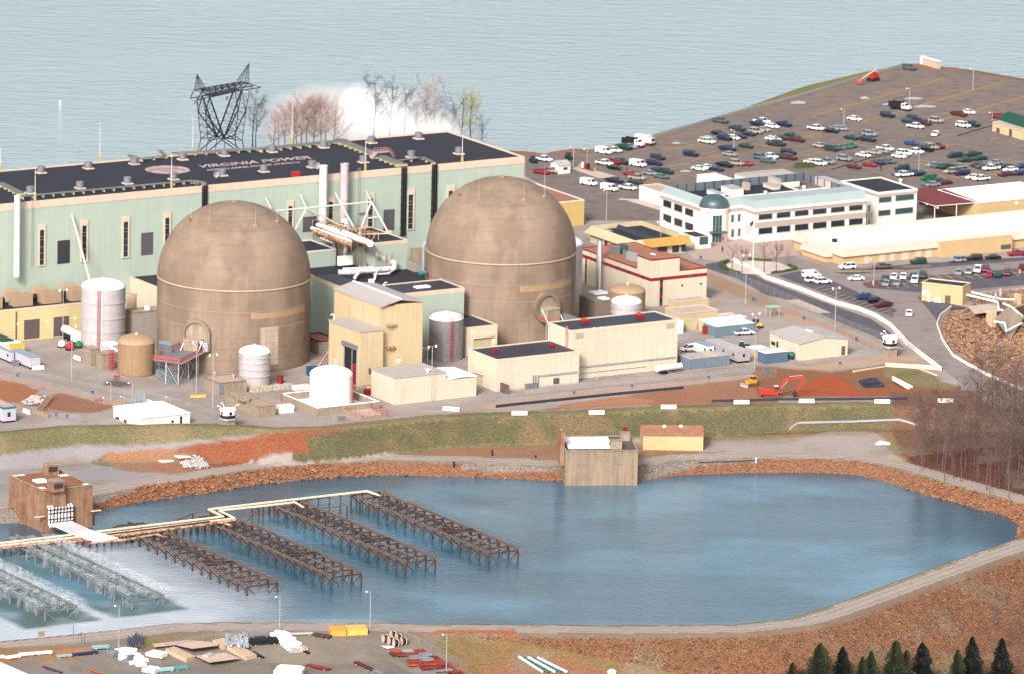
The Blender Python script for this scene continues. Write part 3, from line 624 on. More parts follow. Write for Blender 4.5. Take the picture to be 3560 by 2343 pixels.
# flues beside the wall
def flue(r,xc,ytop,ybot,rpx,off,label,m,name='exhaust_flue'):
 p=tb.c+U*tb.uv('R',r,xc,(ytop+ybot)/2)[0]-V*off;
 ptop=onplane(r,xc,ytop,p,U)[1];pbot=onplane(r,xc,ybot,p,U)[1];p=Vector((p.x,p.y,0))+U*onplane(r,xc,(ytop+ybot)/2,p,U)[0]
 rr=rpx/33.85;Tf=Thing(name,label,'flue',p+Z*pbot)
 Tf.part('shaft',MB().lathe(p,[(rr,pbot),(rr,ptop),(rr*.8,ptop),(rr*.8,ptop-2)],20),m,smooth=False)
 for f in (.0,.33,.62):zz=ptop-.25-(ptop-pbot)*f;Tf.part('collar',MB().lathe(p,[(rr,zz),(rr+.12,zz),(rr+.12,zz+.3),(rr,zz+.3)],20),m)
 return Tf,p,rr,pbot,ptop
fl1=flue('R2',583,462,1000,38,2.2,'tall pale grey flue with a clean rim against the green wall',offwhite)
fl2=flue('R2',775,445,960,39,2.2,'tall flue streaked with red rust against the green wall',mat('rust_streaked_flue',c3(208,190,196,.82),.6,.12,.7,col2=c3(150,70,66,.8),m2=.6))
for f_,sx in ((fl1,0),(fl2,0)):
 Tf,p,rr,pb_,pt_=f_;Tf.part('elbow',MB().path([p+Z*(pb_+.6),p+Z*(pb_-1.5)-V*1.2,p+Z*(pb_-3)-V*3.5],1.15,12),offwhite)
flue('R1',155,735,1470,29,2.5,'slender grey flue pipe rising beside the rust stained end of the green wall',offwhite)
# stained lean-to flue at far left
k=tb.rect('R','R1',-60,960,95,1500)
# -------------------------- low annex with tan roof behind the second dome
b=Blk('R3',1,1,8,2,2);
p=G('R3',605,770,7.6);b.c=Vector((p.x,p.y,0));b.H=7.6
b.u,b.v=U,V;b.LV=along(G('R3',605,770,7.6),V,q('R3',170,0)[0]);L_=46;b.c=b.c-U*L_;b.LU=L_
building('annex_building','ochre yellow block with brown gravel roof half hidden behind the second dome','building',b,mat('annex_wall',c3(222,190,120,.8),.55,.05,.4,seam=1.1),brownroof,offwhite,.35)
# -------------------------- auxiliary building with pipework
AZ=12.0
aux=Blk('R6',1000,349,AZ,1865,300);aux.c -= V*7;aux.LV+=7;aux.LU=34
af=Blk('R6',1000,349,16.4,1865,300);af.LV=12.5;al=Blk('R6',1000,349,16.4,1865,475);al.c+=V*12.5;al.LV -= 12.5;al.LU=8
TAF=building('auxiliary_front_block','higher green clad strip with seamed black roof right behind the yellow fuel building','building',af,green_m,blkroof2,cream,1.2)
TAF.part('side_wing',al.box(MB(),0,8,0.01,al.LV,0,16.0),green_m);TAF.part('side_roof',al.box(MB(),.2,7.8,.2,al.LV-.2,16.01,16.1),blkroof2);TAF.part('side_trim',al.slab(MB(),'L',.02,al.LV,15.2,16.4,.01,.08),cream)
TA=building('auxiliary_building','green clad block with black roof lying between the two domes under the white pipes','building',aux,green_m,blkroof,cream,1.2)
rectpart(TA,aux,'L','R6',538,165,552,420,'downpipe',dsteel,.3)
# step in the left wall: lower green block with black roof, tan block, concrete plinth
b=Blk('R6',555,440,7.6,640,440);b.LV+=5
building('stair_block','small green block with tan corner trim against the auxiliary building','building',b,green_m,blkroof2,cream,.7)
b=Blk('R6',540,610,0,640,380);b=Blk('R6',545,742,3.6,700,418);b.LV=9
building('concrete_plinth_building','low ribbed concrete building with dark red roof edge beside the first dome','building',b,mat('ribbed_concrete',c3(172,160,150,.8),.8,.12,.5,hseam=.8),brownroof,mat('maroon_trim',c3(110,46,60,.8)),.35)
for r,a0,a1,zz in (('R6',(550,425),(635,265),8),('R6',(540,970),(630,835),1.5)):
 single('slanted_pipe',MB().bar(G(r,*a0,zz),G(r,*a1,zz+4),.14,6),rust,'rusty slanted pipe leaning on the green corner block' if zz==8 else 'rusty slanted pipe leaning on the yellow fuel building','pipe')
# raised block against the hall, under the white frame
BZ=20.0
bk=Blk('R2',1350,1133,BZ,1351,1022)
bk.c=bk.c-U*10.5;bk.LU=10.5
b=Blk('R2',700,1215,16.5,701,560);b.c -= U*16;b.LU=16;b.LV=14;building('roof_block','low black roofed block under the rusty pipe ends next to the first dome','building',b,green_m,blkroof,offwhite,.4)
TB_=building('valve_house','green block with black roof under the white tripod frames','building',bk,green_m,blkroof,cream,.9)
oblk('switch_cubicle','small green cubicle under the pipe bundle beside the valve house','cubicle','R2',940,1225,AZ+4,955,865,green_d,AZ-.5)
# white boxes and units on the aux roof
oblk('ventilation_box','white box unit on legs on the black roof below the rusty pipes','roof unit','R2',730,1290,AZ+3.6,852,712,white_m,AZ+1)
p=G('R2',600,1260,AZ+2.2);tk=Thing('cooling_unit','white roof unit with a teal end cap next to the first dome','roof unit',p)
tk.part('casing',MB().box(p-U*6,U*5,V*2.4,Z*1.6),white_m);tk.part('end_cap',MB().box(p-U*.98,U*1.6,V*2.4,Z*1.7),teal);tk.part('platform',MB().box(p-U*6-V*1.6-Z*1.1,U*8.5,V*1.5,Z*.25),lsteel)
p=G('R2',1485,1460,16.1);tk=Thing('winch_unit','teal drum with a red end on the black roof beside the second dome','roof unit',p);tk.part('drum',MB().bar(p+Z*.8-U*1,p+Z*.8+U*.7,.6,10),teal);tk.part('end_cap',MB().bar(p+Z*.8+U*.72,p+Z*.8+U*1.1,.65,10),red_m)
oblk('roof_hatch','flat white hatch cover on the seamed black roof beside the second dome','hatch','R6',1435,262,16.5,1560,1400,white_m,15.9)
oblk('roof_unit_pink','small pink railed unit on the black roof beside the first dome','roof unit','R2',650,1400,AZ+1.2,680,625,mat('pink_rail',(0,0,0)),AZ) if 0 else None
# white tripod frames
fr=Thing('pipe_support_frame','white tubular steel A-frames rising from the valve house roof','steel frame',G('R2',1180,1085,BZ))
wf=mat('white_frame_paint',c3(228,220,208,.85),.5,.08,1.,col2=c3(170,120,90,.8),m2=.64)
def wallp(r,x,y,off=.3):s_,z_=tb.uv('R',r,x,y);return tb.c+U*s_+Z*z_-V*off
def onr(r,x,y,z=BZ):return G(r,x,y,z)
def midp(r,x,y,off):p0=tb.c-V*off;s_,z_=onplane(r,x,y,p0,U);return Vector((p0.x,p0.y,0))+U*s_+Z*z_
A1=midp('R2',432,848,9);A2=midp('R2',1020,792,9);F1=onr('R2',1180,1080,BZ-.3);F2=onr('R2',905,1090,BZ-.3)
for a,b_ in [(wallp('R2',375,730),A1),(A1,A2),(wallp('R2',972,695),A2),(A2,F1),(A2,F2),(F1,F2),(A1,midp('R2',330,1045,14)),(A1,onr('R2',815,1045)),(wallp('R2',690,710),onr('R2',880,1060)),(midp('R2',975,940,11),midp('R2',1090,930,11)),(wallp('R2',60,760),midp('R2',110,850,6)),(midp('R2',160,872,9),A1)]:
 fr.part('strut',MB().bar(a,b_,.27,8),wf)
fr.part('foot_block',MB().cb(F1-Z*.1,1.1,1.1,1.0),cream)
# insulated pipe runs over the roof
pw=Thing('steam_pipes','bundle of white insulated pipes with rusty brackets crossing the black roofs between the domes','pipework',G('R2',1200,1400,AZ))
def pipe(pts,r,m=pipew,n=10,name='pipe'):return pw.part(name,MB().path(pts,r,n),m)
P_=lambda x,y,z: G('R2',x,y,z)
pipe([P_(1010,1170,BZ+1.5),P_(1060,1250,17),P_(1130,1310,15),P_(1140,1320,AZ+1.5)],.95)
pipe([P_(770,1070,BZ+2),P_(870,1115,BZ+2),P_(1010,1165,BZ+1.6)],.85)
pipe([P_(1150,1310,14.5),P_(1235,1350,AZ+2),P_(1225,1395,AZ+1.3),P_(1000,1415,AZ+1.2),P_(870,1430,AZ+1.2),P_(720,1430,AZ+1.2)],.72)
pipe([P_(960,1420,AZ+1.2),P_(905,1435,AZ+1.3),P_(870,1480,AZ+.5)],.5);pipe([P_(1075,1418,AZ+1.2),P_(1062,1450,AZ+1),P_(1050,1490,AZ+.3)],.36)
oblk('valve_box','small white box at the end of the insulated pipes on the black roof','equipment box','R2',1010,1500,AZ+1,1050,992,white_m,AZ)
for i,(a,b_) in enumerate([((480,1030),(830,1150)),((500,1050),(830,1175)),((600,1030),(900,1140)),((640,1010),(960,1130)),((530,1000),(740,1060))]):
 pipe([P_(*a,BZ+1.5+.3*(i % 2)),P_(*b_,BZ+1.5+.3*(i % 2))],.55,rust if i % 2 else pipew)
pipe([P_(800,1150,BZ-1),P_(790,1210,16),P_(780,1260,15)],.6,pipew)
for i in range(15):   # brackets and portal frames over the pipe bundle
 t_=i/14;x=470+(1020-470)*t_;y=1000+(1140-1000)*t_;p=P_(x,y+60,BZ-2);k=MB();w_=2.2
 k.bar(p-U*w_-Z*6,p-U*w_+Z*4,.13);k.bar(p+U*w_-Z*6,p+U*w_+Z*4,.13);k.bar(p-U*w_+Z*4,p+U*w_+Z*4,.13);k.bar(p-U*w_,p+U*w_+Z*4,.09);pw.part('bracket',k,rust if i % 3 else rustb)
for x,y,h in [(968,1340,4.6),(1020,1345,4.5),(870,1300,5),(715,1270,4),(830,1290,4),(660,1240,4),(1185,1450,2.6),(1100,1455,2),(940,1450,2),(830,1465,2.6)]:
 p=P_(x,y,AZ);pw.part('stanchion',MB().bar(p,p+Z*h,.12,4),rust)
for a,b_ in [((968,1340),(1020,1230)),((1020,1345),(968,1230)),((820,1465),(880,1380))]: pw.part('brace',MB().bar(P_(*a,AZ+.2),P_(*b_,AZ+3.4),.08),rust)
for i,pts in enumerate([[(480,1050,18.5),(700,1140,18),(830,1190,17.5),(840,1260,14)],[(900,1120,20.8),(1010,1180,20),(1075,1270,17),(1110,1350,13.4)],[(560,1120,17.5),(660,1160,17),(700,1240,14)],[(760,1110,19.5),(960,1200,18.5),(1000,1300,14),(960,1400,12.8)],[(1160,1330,13.5),(1040,1385,13),(880,1395,13),(760,1400,12.8)],[(1200,1330,13.2),(1240,1400,13),(1180,1440,12.8),(1040,1450,12.6)]]):pipe([P_(*a) for a in pts],[.5,.62,.3,.36,.34,.26][i],pipew if i % 3 else rust)
for i in range(12):
 x,y=640+i*46,1215+(i*37) % 60+i*14;p=P_(x,y,AZ);k=MB();[k.bar(p+U*a+V*b_,p+U*a+V*b_+Z*(3.2+(i % 3)),.11) for a in (0,1.8) for b_ in (0,1.4)];k.bar(p+Z*3.1,p+U*1.8+Z*3.1,.1);k.bar(p+V*1.4+Z*3.1,p+U*1.8+V*1.4+Z*3.1,.1);k.bar(p,p+U*1.8+Z*3.1,.07);pw.part('scaffold_bay',k,rust if i % 2 else cream)
# -------------------------- fuel building
fb=Blk('R6',915,665,14.4,1115,637);fz=14.4
TF=Thing('fuel_building','tall yellow stepped building with a dark open doorway, between the domes','building',fb.c)
up_=Blk('R6',1110,445,20.0,1490,685)
off=(up_.c-fb.c).dot(U);
TF.part('wall',up_.box(up_.box(MB(),0,up_.LU*.37,.6,up_.LV,0,20.0),up_.LU*.37+.002,up_.LU,0,up_.LV,0,20.3),yel)
k=MB();LB=(fb.c+V*fb.LV);fb.LV=min(fb.LV,60)
TF.part('entrance_block',MB().box(fb.c,U*(off+.0-.05+.0),V*fb.LV,Z*(fz-.2)),yel)
TF.part('lower_roof',MB().box(fb.c-U*.25-V*.25+Z*(fz-.19),U*(off+.18),V*(fb.LV+.5),Z*.22),greyroof)
rp=[up_.pt(-.25,-.3,20.02),up_.pt(up_.LU*.45,-.3,21.5),up_.pt(up_.LU*.47,-.3,21.5),up_.pt(up_.LU+.25,-.3,20.32)];rp=rp+[p+Z*.25 for p in rp[::-1]]
TF.part('roof',MB().ext(rp,V*(up_.LV+.6)),greyroof)
TF.part('ridge_cap',MB().bar(up_.pt(up_.LU*.46,-.35,21.85),up_.pt(up_.LU*.46,up_.LV+.3,21.85),.22,6),white_m)
k=MB();k.add([up_.pt(0,.58,19.9),up_.pt(up_.LU*.37,.58,19.9),up_.pt(up_.LU*.37,.58,21.1)],[(0,1,2)]);
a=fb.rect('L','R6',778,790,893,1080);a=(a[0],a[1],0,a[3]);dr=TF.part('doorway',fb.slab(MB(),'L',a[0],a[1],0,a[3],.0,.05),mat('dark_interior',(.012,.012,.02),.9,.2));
TF.part('door_hood',fb.slab(MB(),'L',a[0]-.3,a[1]+.5,a[3]-.2,a[3]+.9,.0,.9),steel,dr)
for s_ in (a[0]-.25,a[1]):TF.part('door_frame',fb.slab(MB(),'L',s_,s_+.25,0,a[3]-.2,.055,.3),lsteel,dr)
TF.part('inner_door',fb.slab(MB(),'L',a[0]+(a[1]-a[0])*.35,a[0]+(a[1]-a[0])*.45,0,a[3]-.3,.06,.12),steel,dr)
rectpart(TF,fb,'L','R6',685,900,712,965,'service_door',cream,.1)
rectpart(TF,fb,'R','R6',995,985,1020,1042,'louver',louv)
for r_ in ((1150,595,1235,605),(1150,790,1225,802)):rectpart(TF,up_,'R','R6',*r_,'canopy_strip',rust,.9)
for s_ in (.38,.66):x_=up_.LV*s_;TF.part('corner_trim',up_.slab(MB(),'L',x_-.06,x_+.06,14.5,19.9,.01,.06),mat('yellow_trim',c3(190,156,100,.8),.6))
for r,x,y,z_ in (('R6',680,550,fz),('R6',1135,262,AZ)):
 p=G(r,x,y,z_ if z_ != AZ else 16.4);pts=[p+Z*.2,p+Z*1.1,p+Z*1.35+U*.3,p+Z*1.2+U*.65]
 single('gooseneck_vent',MB().path([Vector(a) for a in ([p,p+Z*1.1,p+Z*1.4-U*.5,p+Z*1.1-U*1.0] if x==680 else [p,p+Z*1.,p+Z*1.35+U*.5,p+Z*1.1+U*.95])],.16,6),white_m,'white gooseneck vent pipe on the low step of the yellow fuel building' if x==680 else 'white gooseneck vent pipe on the black roof behind the fuel building','vent')
# -------------------------- front buildings
b=Blk('R6',1230,1075,7.3,1695,1022)
TG=Thing('warehouse','plain beige metal building with grey roof beside the white tank','building',b.c)
TG.part('wall',b.box(MB(),0,b.LU,0,b.LV,0,7.1),beige)
TG.part('roof',b.box(MB(),-.2,b.LU+.2,-.2,b.LV+.2,7.11,7.4),greyroof)
for x,y in ((1270,935),(1533,1022)):p=G('R6',x,y,7.4);TG.part('roof_vent',MB().lathe(p,[(.35,0),(.35,.4),(.75,.5),(.75,.75),(0,.95)],14),white_m)
rectpart(TG,b,'R','R6',1280,1165,1312,1285,'door',cream)
be=Blk('R6',1700,1093,5.3,1975,1690);be.c=b.c+U*b.LU+V*(b.LV*0+.05);be.LU=along(Vector((be.c.x,be.c.y,5.3)),U,q('R6',1975,0)[0]);be.LV=b.LV*.98;be.H=5.3;be.z0=0
TG2=Thing('warehouse_extension','lower beige extension with a bright white roof next to the grey roofed one','building',be.c);TG2.part('wall',be.box(MB(),.02,be.LU,0,be.LV,0,5.1),beige)
TG2.part('roof',MB().ext([be.pt(.25,-.15,5.11),be.pt(be.LU*.5,-.15,5.5),be.pt(be.LU+.2,-.15,5.3),be.pt(be.LU+.2,-.15,5.5),be.pt(be.LU*.5,-.15,5.75),be.pt(.25,-.15,5.4)],V*(be.LV+.3)),whiteroof)
bl=Blk('R6',2160,908,8.8,('R7',560),1900)
TL=building('low_service_building','low beige building with black roof in front of the steel tank','building',bl,beige,blkroof2,beige,.7,pout=.08)
for (x0,y0,x1,y1) in [(1955,985,2040,1035)]: rectpart(TL,bl,'L','R6',x0,y0,x1,y1,'door_hood',cream,.7)
rectpart(TL,bl,'L','R6',1970,1035,2030,1180,'roller_door',mat('dull_cream',c3(214,198,160,.8),.6,.05,hseam=.3))
rectpart(TL,bl,'R','R7',322,1338,375,1390,'louver',louv)
TL.part('cable_duct',bl.slab(MB(),'R',bl.LU*.5,bl.LU*.97,3.0,3.4,.05,.4),lsteel)
for s_ in (.44,.47,.5):TL.part('conduit',bl.slab(MB(),'R',bl.LU*s_-.08,bl.LU*s_+.08,.3,3.4,.05,.3),steel)
for i in range(5):x_=bl.LU*.33+i*.75;o_=MB().box(bl.c+U*x_-V*1.2,U*.6,V*.6,Z*1.5);single('cabinet',o_,steel,'grey electrical cabinet against the low beige building with black roof','cabinet','grey cabinets along the beige wall')
oblk('brown_container','small brown box container standing near the corner of the low beige building','container','R6',2255,1145,2.4,2273,2190,brown,0)
bb=Blk('R7',482,912,13.3,1455,275)
TBg=building('machine_hall','biggest beige building with a black roof, plain long wall facing the pond','building',bb,beige,blkroof2,beige,.9,pout=.1)
for x0,y0,x1,y1 in [(525,940,592,977),(1348,853,1418,893)]: rectpart(TBg,bb,'R','R7',x0,y0,x1,y1,'louver',mat('cream_louver',c3(196,184,150,.8),.6,.05,hseam=.4))
TBg.part('cable_duct',bb.slab(MB(),'R',bb.LU*.1,bb.LU*.98,3.1,3.45,.05,.4),lsteel)
TBg.part('base_rail',bb.slab(MB(),'R',bb.LU*.1,bb.LU*.72,1.35,1.45,.05,.15),steel)
for x,y in ((610,850),(1108,800)):p=G('R7',x,y,12.9);v=TBg.part('roof_vent',MB().box(p-U*.9-V*.9,U*1.8,V*1.8,Z*.9),redd);TBg.part('vent_cap',MB().ext([p-U*.95-V*1+Z*.91,p+U*.95-V*1+Z*.91,p-V*1+Z*1.5],V*2),mat('orange_red_paint',c3(190,70,50,.8),.6),v)
p=G('R7',312,1055,8.4);v=TL.part('roof_vent',MB().box(p-U*.7-V*.7,U*1.4,V*1.4,Z*.8),redd)
p=G('R6',2143,850,8.4);v=TL.part('roof_vent',MB().box(p-U*.7-V*.7,U*1.4,V*1.4,Z*.9),redd)
TBg.part('ladder',MB().bar(bb.pt(-.3,bb.LV*.1,8.5),bb.pt(-.3,bb.LV*.1,14.2),.12).bar(bb.pt(-.3,bb.LV*.1+.8,8.5),bb.pt(-.3,bb.LV*.1+.8,14.2),.12).add(*[[],[]]),mat('pink_rail',c3(206,130,136,.8)))
b=Blk('R6',1885,625,7.9,2165,1600);b.LV=16
TS=building('roller_door_building','small beige building with roller door hood and black roof beside the steel tank','building',b,beige,blkroof2,beige,.8,pout=.06)
rectpart(TS,b,'R','R6',1940,688,2120,712,'door_hood',cream,.7);rectpart(TS,b,'R','R6',1945,712,2105,810,'roller_door',mat('dull_cream',(0,0,0)))
for x,y in ((1942,668),(2130,733)):s_,z_=b.uv('R','R6',x,y);TS.part('wall_lamp',MB().ball(b.c+U*s_+Z*z_-V*.3,.22),lampglow)
# -------------------------- building with red stripes
rb=Blk('R7',1210,390,9.7,1718,560);rs=mat('dark_red_stripe',c3(160,36,48,.8),.6,.05)
TR=building('control_building','beige building with dark red stripes and a brown gravel roof','building',rb,beige,brownroof,rs,.25,pout=.06)
TR.part('stripe_band',rb.ring(MB(),.05,.1,7.2,8.1),rs)
for i,s_ in enumerate((.11,.3,.47,.62,.78)):x_=rb.LV*s_;TR.part('window',rb.slab(MB(),'L',x_-.5,x_+.5,7.2,8.1,.06,.1),glass)
x_=rb.LU*.69;TR.part('window',rb.slab(MB(),'R',x_-.5,x_+.5,7.2,8.1,.06,.1),louv)
a=rb.rect('R','R7',1285,437,1312,730);s0,s1=a[0],a[1]
for i in range(6):z1=8.1-i*1.5;TR.part('stripe_panel',rb.slab(MB(),'R',s0,s1,max(z1-1.5,0),z1,.11,.14),rs if i % 2 else glass)
x_=rb.LV*.9;
for i in range(5):z1=7.2-i*1.5;TR.part('stripe_panel',rb.slab(MB(),'L',x_-.4,x_+.4,max(z1-1.5,0),z1,.06,.1),rs if i % 2==0 else glass)
for x0,y0 in ((1484,498),(1652,482)):rectpart(TR,rb,'R','R7',x0,y0,x0+15,y0+14,'vent_opening',glass)
ph_=Blk('R7',1210,265,13.5,1468,1085);ph_.c=rb.c+U*.02-V*.02;ph_.z0=0
k=MB();k.box(rb.c+U*-.07-V*.07+Z*8.11,U*ph_.LU,V*ph_.LV,Z*(13.2-8.11));TR.part('penthouse',k,beige)
k=MB();k.box(rb.c-U*.12-V*.12+Z*13.21,U*(ph_.LU+.15),V*(ph_.LV+.15),Z*.3);TR.part('penthouse_roof',k,brownroof)
k=MB();k.box(rb.c-U*.16-V*.16+Z*13.1,U*(ph_.LU+.2),V*.12,Z*.38);k.box(rb.c-U*.16-V*.04+Z*13.1,U*.12,V*(ph_.LV+.1),Z*.38);TR.part('stripe_trim',k,rs)
for r,x,y,H,xr,xl,m,lab in [('R7',880,180,11.7,930,838,steel,'grey air conditioning unit on the brown roof near the edge of the dome'),('R7',960,165,11.7,1003,925,mat('dark_green_unit',c3(76,104,96,.8),.5,.1),'dark green air conditioning unit on the brown roof'),('R7',1060,245,11.5,1097,985,lsteel,'pale metal fan unit on the brown roof beside the penthouse')]:
 oblk('air_conditioner',lab,'air conditioner',r,x,y-20,H,xr,xl,m,9.3)
k=MB();p=G('R7',985,240,9.3)
for i in range(6):k.cyl(p+U*(i % 3)*1.1+V*(i//3)*1.2,.4,1.3+.3*(i % 2),10)
single('vent_stack_cluster',k,steel,'cluster of stubby grey vent pipes on the brown gravel roof','vents')
oblk('roof_hatch','small white square hatch on top of the red trimmed penthouse','hatch','R7',1235,225,13.7,1255,1200,white_m,13.5)
# base annexes
b=Blk('R7',1450,650,4.6,1735,1440);b.LV=5;building('lean_to','narrow tan lean-to building at the foot of the red striped wall','building',b,yel,greyroof,cream,.3)
b=Blk('R7',1480,760,3.6,1820,1335);building('low_office','flat low tan building with a pale corrugated roof near the containers','building',b,yel,mat('pale_corrugated',c3(204,184,170,.8),.7,.1,.4,seam=1.2),cream,.3)
b=Blk('R7',1830,775,3.0,1970,1800);building('low_office_wing','small tan wing with a bright white roof at the end of the low tan building','building',b,yel,whiteroof,cream,.3)
# concrete blocks near the tanks right of the second dome
b=Blk('R7',700,640,6.4,850,560);b.LU=9;building('concrete_vault','ribbed dark concrete block with white roof hatches beside the second dome','building',b,mat('dark_ribbed_concrete',c3(142,128,118,.78),.85,.1,.5,seam=1.0),mat('concrete_roof',c3(160,146,134,.8),.8,.1),conc,.3)
oblk('roof_hatch','long white hatch lid on the dark concrete block, farther one','hatch','R7',700,578,6.7,820,640,white_m,6.2)
oblk('roof_hatch','short white hatch lid on the dark concrete block, nearer one','hatch','R7',770,625,6.7,835,722,white_m,6.2)
# -------------------------- tanks
def tank(name,label,r,xc,yc,H,rpx,m,roofm,rise,z0=0.,bands=(),ladder=None,ladm=red_m,rail=False,group=None,n=48):
 p=G(r,xc,yc,H);R_=rpx/33.85*(np.dot(np.array(p)-CP,RM[2])/2082);p.z=z0;T=Thing(name,label,'tank',p,group)
 T.part('shell',MB().lathe(p,[(R_,0),(R_,(H-z0)*.5),(R_,H-z0)],n),m,smooth=True)
 T.part('roof',MB().lathe(p+Z*(H-z0),[(R_+.08,-.12),(R_+.08,.05)]+[(R_*math.cos(t),rise*math.sin(t)+.06) for t in np.linspace(.1,math.pi/2,8)],n),roofm,smooth=True)
 T.part('roof_vent',MB().cyl(p+Z*(H-z0+rise),.35,.5,8),white_m)
 for zz in bands: T.part('stiffener_ring',MB().lathe(p,[(R_,zz-.12),(R_+.18,zz-.12),(R_+.18,zz+.12),(R_,zz+.12)],n),m)
 if ladder is not None:
  a=math.radians(ladder);d=Vector((math.cos(a),math.sin(a),0));t=Vector((-d.y,d.x,0));k=MB()
  for s_ in (-.32,.32):k.bar(p+d*(R_+.35)+t*s_,p+d*(R_+.35)+t*s_+Z*(H-z0+.9),.07)
  for i in range(int((H-z0)/.45)):k.bar(p+d*(R_+.35)-t*.32+Z*i*.45,p+d*(R_+.35)+t*.32+Z*i*.45,.05)
  for i in range(int((H-z0-2)/1.1)):
   c_=p+d*(R_+.35)+Z*(2+i*1.1)
   for j in range(5):t0,t1=math.pi*j/5,math.pi*(j+1)/5;k.bar(c_+t*.45*math.cos(t0)+d*.75*math.sin(t0),c_+t*.45*math.cos(t1)+d*.75*math.sin(t1),.045)
  T.part('ladder',k,ladm)
 if rail:
  k=MB()
  for j in range(24):
   t0,t1=2*math.pi*j/24,2*math.pi*(j+1)/24;f=lambda t_,h: p+Vector((math.cos(t_)*R_*.98,math.sin(t_)*R_*.98,H-z0+h));k.bar(f(t0,0),f(t0,1.1),.035);k.bar(f(t0,1.1),f(t1,1.1),.035);k.bar(f(t0,.6),f(t1,.6),.03)
  T.part('handrail',k,ladm)
 return T,p,R_
tk1=tank('storage_tank','tallest panelled grey tank with white roof and red caged ladder beside the first dome','R5',940,250,16.2,200,tankgrey,whiteroof,1.9,bands=(12.3,8.1,4.4),ladder=-98)
tk1[0].part('fill_pipe',MB().bar(tk1[1]+Vector((.0,-tk1[2]-.2,0)),tk1[1]+Vector((.0,-tk1[2]-.2,15.8)),.14,6),white_m)
tank('storage_tank','brown concrete tank with shallow domed roof beside the red ladder frame','R5',1237,745,8.6,168,mat('brown_tank',c3(170,138,108,.78),.8,.08,.4,streak=.15,seam=0),mat('brown_tank_roof',c3(188,158,126,.78),.8,.08),1.6,bands=(.3,))
tank('storage_tank','ribbed white tank with white roof in front of the pale patch of the dome','R5',2312,835,8.8,142,tankgrey,whiteroof,1.5,bands=(7.6,6.2,4.4,2.6),rail=False)
tD=tank('storage_tank','bright white tank standing in a white lined square basin','R6',657,1040,8.4,195,white_m,white_m,2.0,z0=.25,ladder=-20)
tank('storage_tank','bare metal tank with white roof and thick red ladder beside the fuel building','R6',1700,535,11.,155,tankmet,whiteroof,1.3,ladder=-70,rail=True)
tank('storage_tank','ribbed white tank behind the machine hall','R7',987,650,8.8,137,tankgrey,whiteroof,1.4,bands=(7.4,5.8,4.2))
tank('storage_tank','brown concrete tank behind the ribbed white tank near the red striped wall','R7',996,550,8.6,163,mat('brown_tank',(0,0,0)),mat('brown_tank_roof',(0,0,0)),1.6)
tank('storage_tank','tall panelled tank mostly hidden behind the second dome','R7',392,118,16.2,198,tankgrey,whiteroof,1.9,bands=(12,8,4))
p=G('R7',743,100,14.3);p.z=0;Tv=Thing('vent_stack','slim grey cylindrical stack with a pink ladder in front of the red striped wall','stack',p)
Tv.part('shaft',MB().lathe(p,[(.75,0),(.75,14.3),(.5,14.5),(0,14.6)],20),tankmet,smooth=True);Tv.part('riser_pipe',MB().bar(p+Vector((.35,-.75,0)),p+Vector((.35,-.75,14.2)),.12,6),white_m)
k=MB();pq=p+Vector((1.15,.2,0));[k.bar(pq+Vector((s_,0,0)),pq+Vector((s_,0,15.5)),.05) for s_ in (-.25,.25)];[k.bar(pq+Vector((-.25,0,i*.5)),pq+Vector((.25,0,i*.5)),.04) for i in range(31)];Tv.part('ladder',k,mat('pink_rail',(0,0,0)))
# basin round the bright white tank
bn=Blk('R6',530,1348,2.2,1095,205);Tn=Thing('containment_basin','square concrete basin with white rim round the bright white tank','basin',bn.c)
Tn.part('wall',bn.ring(MB(),0,.45,0,2.05),conc);Tn.part('rim',bn.ring(MB(),.03,.5,2.06,2.22),white_m);Tn.part('floor',bn.box(MB(),.46,bn.LU-.46,.46,bn.LV-.46,0,.2),white_m)
Tn.part('ladder',MB().bar(bn.pt(-.2,bn.LV-.8,0),bn.pt(-.2,bn.LV-.8,3),.07).bar(bn.pt(-.2,bn.LV-.2,0),bn.pt(-.2,bn.LV-.2,3),.07),red_m)
# -------------------------- left side of the plant
ZL=9.0
e_=G('R5',740,396,ZL);lb=Blk('R5',1,1,ZL,2,2);lb.c=Vector((e_.x,e_.y,0))-U*62;lb.LU=72;lb.LV=9.6;lb.u,lb.v=U,V;lb.H=ZL;lb.z0=0
lb.c.z=0
TLb=building('switchgear_building','long low yellow building with dark louvred doors in front of the green hall','building',lb,mat('pale_yellow_wall',c3(226,206,156,.82),.6,.05,.4,seam=2.6,hseam=.9),blkroof,cream,.5)
for x0,y0,x1,y1 in [(218,553,357,720),(485,527,623,700)]: rectpart(TLb,lb,'R','R5',x0,y0,x1,y1,'louvered_door',mat('brown_louver',c3(112,98,98,.7),.6,.1,seam=.6))
for x,y in ((160,592),(430,565),(682,540)):s_,z_=lb.uv('R','R5',x,y);TLb.part('wall_lamp',MB().ball(lb.c+U*s_+Z*z_-V*.25,.22),lampglow)
TLb.part('downpipe',lb.slab(MB(),'R',lb.uv('R','R5',140,600)[0],lb.uv('R','R5',140,600)[0]+.25,0,8.2,.05,.3),brown)
tanb=mat('tan_unit',c3(186,158,130,.78),.7,.1,.8,seam=1.2)
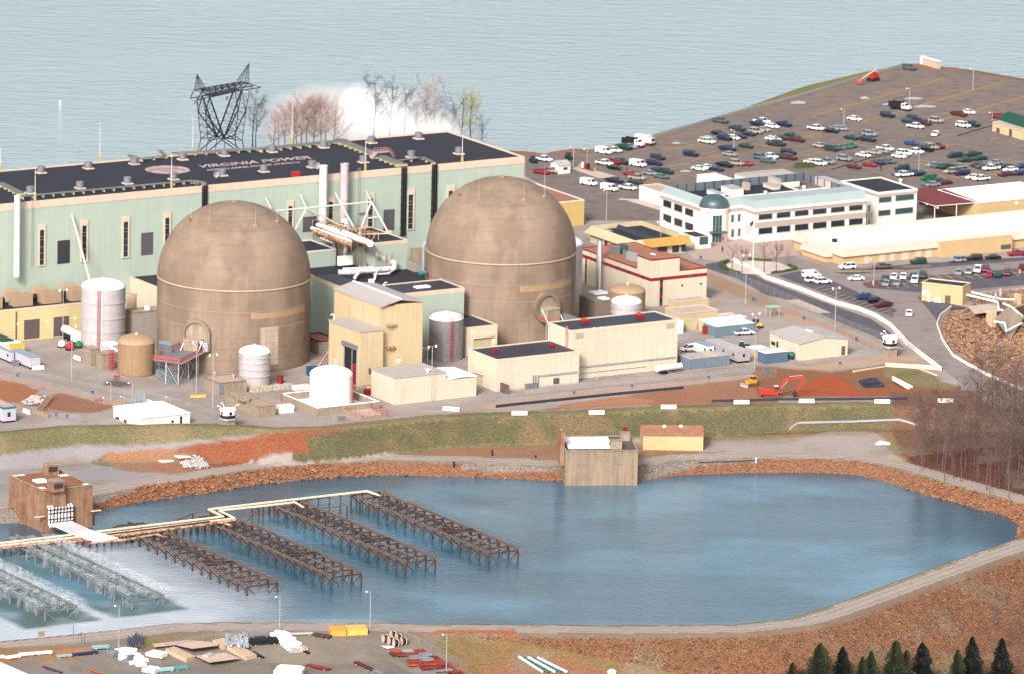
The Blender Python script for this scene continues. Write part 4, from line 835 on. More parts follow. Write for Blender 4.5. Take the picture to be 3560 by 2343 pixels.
for i,(x0,y0,x1,y1) in enumerate([(-60,310,70,385),(180,268,345,372),(440,243,605,345),(700,220,860,300)]):
 p=lb.c+U*lb.uv('R','R5',(x0+x1)/2,(y0+y1)/2)[0];w_=(x1-x0)/33.85/.86;Tq=Thing('cooling_fan_unit','tan louvred box unit on the low black roof, '+['cut off at the picture edge','second from the picture edge','third from the picture edge','partly behind the tall grey tank'][i],'cooling unit',p+Z*8.6,'tan box units on the low roof')
 o=lb.c+U*(lb.uv('R','R5',x0,320)[0])+V*3.2;Tq.part('casing',MB().box(o+Z*8.62,U*w_,V*3.4,Z*3.1),tanb);Tq.part('hood',MB().box(o+V*3.9+Z*10.6-U*.5,U*w_*.8,V*2.6,Z*1.7),mat('tan_top',c3(198,168,138,.8),.7,.1))
for i in range(2):single('exhaust_duct',MB().bar(lb.c+V*(7.2+i*.05)+U*(4+i*40)+Z*(9.9+i*.1),lb.c+V*(7.2+i*.05)+U*(42+i*27)+Z*(9.9+i*.1),.9,12),dsteel,'fat dark duct lying on the low black roof by the '+['rust stained wall','slanting white strut'][i],'duct')
for i,(x,y) in enumerate([(145,385),(410,355),(675,330),(200,408),(465,380),(730,352)]):oblk('roof_box','small tan box on the low black roof','roof box','R5',x-10,y,ZL+.5,x+26,x-26,tanb,ZL-.4,group='small tan boxes on the low roof')
single('strut',MB().bar(wallp('R1',648,905),G('R5',812,190,14),.3,8),wf,'long white slanting strut from the green wall down behind the tall grey tank','strut')
single('strut',MB().bar(wallp('R1',745,1320),G('R1',672,1448,12),.22,6),dsteel,'short black slanting strut at the foot of the green wall','strut')
b=Blk('R5',1440,262,11,1700,1085);building('machine_shop','cream building with black roof squeezed between the green hall and the nearer dome','building',b,beige,blkroof,cream,.3)
b=Blk('R5',1220,320,11.0,1243,1125,6.0);b.LV=4.5;building('tan_lean_to','small ochre lean-to with an orange lamp right behind the tall grey tank','building',b,yel,brownroof,cream,.25)
b=Blk('R5',1207,487,8.6,1470,1138);building('concrete_vault','concrete block between the tall grey tank and the dome with a pale flat roof','building',b,mat('ribbed_concrete',(0,0,0)),mat('concrete_roof_pink',c3(196,170,152,.8),.8,.08),conc,.3)
oblk('roof_fan','small white fan unit on the pale roof of the concrete block','roof unit','R5',1340,440,9.4,1360,1310,white_m,8.3)
for nm,x,y,H,xr,xl,lab in [('valve_vault',830,815,4.6,910,752,'tan concrete vault nearest the foot of the tall grey tank'),('valve_vault',938,862,4.2,1035,872,'tan concrete vault with pipe doors against the brown tank')]:
 b=Blk('R5',x,y,H,xr,xl);b.LV=min(b.LV,9);building(nm,lab,'vault',b,conc,mat('tan_gravel_roof',c3(190,158,132,.8),.9,.1),conc,.2);
oblk('roof_hatch','white hatch lid on the tan vault by the tall grey tank','hatch','R5',960,770,4.9,1075,915,white_m,4.4);oblk('roof_hatch','white hatch lid on the tan vault by the brown tank','hatch','R5',1060,820,4.6,1080,985,white_m,4.1)
def lframe(name,label,p,h,m,w=1.0,group=None):
 k=MB();T=Thing(name,label,'ladder',p,group)
 for a,b_ in ((0,0),(w,0),(0,w),(w,w)):T.part('post',MB().bar(p+U*a+V*b_,p+U*a+V*b_+Z*h,.1),m)
 n_=int(h/.9)
 for i in range(n_+1):z_=h*i/n_;k.bar(p+Z*z_,p+U*w+Z*z_,.07);k.bar(p+U*w+Z*z_,p+U*w+V*w+Z*z_,.07);k.bar(p+Z*z_,p+V*w+Z*z_,.07)
 T.part('rungs',k,m);return T
lframe('ladder_tower','narrow red ladder tower between the tan vault and the brown tank',G('R5',1005,1010,0),5.4,red_m)
lframe('ladder_tower','red ladder cage at the foot of the tall grey tank',G('R5',1050,800,0)+V*3,4.4,red_m,1.4)
lframe('ladder_tower','red caged ladder beside the bright white tank',G('R6',848,1230,0.2),8.2,red_m,.9)
single('jack_stand',MB().cb(G('R5',1060,1070,.6),1.6,.9,.25).cb(G('R5',1048,1070,0),.2,.2,.6).cb(G('R5',1075,1070,0),.2,.2,.6),red_m,'small red stand on the asphalt in front of the brown tank','stand')
def stuffbox(name,label,cat,r,x,y,w,d,h,m,z=0.,dirv=U,group=None):
 p=G(r,x,y,z);return single(name,MB().cb(p,w,d,h,dirv),m,label,cat,group)
# machines and bottles near the tall tank
for x,y,m,lab in [(560,800,white_m,'white rounded equipment cart beside the red one'),(630,825,red_m,'red rounded equipment cart beside the white one'),(715,805,greenp,'green rounded bin against the tall grey tank')]:
 p=G('R5',x,y,0);Tc=Thing('equipment_cart',lab,'cart',p);Tc.part('body',MB().lathe(p,[(0,.35),(.95,.35),(1,1.0),(.75,1.7),(.3,2.0),(0,2.05)],12),m,smooth=True);Tc.part('base',MB().cb(p,1.9,1.5,.34),dsteel)
p=G('R5',660,745,0);Tt=Thing('tank_truck','white tank truck parked tight behind the tall grey tank','truck',p)
Tt.part('cab',MB().cb(p+Z*.5-V*2,2.2,2.3,2.4,V),offwhite);Tt.part('tank',MB().bar(p+Z*2.3-V*.5,p+Z*2.3+V*5,1.1,14),offwhite);Tt.part('chassis',MB().cb(p+Z*.5+V*2,6.5,2,.6,V),dsteel)
for i in (-2.2,.8,3.6):Tt.part('wheel',MB().bar(p+V*i-U*1.15+Z*.5,p+V*i+U*1.15+Z*.5,.5,12),black)
# trailers and containers
def trailer(label,r,x,y,H,xr,xl,wall,roofm,z0=.5,name='site_trailer',cat='trailer',wins=(),fasc=None,group=None):
 b=Blk(r,x,y,H,xr,xl,z0);T=Thing(name,label,cat,Vector((b.c.x,b.c.y,0)),group)
 T.part('body',b.box(MB(),0,b.LU,0,b.LV,z0,H-.12),wall);T.part('roof',b.box(MB(),-.08,b.LU+.08,-.08,b.LV+.08,H-.118,H+.02),roofm)
 if z0>.2: T.part('underframe',b.box(MB(),.2,b.LU-.2,.3,b.LV-.3,.02,z0-.01),black)
 for sd_,s_,w_,h0,h1 in wins: T.part('window',b.slab(MB(),sd_,s_,s_+w_,z0+h0,z0+h1,.01,.05),glass)
 if fasc: T.part('fascia',b.ring(MB(),.1,.15,H-.5,H+.05),fasc)
 return T,b
lav=mat('lavender_siding',c3(206,202,214,.8),.6,.05,.5,seam=1.2)
trailer('pale lavender trailer with a grey blue roof standing nearest the white barrier','R5',275,893,3.2,365,100,lav,mat('blue_grey_roof',c3(150,172,190,.8),.6,.08))
trailer('pale lavender trailer with a small window cut off by the picture edge','R5',97,843,3.2,125,-230,lav,mat('blue_grey_roof',(0,0,0)),wins=(('L',1.2,.9,1.1,1.9),))
trailer('yellow shipping container behind the lavender trailers','R5',98,775,2.8,223,20,yellow,yellow,0,'container','container')
trailer('white box container between the green roof and the lavender trailer','R5',-10,775,2.9,190,-60,offwhite,whiteroof,0,'container','container')
trailer('low shed with a dark green roof at the picture edge','R5',20,745,3.2,125,-300,greenp,mat('green_roof',c3(34,84,70,.75),.6,.1),0,'shed','shed')
trailer('white office trailer with teal fascia and pink roof at the picture edge','R5',30,1345,4.2,145,-260,lav,mat('pinkish_roof',c3(208,176,170,.8),.7,.1),.5,wins=(('R',1.2,.9,1.1,2.3),),fasc=mat('teal_fascia',c3(70,130,150,.8),.6))
# pale spoil, planks
def rocks(name,label,pts,n_,smin,smax,m,z=None,seed=1,kind='stuff',flat=.7):
 r_=np.random.RandomState(seed);k=MB();A=np.array([(p[0],p[1]) for p in pts]);lo,hi=A.min(0),A.max(0);c=0
 while c<n_:
  x_,y_=lo+(hi-lo)*r_.rand(2)
  if not inside(np.array([x_]),np.array([y_]),pts)[0]: continue
  z_=hz((x_,y_)) if z is None else z(x_,y_);s_=smin+(smax-smin)*r_.rand()**2;a=r_.rand(6,3)*.5+.75
  base=np.array([(1,0,0),(-1,0,0),(0,1,0),(0,-1,0),(0,0,1),(0,0,-1)])*a*s_*np.array([1,1,flat]);t=r_.rand()*6.28
  R2_=np.array([[math.cos(t),-math.sin(t),0],[math.sin(t),math.cos(t),0],[.3*math.sin(t*3),.3*math.cos(t*3),1]]);v=base@R2_+np.array([x_,y_,z_+s_*.25])
  k.add(v,[(0,2,4),(2,1,4),(1,3,4),(3,0,4),(2,0,5),(1,2,5),(3,1,5),(0,3,5)]);c+=1
 return single(name,k,m,label,'rocks' if kind=='stuff' else 'pile',kind=kind)
palerock=mat('pale_rubble',c3(196,186,184,.8),.9,.25,1.)
rocks('rubble','pale broken rubble heap on the bare orange ground near the trailers',[G('R5',*a) for a in [(190,1310),(300,1250),(420,1255),(380,1320),(250,1335)]],150,.2,.6,palerock,z=lambda x,y: .3,seed=4)
for i in range(4):a,b_=G('R5',325+i*18,1372,.15),G('R5',430+i*18,1238,.9);single('steel_beam',MB().bar(a,b_,.16,4),mat('tan_beam',c3(190,160,134,.8),.7,.1),'long tan beam leaning beside the pale rubble heap','beam','tan beams by the rubble')
barr=mat('white_concrete_barrier',c3(236,226,216,.85),.8,.06)
def barrier(label,p,d,L_=3.6,name='concrete_barrier',group='white concrete barriers along the ridge'):
 d=d.normalized();e=Vector((-d.y,d.x,0));pr=[(-.4,0),(.4,0),(.38,.2),(.18,.45),(.13,1.05),(-.13,1.05),(-.18,.45),(-.38,.2)]
 return single(name,MB().ext([p-d*L_/2+e*a+Z*b_ for a,b_ in pr],d*L_),barr,label,'barrier',group)
XD=Vector((1,.03,0))
for i,(r,x,y,lab) in enumerate([('S2',1745,68,'white concrete barrier below the grey roofed beige building'),('S3',15,498,'white concrete barrier below the low beige building with black roof'),('S3',715,492,'white concrete barrier on the ridge below the black tarp end'),('S3',1368,442,'white concrete barrier on the ridge above the small pond-side house'),('S3',2030,398,'white concrete barrier on the ridge next to the red excavator tracks'),('S4',375,518,'white concrete barrier on the ridge below the excavator bucket'),('S4',1062,522,'white concrete barrier on the ridge below the black tarp pile'),('S4',1635,515,'white concrete block barrier among the bare trees')]):
 p=ground_at(r,x,y);barrier(lab,p,Vector((1,-.25 if i==0 else .12,0)),4.1 if i else 4.4)
for x,y,lab,d in [(345,1000,'white concrete barrier in front of the lavender trailer',U),(700,910,'pale concrete barrier by the tan vault',-V),(240,1395,'pale concrete barrier near the office trailer',-V)]: barrier(lab,G('R5',x,y,0),d,3.4,group=None)
single('retaining_beam',MB().box(G('R5',140,1345,0),(G('R5',440,1440,0)-G('R5',140,1345,0)),Vector((.3,.8,0)),Z*.9),conc,'long low concrete beam running past the beams to the gate','kerb wall')
# hatch platform of the dome nearest the tall grey tank
DZ=6.2
PA,PB_,PD=G('R5',1640,940,DZ),G('R5',1912,803,DZ),G('R5',1388,905,DZ);PC=PB_+(PD-PA)*.95
Tp=Thing('hatch_platform','steel platform with red railings on legs, at the dome by the brown tank','platform',Vector((PA.x,PA.y,0)))
Tp.part('deck',MB().ext([PA,PB_,PC,PD],Z*-.35),steel);Tp.part('edge_beam',MB().box(PA-V*.1-U*.0-Z*.45+Vector((.05,-.15,0)),PB_-PA,Vector((.06,-.1,0)),Z*.6),cream)
redrail=mat('red_rail',c3(206,62,70,.8),.6,.1)
netm=bpy.data.materials.new('rail_netting');netm.use_nodes=True
def netting(m,col,alpha):
 n=m.node_tree.nodes;b=n['Principled BSDF'];b.inputs['Base Color'].default_value=(*col,1);b.inputs['Alpha'].default_value=alpha;b.inputs['Roughness'].default_value=.9
netting(netm,c3(214,90,96,.8),.42)
def railing(T,pts,m,h=1.1,net=None,name='railing',step=1.8):
 for a,b_ in zip(pts[:-1],pts[1:]):
  k=MB();n_=max(1,int((b_-a).length/step))
  for i in range(n_+1):c_=a+(b_-a)*i/n_;k.bar(c_,c_+Z*h,.06)
  for z_ in (h,h*.5):k.bar(a+Z*z_,b_+Z*z_,.05)
  o=T.part(name,k,m)
  if net: T.part('netting',MB().quad(a+Z*.05,b_+Z*.05,b_+Z*(h-.05),a+Z*(h-.05)),net,o)
railing(Tp,[PD,PA,PB_],redrail,1.2,netm);railing(Tp,[PC+(PD-PC)*.5,PC],redrail,1.2,netm)
for t_ in (0.02,.35,.68):
 for w_ in (.1,.55):
  c_=PA+(PB_-PA)*t_+(PD-PA)*w_;Tp.part('leg',MB().bar(Vector((c_.x,c_.y,0)),c_-Z*.3,.2),lsteel)
for t_ in (0.02,.35):
 c0_=PA+(PB_-PA)*t_+(PD-PA)*.1;c1_=PA+(PB_-PA)*(t_+.33)+(PD-PA)*.1;Tp.part('brace',MB().bar(Vector((c0_.x,c0_.y,.2)),c1_-Z*.5,.09),lsteel);Tp.part('brace',MB().bar(Vector((c1_.x,c1_.y,.2)),c0_-Z*.5,.09),lsteel)
c0_=PA+(PD-PA)*.1;c1_=PA+(PD-PA)*.55;Tp.part('brace',MB().bar(Vector((c0_.x,c0_.y,.2)),c1_-Z*.5,.09),lsteel)
def airlock(name,lab,L0,d,t,z0,h):
 Ta=Thing(name,lab,'airlock',L0+d*(DR+2)+Z*z0);Ta.part('body',MB().box(L0+d*(DR-.6)-t*2.1+Z*z0,d*4.0,t*4.2,Z*h),conc);Ta.part('lid',MB().box(L0+d*(DR-.6)-t*2.2+Z*(z0+h),d*4.15,t*4.4,Z*.2),mat('concrete_roof_pink',c3(196,170,152,.8),.8,.08))
 for s_ in (-2.6,2.6):Ta.part('strut',MB().bar(L0+d*(DR+4.2)+t*s_+Z*z0,L0+d*(DR+1.4)+t*s_+Z*(z0+h),.13),white_m)
airlock('airlock_housing','tan concrete airlock box with white struts on the red railed platform',Vector((0,0,0)),hd1,ht1,DZ,2.7)
single('grey_cabinet',MB().cb(hd1*(DR+1.2)+ht1*3.6+Z*DZ,1.6,1.6,2.4,ht1),lsteel,'pale grey cabinet on the red railed platform at its dome end','cabinet');oblk('grey_equipment_box','dark grey box with a flat roof on the far corner of the red railed platform','cabinet','R5',1520,800,DZ+1.6,1560,1430,steel,DZ)
Tg=Thing('wire_cage','blue grey wire cage with a round red sign below the steel platform','cage',G('R5',1535,1130,0));b=Blk('R5',1535,1045,2.6,1562,1415);b.LU=max(b.LU,2.5)
fn=bpy.data.materials.new('wire_mesh');fn.use_nodes=True;netting(fn,c3(150,168,176,.8),.45);blg=mat('blue_grey_steel',c3(120,140,160,.8),.5)
Tg.part('mesh_panel',b.box(MB(),0,b.LU,0,b.LV,0.05,2.5),fn)
for a,b2 in ((0,0),(1,0),(0,1),(1,1),(0,.5)):p=b.pt(a*b.LU,b2*b.LV,0);Tg.part('post',MB().bar(p,p+Z*2.6,.1),blg)
Tg.part('top_frame',b.ring(MB(),.08,.16,2.5,2.66),blg);Tg.part('sign',b.slab(MB(),'L',b.LV*.5-.3,b.LV*.5+.3,1.2,1.8,.1,.14),red_m)
for x in (1440,1552):
 p=G('R5',x,1030,0);lframe if 0 else Tp.part('hoist_post',MB().bar(p,Vector((p.x,p.y,DZ+2.6)),.1),blg)
a,b_=G('R5',1440,1030,0),G('R5',1552,1030,0);Tp.part('hoist_gate',MB().box(Vector((a.x,a.y,DZ+.1)),Vector((b_.x-a.x,b_.y-a.y,0)),Vector((0,.05,0)),Z*2.4),fn)
# platform and stairs of the other dome
PZ=6.6;Q1,Q2=G('R7',170,815,PZ),G('R7',350,855,PZ);Q3=Q2+Vector((1,3.2,0));Q4=Q1+Vector((1,3.2,0))
Ts=Thing('hatch_platform','red railed platform and stairs at the hatch of the dome behind the machine hall','platform',Vector((Q1.x,Q1.y,0)));Ts.part('deck',MB().ext([Q1,Q2,Q3,Q4],Z*-.3),steel);railing(Ts,[Q4,Q1,Q2],redrail,1.15,netm)
s0_,s1_=Q1+Z*0,G('R7',90,915,3.3);s2_=G('R7',190,1000,0)
for a,b_ in ((s0_,s1_),(s1_,s2_)):
 Ts.part('stair_flight',MB().ext([a,b_,b_+Vector((.9,.9,0)),a+Vector((.9,.9,0))],Z*-.2),lsteel);railing(Ts,[a,b_],redrail,1.05,netm)
for c_ in (Q1,Q2,(Q1+Q2)/2,s1_):Ts.part('leg',MB().bar(Vector((c_.x,c_.y,0)),c_-Z*.2,.12),lsteel)
airlock('airlock_housing','tan concrete airlock box with white struts on the platform behind the machine hall',Vector((d2.x,d2.y,0)),hd2,ht2,PZ,3.2)
oblk('grey_equipment_box','dark grey flat roofed box behind the machine hall roof','cabinet','R7',560,810,8.5,575,410,steel,5)
# bunkers
b=Blk('R5',1990,1122,3.4,2242,1845);T_=building('concrete_bunker','square concrete bunker with two round roof vents beside the ribbed white tank','bunker',b,conc,mat('concrete_roof_pink',(0,0,0)),conc,.15)
for x,y in ((1950,1050),(2120,1072)):p=G('R5',x,y,3.2);T_.part('roof_vent',MB().lathe(p,[(.25,0),(.25,.4),(.45,.45),(.45,.8),(0,.95)],12),lsteel)
rectpart(T_,b,'R','R5',1990,1140,2025,1225,'door',mat('blue_grey_steel',(0,0,0)))
b=Blk('R6',0,1335,3.0,120,-300);b.LU=max(b.LU,5);T_=building('concrete_bunker','tan walled roofless yard building next to the white guard tower','bunker',b,conc,mat('tan_gravel_roof',(0,0,0)),conc,.3);oblk('rooftop_block','square concrete block on the roof of the tan bunker by the guard tower','roof block','R5',2205,1240,4.6,2262,2140,conc,3)
b=Blk('R6',185,1340,1.8,320,150);b.LV=2.6;T_=Thing('storage_box','white box with a flat lid on bare ground by the white basin','box',b.c);T_.part('body',b.box(MB(),0,b.LU,0,b.LV,0,1.6),white_m);T_.part('lid',b.box(MB(),-.08,b.LU+.08,-.08,b.LV+.08,1.61,1.85),offwhite)
b=Blk('R5',1282,1440,3.0,1725,1028);T_=building('gatehouse','long white flat building half hidden behind the grassy ridge','building',b,offwhite,whiteroof,white_m,.2,pout=.15)
for r_ in ((1052,1430,1082,1490),(1128,1455,1150,1500)):rectpart(T_,b,'L','R5',*r_,'window',glass)
rectpart(T_,b,'R','R5',1632,1425,1650,1495,'door',dsteel);rectpart(T_,b,'R','R5',1555,1462,1575,1482,'window',glass)
def guard_tower(label,r,x,y,zc,w_=3.4):
 p=G(r,x,y,zc);p.z=0;p+=Vector((0,w_*.5,0));T=Thing('guard_tower',label,'guard tower',p,'guard towers');h=w_/2
 T.part('column',MB().cb(p,w_*.8,w_*.8,zc-.4),conc)
 def ring8(s_,z0,z1,m,nm,par=None):
  c_=h*s_;q_=.35;pts=[(c_,c_*q_*1.6),(c_*q_*1.6,c_),(-c_*q_*1.6,c_),(-c_,c_*q_*1.6),(-c_,-c_*q_*1.6),(-c_*q_*1.6,-c_),(c_*q_*1.6,-c_),(c_,-c_*q_*1.6)]
  pts=[Vector((p.x+a*math.cos(.5)-b_*math.sin(.5),p.y+a*math.sin(.5)+b_*math.cos(.5))) for a,b_ in pts];return T.part(nm,MB().prism([(v.x,v.y) for v in pts],z0,z1),m,par)
 ring8(1.12,zc-.4,zc+.1,lsteel,'balcony');ring8(1.0,zc+.1,zc+.9,mat('gunport_band',(.015,.015,.02),.5),'dark_band');cb_=ring8(1.0,zc+.91,zc+2.0,white_m,'cabin')
 for a in range(8):
  t=.5+math.pi/8*(2*a+1)-math.pi/8*1;d=Vector((math.cos(t),math.sin(t),0));T.part('window',MB().box(p+d*h*(1.0 if a % 2==0 else 1.02)*(.99)-Vector((-d.y,d.x,0))*.42+Z*(zc+1.0),Vector((-d.y,d.x,0))*.84,d*.06,Z*.75),mat('gunport_band',(0,0,0)),cb_)
 ring8(1.15,zc+2.01,zc+2.35,white_m,'roof');k=MB()
 for t in (0.4,2.2,3.6,5.2):a=p+Vector((math.cos(t),math.sin(t),0))*h+Z*(zc+2.3);k=MB().path([a,a+Z*.9+Vector((math.cos(t),math.sin(t),0))*.5,a+Z*1.1+Vector((math.cos(t),math.sin(t),0))*1.0],.07,5);k.ball(a+Z*1.0+Vector((math.cos(t),math.sin(t),0))*1.1,.24,8,5);T.part('roof_light',k,white_m)
 for i in range(3):T.part('roof_light',MB().ball(p+Vector((-.8+.8*i,0,zc+2.6)),.3,8,5),white_m)
 return T
guard_tower('white guard tower with dark window band between the white gatehouse and the tan bunker','R5',2065,1452,2.6)
guard_tower('white guard tower with dark window band at the fence corner by the road','R8',1137,1318,2.9)
# lamp posts
lampn=0
def lamp_post(label,r,xb,yb,ytop,heads=2,lit=True,z=0.,m=None,single_=False):
 p=G(r,xb,yb,z);h=(yb-ytop)/33.;T=Thing('street_lamp',label,'street lamp',p,'lamp posts around the site');T.part('pole',MB().bar(p,p+Z*h,.13,6,.08),m or lsteel);T.part('base',MB().cb(p,.6,.6,.3),conc)
 for i in range(heads):
  d=(U if i==0 else -U) if heads==2 else -U;T.part('arm',MB().bar(p+Z*(h-.1),p+Z*h+d*1.0,.06),m or lsteel);hd_=T.part('lamp_head',MB().ball(p+Z*(h+.02)+d*1.1,.3,10,6,.8),offwhite)
  if lit: T.part('bulb',MB().ball(p+Z*(h-.2)+d*1.1,.2,8,5),lampglow,hd_)
 return T
for a in [('twin headed lamp post in front of the low yellow building','R5',570,740,280),('twin headed lamp post beside the perimeter fence near the tan vaults','R5',650,1105,620),('tall twin headed lamp post on a yellow kerb under the steel platform','R5',1780,1222,760),('twin headed lamp post in front of the concrete bunker','R5',1930,1372,880),('twin headed lamp post in front of the grey roofed beige building','R6',1565,1300,800),('twin headed lamp post in front of the long beige machine hall wall','R7',715,1370,895),('twin headed lamp post beside the grey container row','R7',2148,1280,760),('twin headed lamp post in front of the low tan building by the fence','R8',633,1190,780),('twin headed lamp post at the dark drive by the round planting bed','R7',2065,690,210),('twin headed lamp post in front of the ochre trimmed canteen','R3',1295,1215,950)]: lamp_post(*a)
for a in [('single lamp post standing behind the working spray racks','S5',1078,1310,990,1,False,-5.5),('single lamp post by the pond road above the grey pipe stack','S6',188,1155,895,1,False,-5.5),('single lamp post by the yellow boxes','S6',1008,1158,855,1,False,-5.5),('single lamp post beside the rusty beam heap','S6',1700,1535,1245,1,False,-9),('lone lamp post near the square emblem of the parking bays by the office','R8',985,770,515,1,False),('lamp post by the square fuel island','R3',627,490,290,1,False),('lamp post beside the small white kiosk','R3',503,515,262,1,False),('lamp post on the drive behind the ochre annex','R3',803,955,660,1,False),('lamp post between the first parked rows near the shore','R3',1960,325,110,1,False),('lamp post standing beside the silver cars mid car park','R4',713,775,575,1,False),('lamp post near the bright green van','R4',1393,1165,985,1,False),('lamp post beside the dump truck','R4',1308,600,380,1,False),('lamp post near the far corner of the empty car park','R4',1885,430,200,1,False),('lamp post near the red pickup','R4',2060,700,620,1,False)]: lamp_post(*a)
for x,y in ((1050+60,0),):pass
single('lamp_footing',MB().box(G('R5',1725,1255,0),G('R5',1868,1250,0)-G('R5',1725,1255,0),Vector((.1,1.2,0)),Z*.5),yellow,'yellow kerb block round the foot of the tall lamp post','kerb')
# fences: posts, rails and see-through mesh
fmesh=bpy.data.materials.new('chain_link');fmesh.use_nodes=True;netting(fmesh,c3(170,165,165,.8),.17)
def fence(label,pts,h=2.4,step=4.,name='chain_link_fence',z=None,postm=None):
 T=Thing(name,label,'fence',pts[0]);run=[Vector(p) for p in pts]
 for a,b_ in zip(run[:-1],run[1:]):
  n_=max(1,int((b_-a).length/step));o=T.part('mesh_panel',MB().quad(a,b_,b_+Z*h,a+Z*h),fmesh);T.part('top_rail',MB().bar(a+Z*h,b_+Z*h,.045),postm or steel,o)
  for i in range(n_):c_=a+(b_-a)*i/n_;T.part('post',MB().bar(c_,c_+Z*(h+.2),.06),postm or steel)
 return T
F=lambda r,pts,z=0.: [G(r,x,y,z) for x,y in pts]
fence('inner perimeter fence along the pink gravel strip near the tan vaults',F('R5',[(-20,1015),(400,1105),(900,1215),(1200,1270)]))
fence('outer perimeter fence along the pink gravel strip near the rubble heap',F('R5',[(-20,1090),(380,1175),(960,1330)]))
fence('perimeter fence in front of the beige buildings and the grey container',F('S3',[(-100,350),(800,255),(1590,190),(2349,100)]))
fence('second perimeter fence along the excavation',F('S3',[(-200,425),(800,320),(1590,245),(2349,160)]))
fence('fence from the guard tower by the road back past the tan flat building',F('R8',[(1080,1380),(700,1210),(200,1010),(-200,870)]))
fence('second fence beside the dark empty drive',F('R8',[(1400,1370),(1090,1290),(700,1140),(150,895),(-330,700)]))
fence('fence along the foot of the ridge by the construction dirt',F('S3',[(180,500),(700,470),(1210,440)],0),1.4,2.5,postm=brown)
fence('fence behind the white gatehouse',F('R5',[(1960,1450),(1720,1370),(1230,1240)],0))
fence('fence with blue signs beside the office trailer yard',F('R5',[(440,1440),(735,1490),(1030,1440)],0))
for r,pts_ in [('R5',[(160,1065),(840,1222),(510,1425),(607,1440)]),('S3',[(510,307),(1035,245),(1733,170),(2270,110)]),('R8',[(350,1075),(828,1260),(680,1478)]),('R7',[(1660,262),(2138,640)])]:
 for x,y in pts_: p=G(r,x,y+14,0);single('fence_sign',MB().box(p-U*.4+Z*.5,U*.8,V*.05,Z*.8),bluem,'small blue square sign on the perimeter fence','sign','blue signs along the fence')
# -------------------------- sheets on the flat ground to the right
def sheet(name,polys,m,z,label=None):
 k=MB()
 for pts in polys: k.add([(p[0],p[1],z) for p in pts],[tuple(range(len(pts)))])
 me_=bpy.data.meshes.new(name);bm=bmesh.new();
 for f in k.f: bm.faces.new([bm.verts.new(k.v[i]) for i in f])
 bmesh.ops.recalc_face_normals(bm,faces=bm.faces)
 for f in bm.faces:
  if f.normal.z<0: f.normal_flip()
 bmesh.ops.triangulate(bm,faces=bm.faces);bm.to_mesh(me_);bm.free();me_.materials.append(m)
 o=bpy.data.objects.new(name,me_);C.objects.link(o);o['kind']='structure';return o
asph=mat('worn_asphalt',c3(142,127,121,.68),.92,.12,.25,col2=c3(124,111,106,.68),m2=.5)
asph2=mat('pale_asphalt',c3(162,148,144,.72),.92,.1,.2,col2=c3(146,133,130,.72),m2=.52)
asphd=mat('dark_asphalt',c3(98,94,104,.76),.9,.12,.3,col2=c3(116,110,116,.76),m2=.55)
pale=mat('pale_concrete_pad',c3(212,190,176,.78),.9,.07,.4)
white_s=mat('white_concrete',c3(238,226,214,.85),.85,.06)
sheet('parking_lot',[[G(*a) for a in [('R3',70,385),('R3',690,325),('R3',950,300),('R3',1185,232),('R3',1750,62),('R4',0,575),('R4',600,410),('R4',1255,215),('R4',1400,235),('R4',1620,245),('R4',2349,345),('R4',2900,430),('R4',2900,1500),('R4',1300,1500),('R3',1330,780),('R3',1300,960),('R3',620,960),('R3',560,800),('R3',70,560)]]],asph,.03)
sheet('car_park_drive',[[G(*a) for a in [('R8',-400,480),('R8',250,500),('R8',620,620),('R8',1600,560),('R8',2900,470),('R8',2900,720),('R8',1900,830),('R8',1680,965),('R8',1560,1100),('R8',1620,1300),('R8',1850,1500),('R8',2300,1700),('R8',2600,1900),('R8',2100,1900),('R8',1590,1500),('R8',1290,1290),('R8',1000,1050),('R8',600,905),('R8',0,690),('R8',-300,580)]]],asph2,.03)
sheet('dark_drive',[[G(*a) for a in [('R3',1700,1360),('R3',1850,1330),('R3',2100,1430),('R8',0,722),('R8',620,950),('R8',960,1070),('R8',1120,1180),('R8',1270,1330),('R8',1090,1270),('R8',600,1070),('R8',300,920),('R8',0,850),('R3',2000,1490),('R3',1720,1400)]]],asphd,.03)
sheet('bay_asphalt',[[G('R8',*a) for a in [(120,680),(300,640),(640,740),(1200,990),(1150,1050),(1000,1000),(600,860)]],[G('R8',*a) for a in [(880,745),(1030,720),(2000,640),(2900,560),(2900,720),(1900,800),(1400,830),(930,790)]],[G('R8',*a) for a in [(620,650),(1300,575),(2900,480),(2900,500),(1600,600),(760,670)]],[G('R8',*a) for a in [(1380,870),(1840,970),(1660,985),(1560,1090),(1500,1010)]]],asphd,.06)
sheet('concrete_pad',[[G('R3',*a) for a in [(480,492),(560,468),(905,562),(740,580)]],[G('R3',*a) for a in [(930,760),(1120,770),(1310,850),(1290,870),(1050,800)]],[G('R8',*a) for a in [(160,905),(300,895),(600,1015),(480,1022)]]],pale,.065)
sheet('plaza',[[G('P2',*a) for a in [(520,735),(640,700),(980,650),(1240,640),(1330,800),(1000,830),(700,850),(480,830),(430,780)]]],mat('plaza_paving',c3(196,172,160,.78),.9,.08,.4),.065)
sheet('planting_bed',[[G('P2',*a) for a in [(745,870),(830,852),(960,842),(1150,855),(1250,890),(1290,920),(1110,945),(1000,955),(850,945),(760,915)]]],mat('pale_bed_gravel',c3(230,212,200,.8),.9,.07,.6),.07)
fresh=mat('puddle_water',(0,0,0))
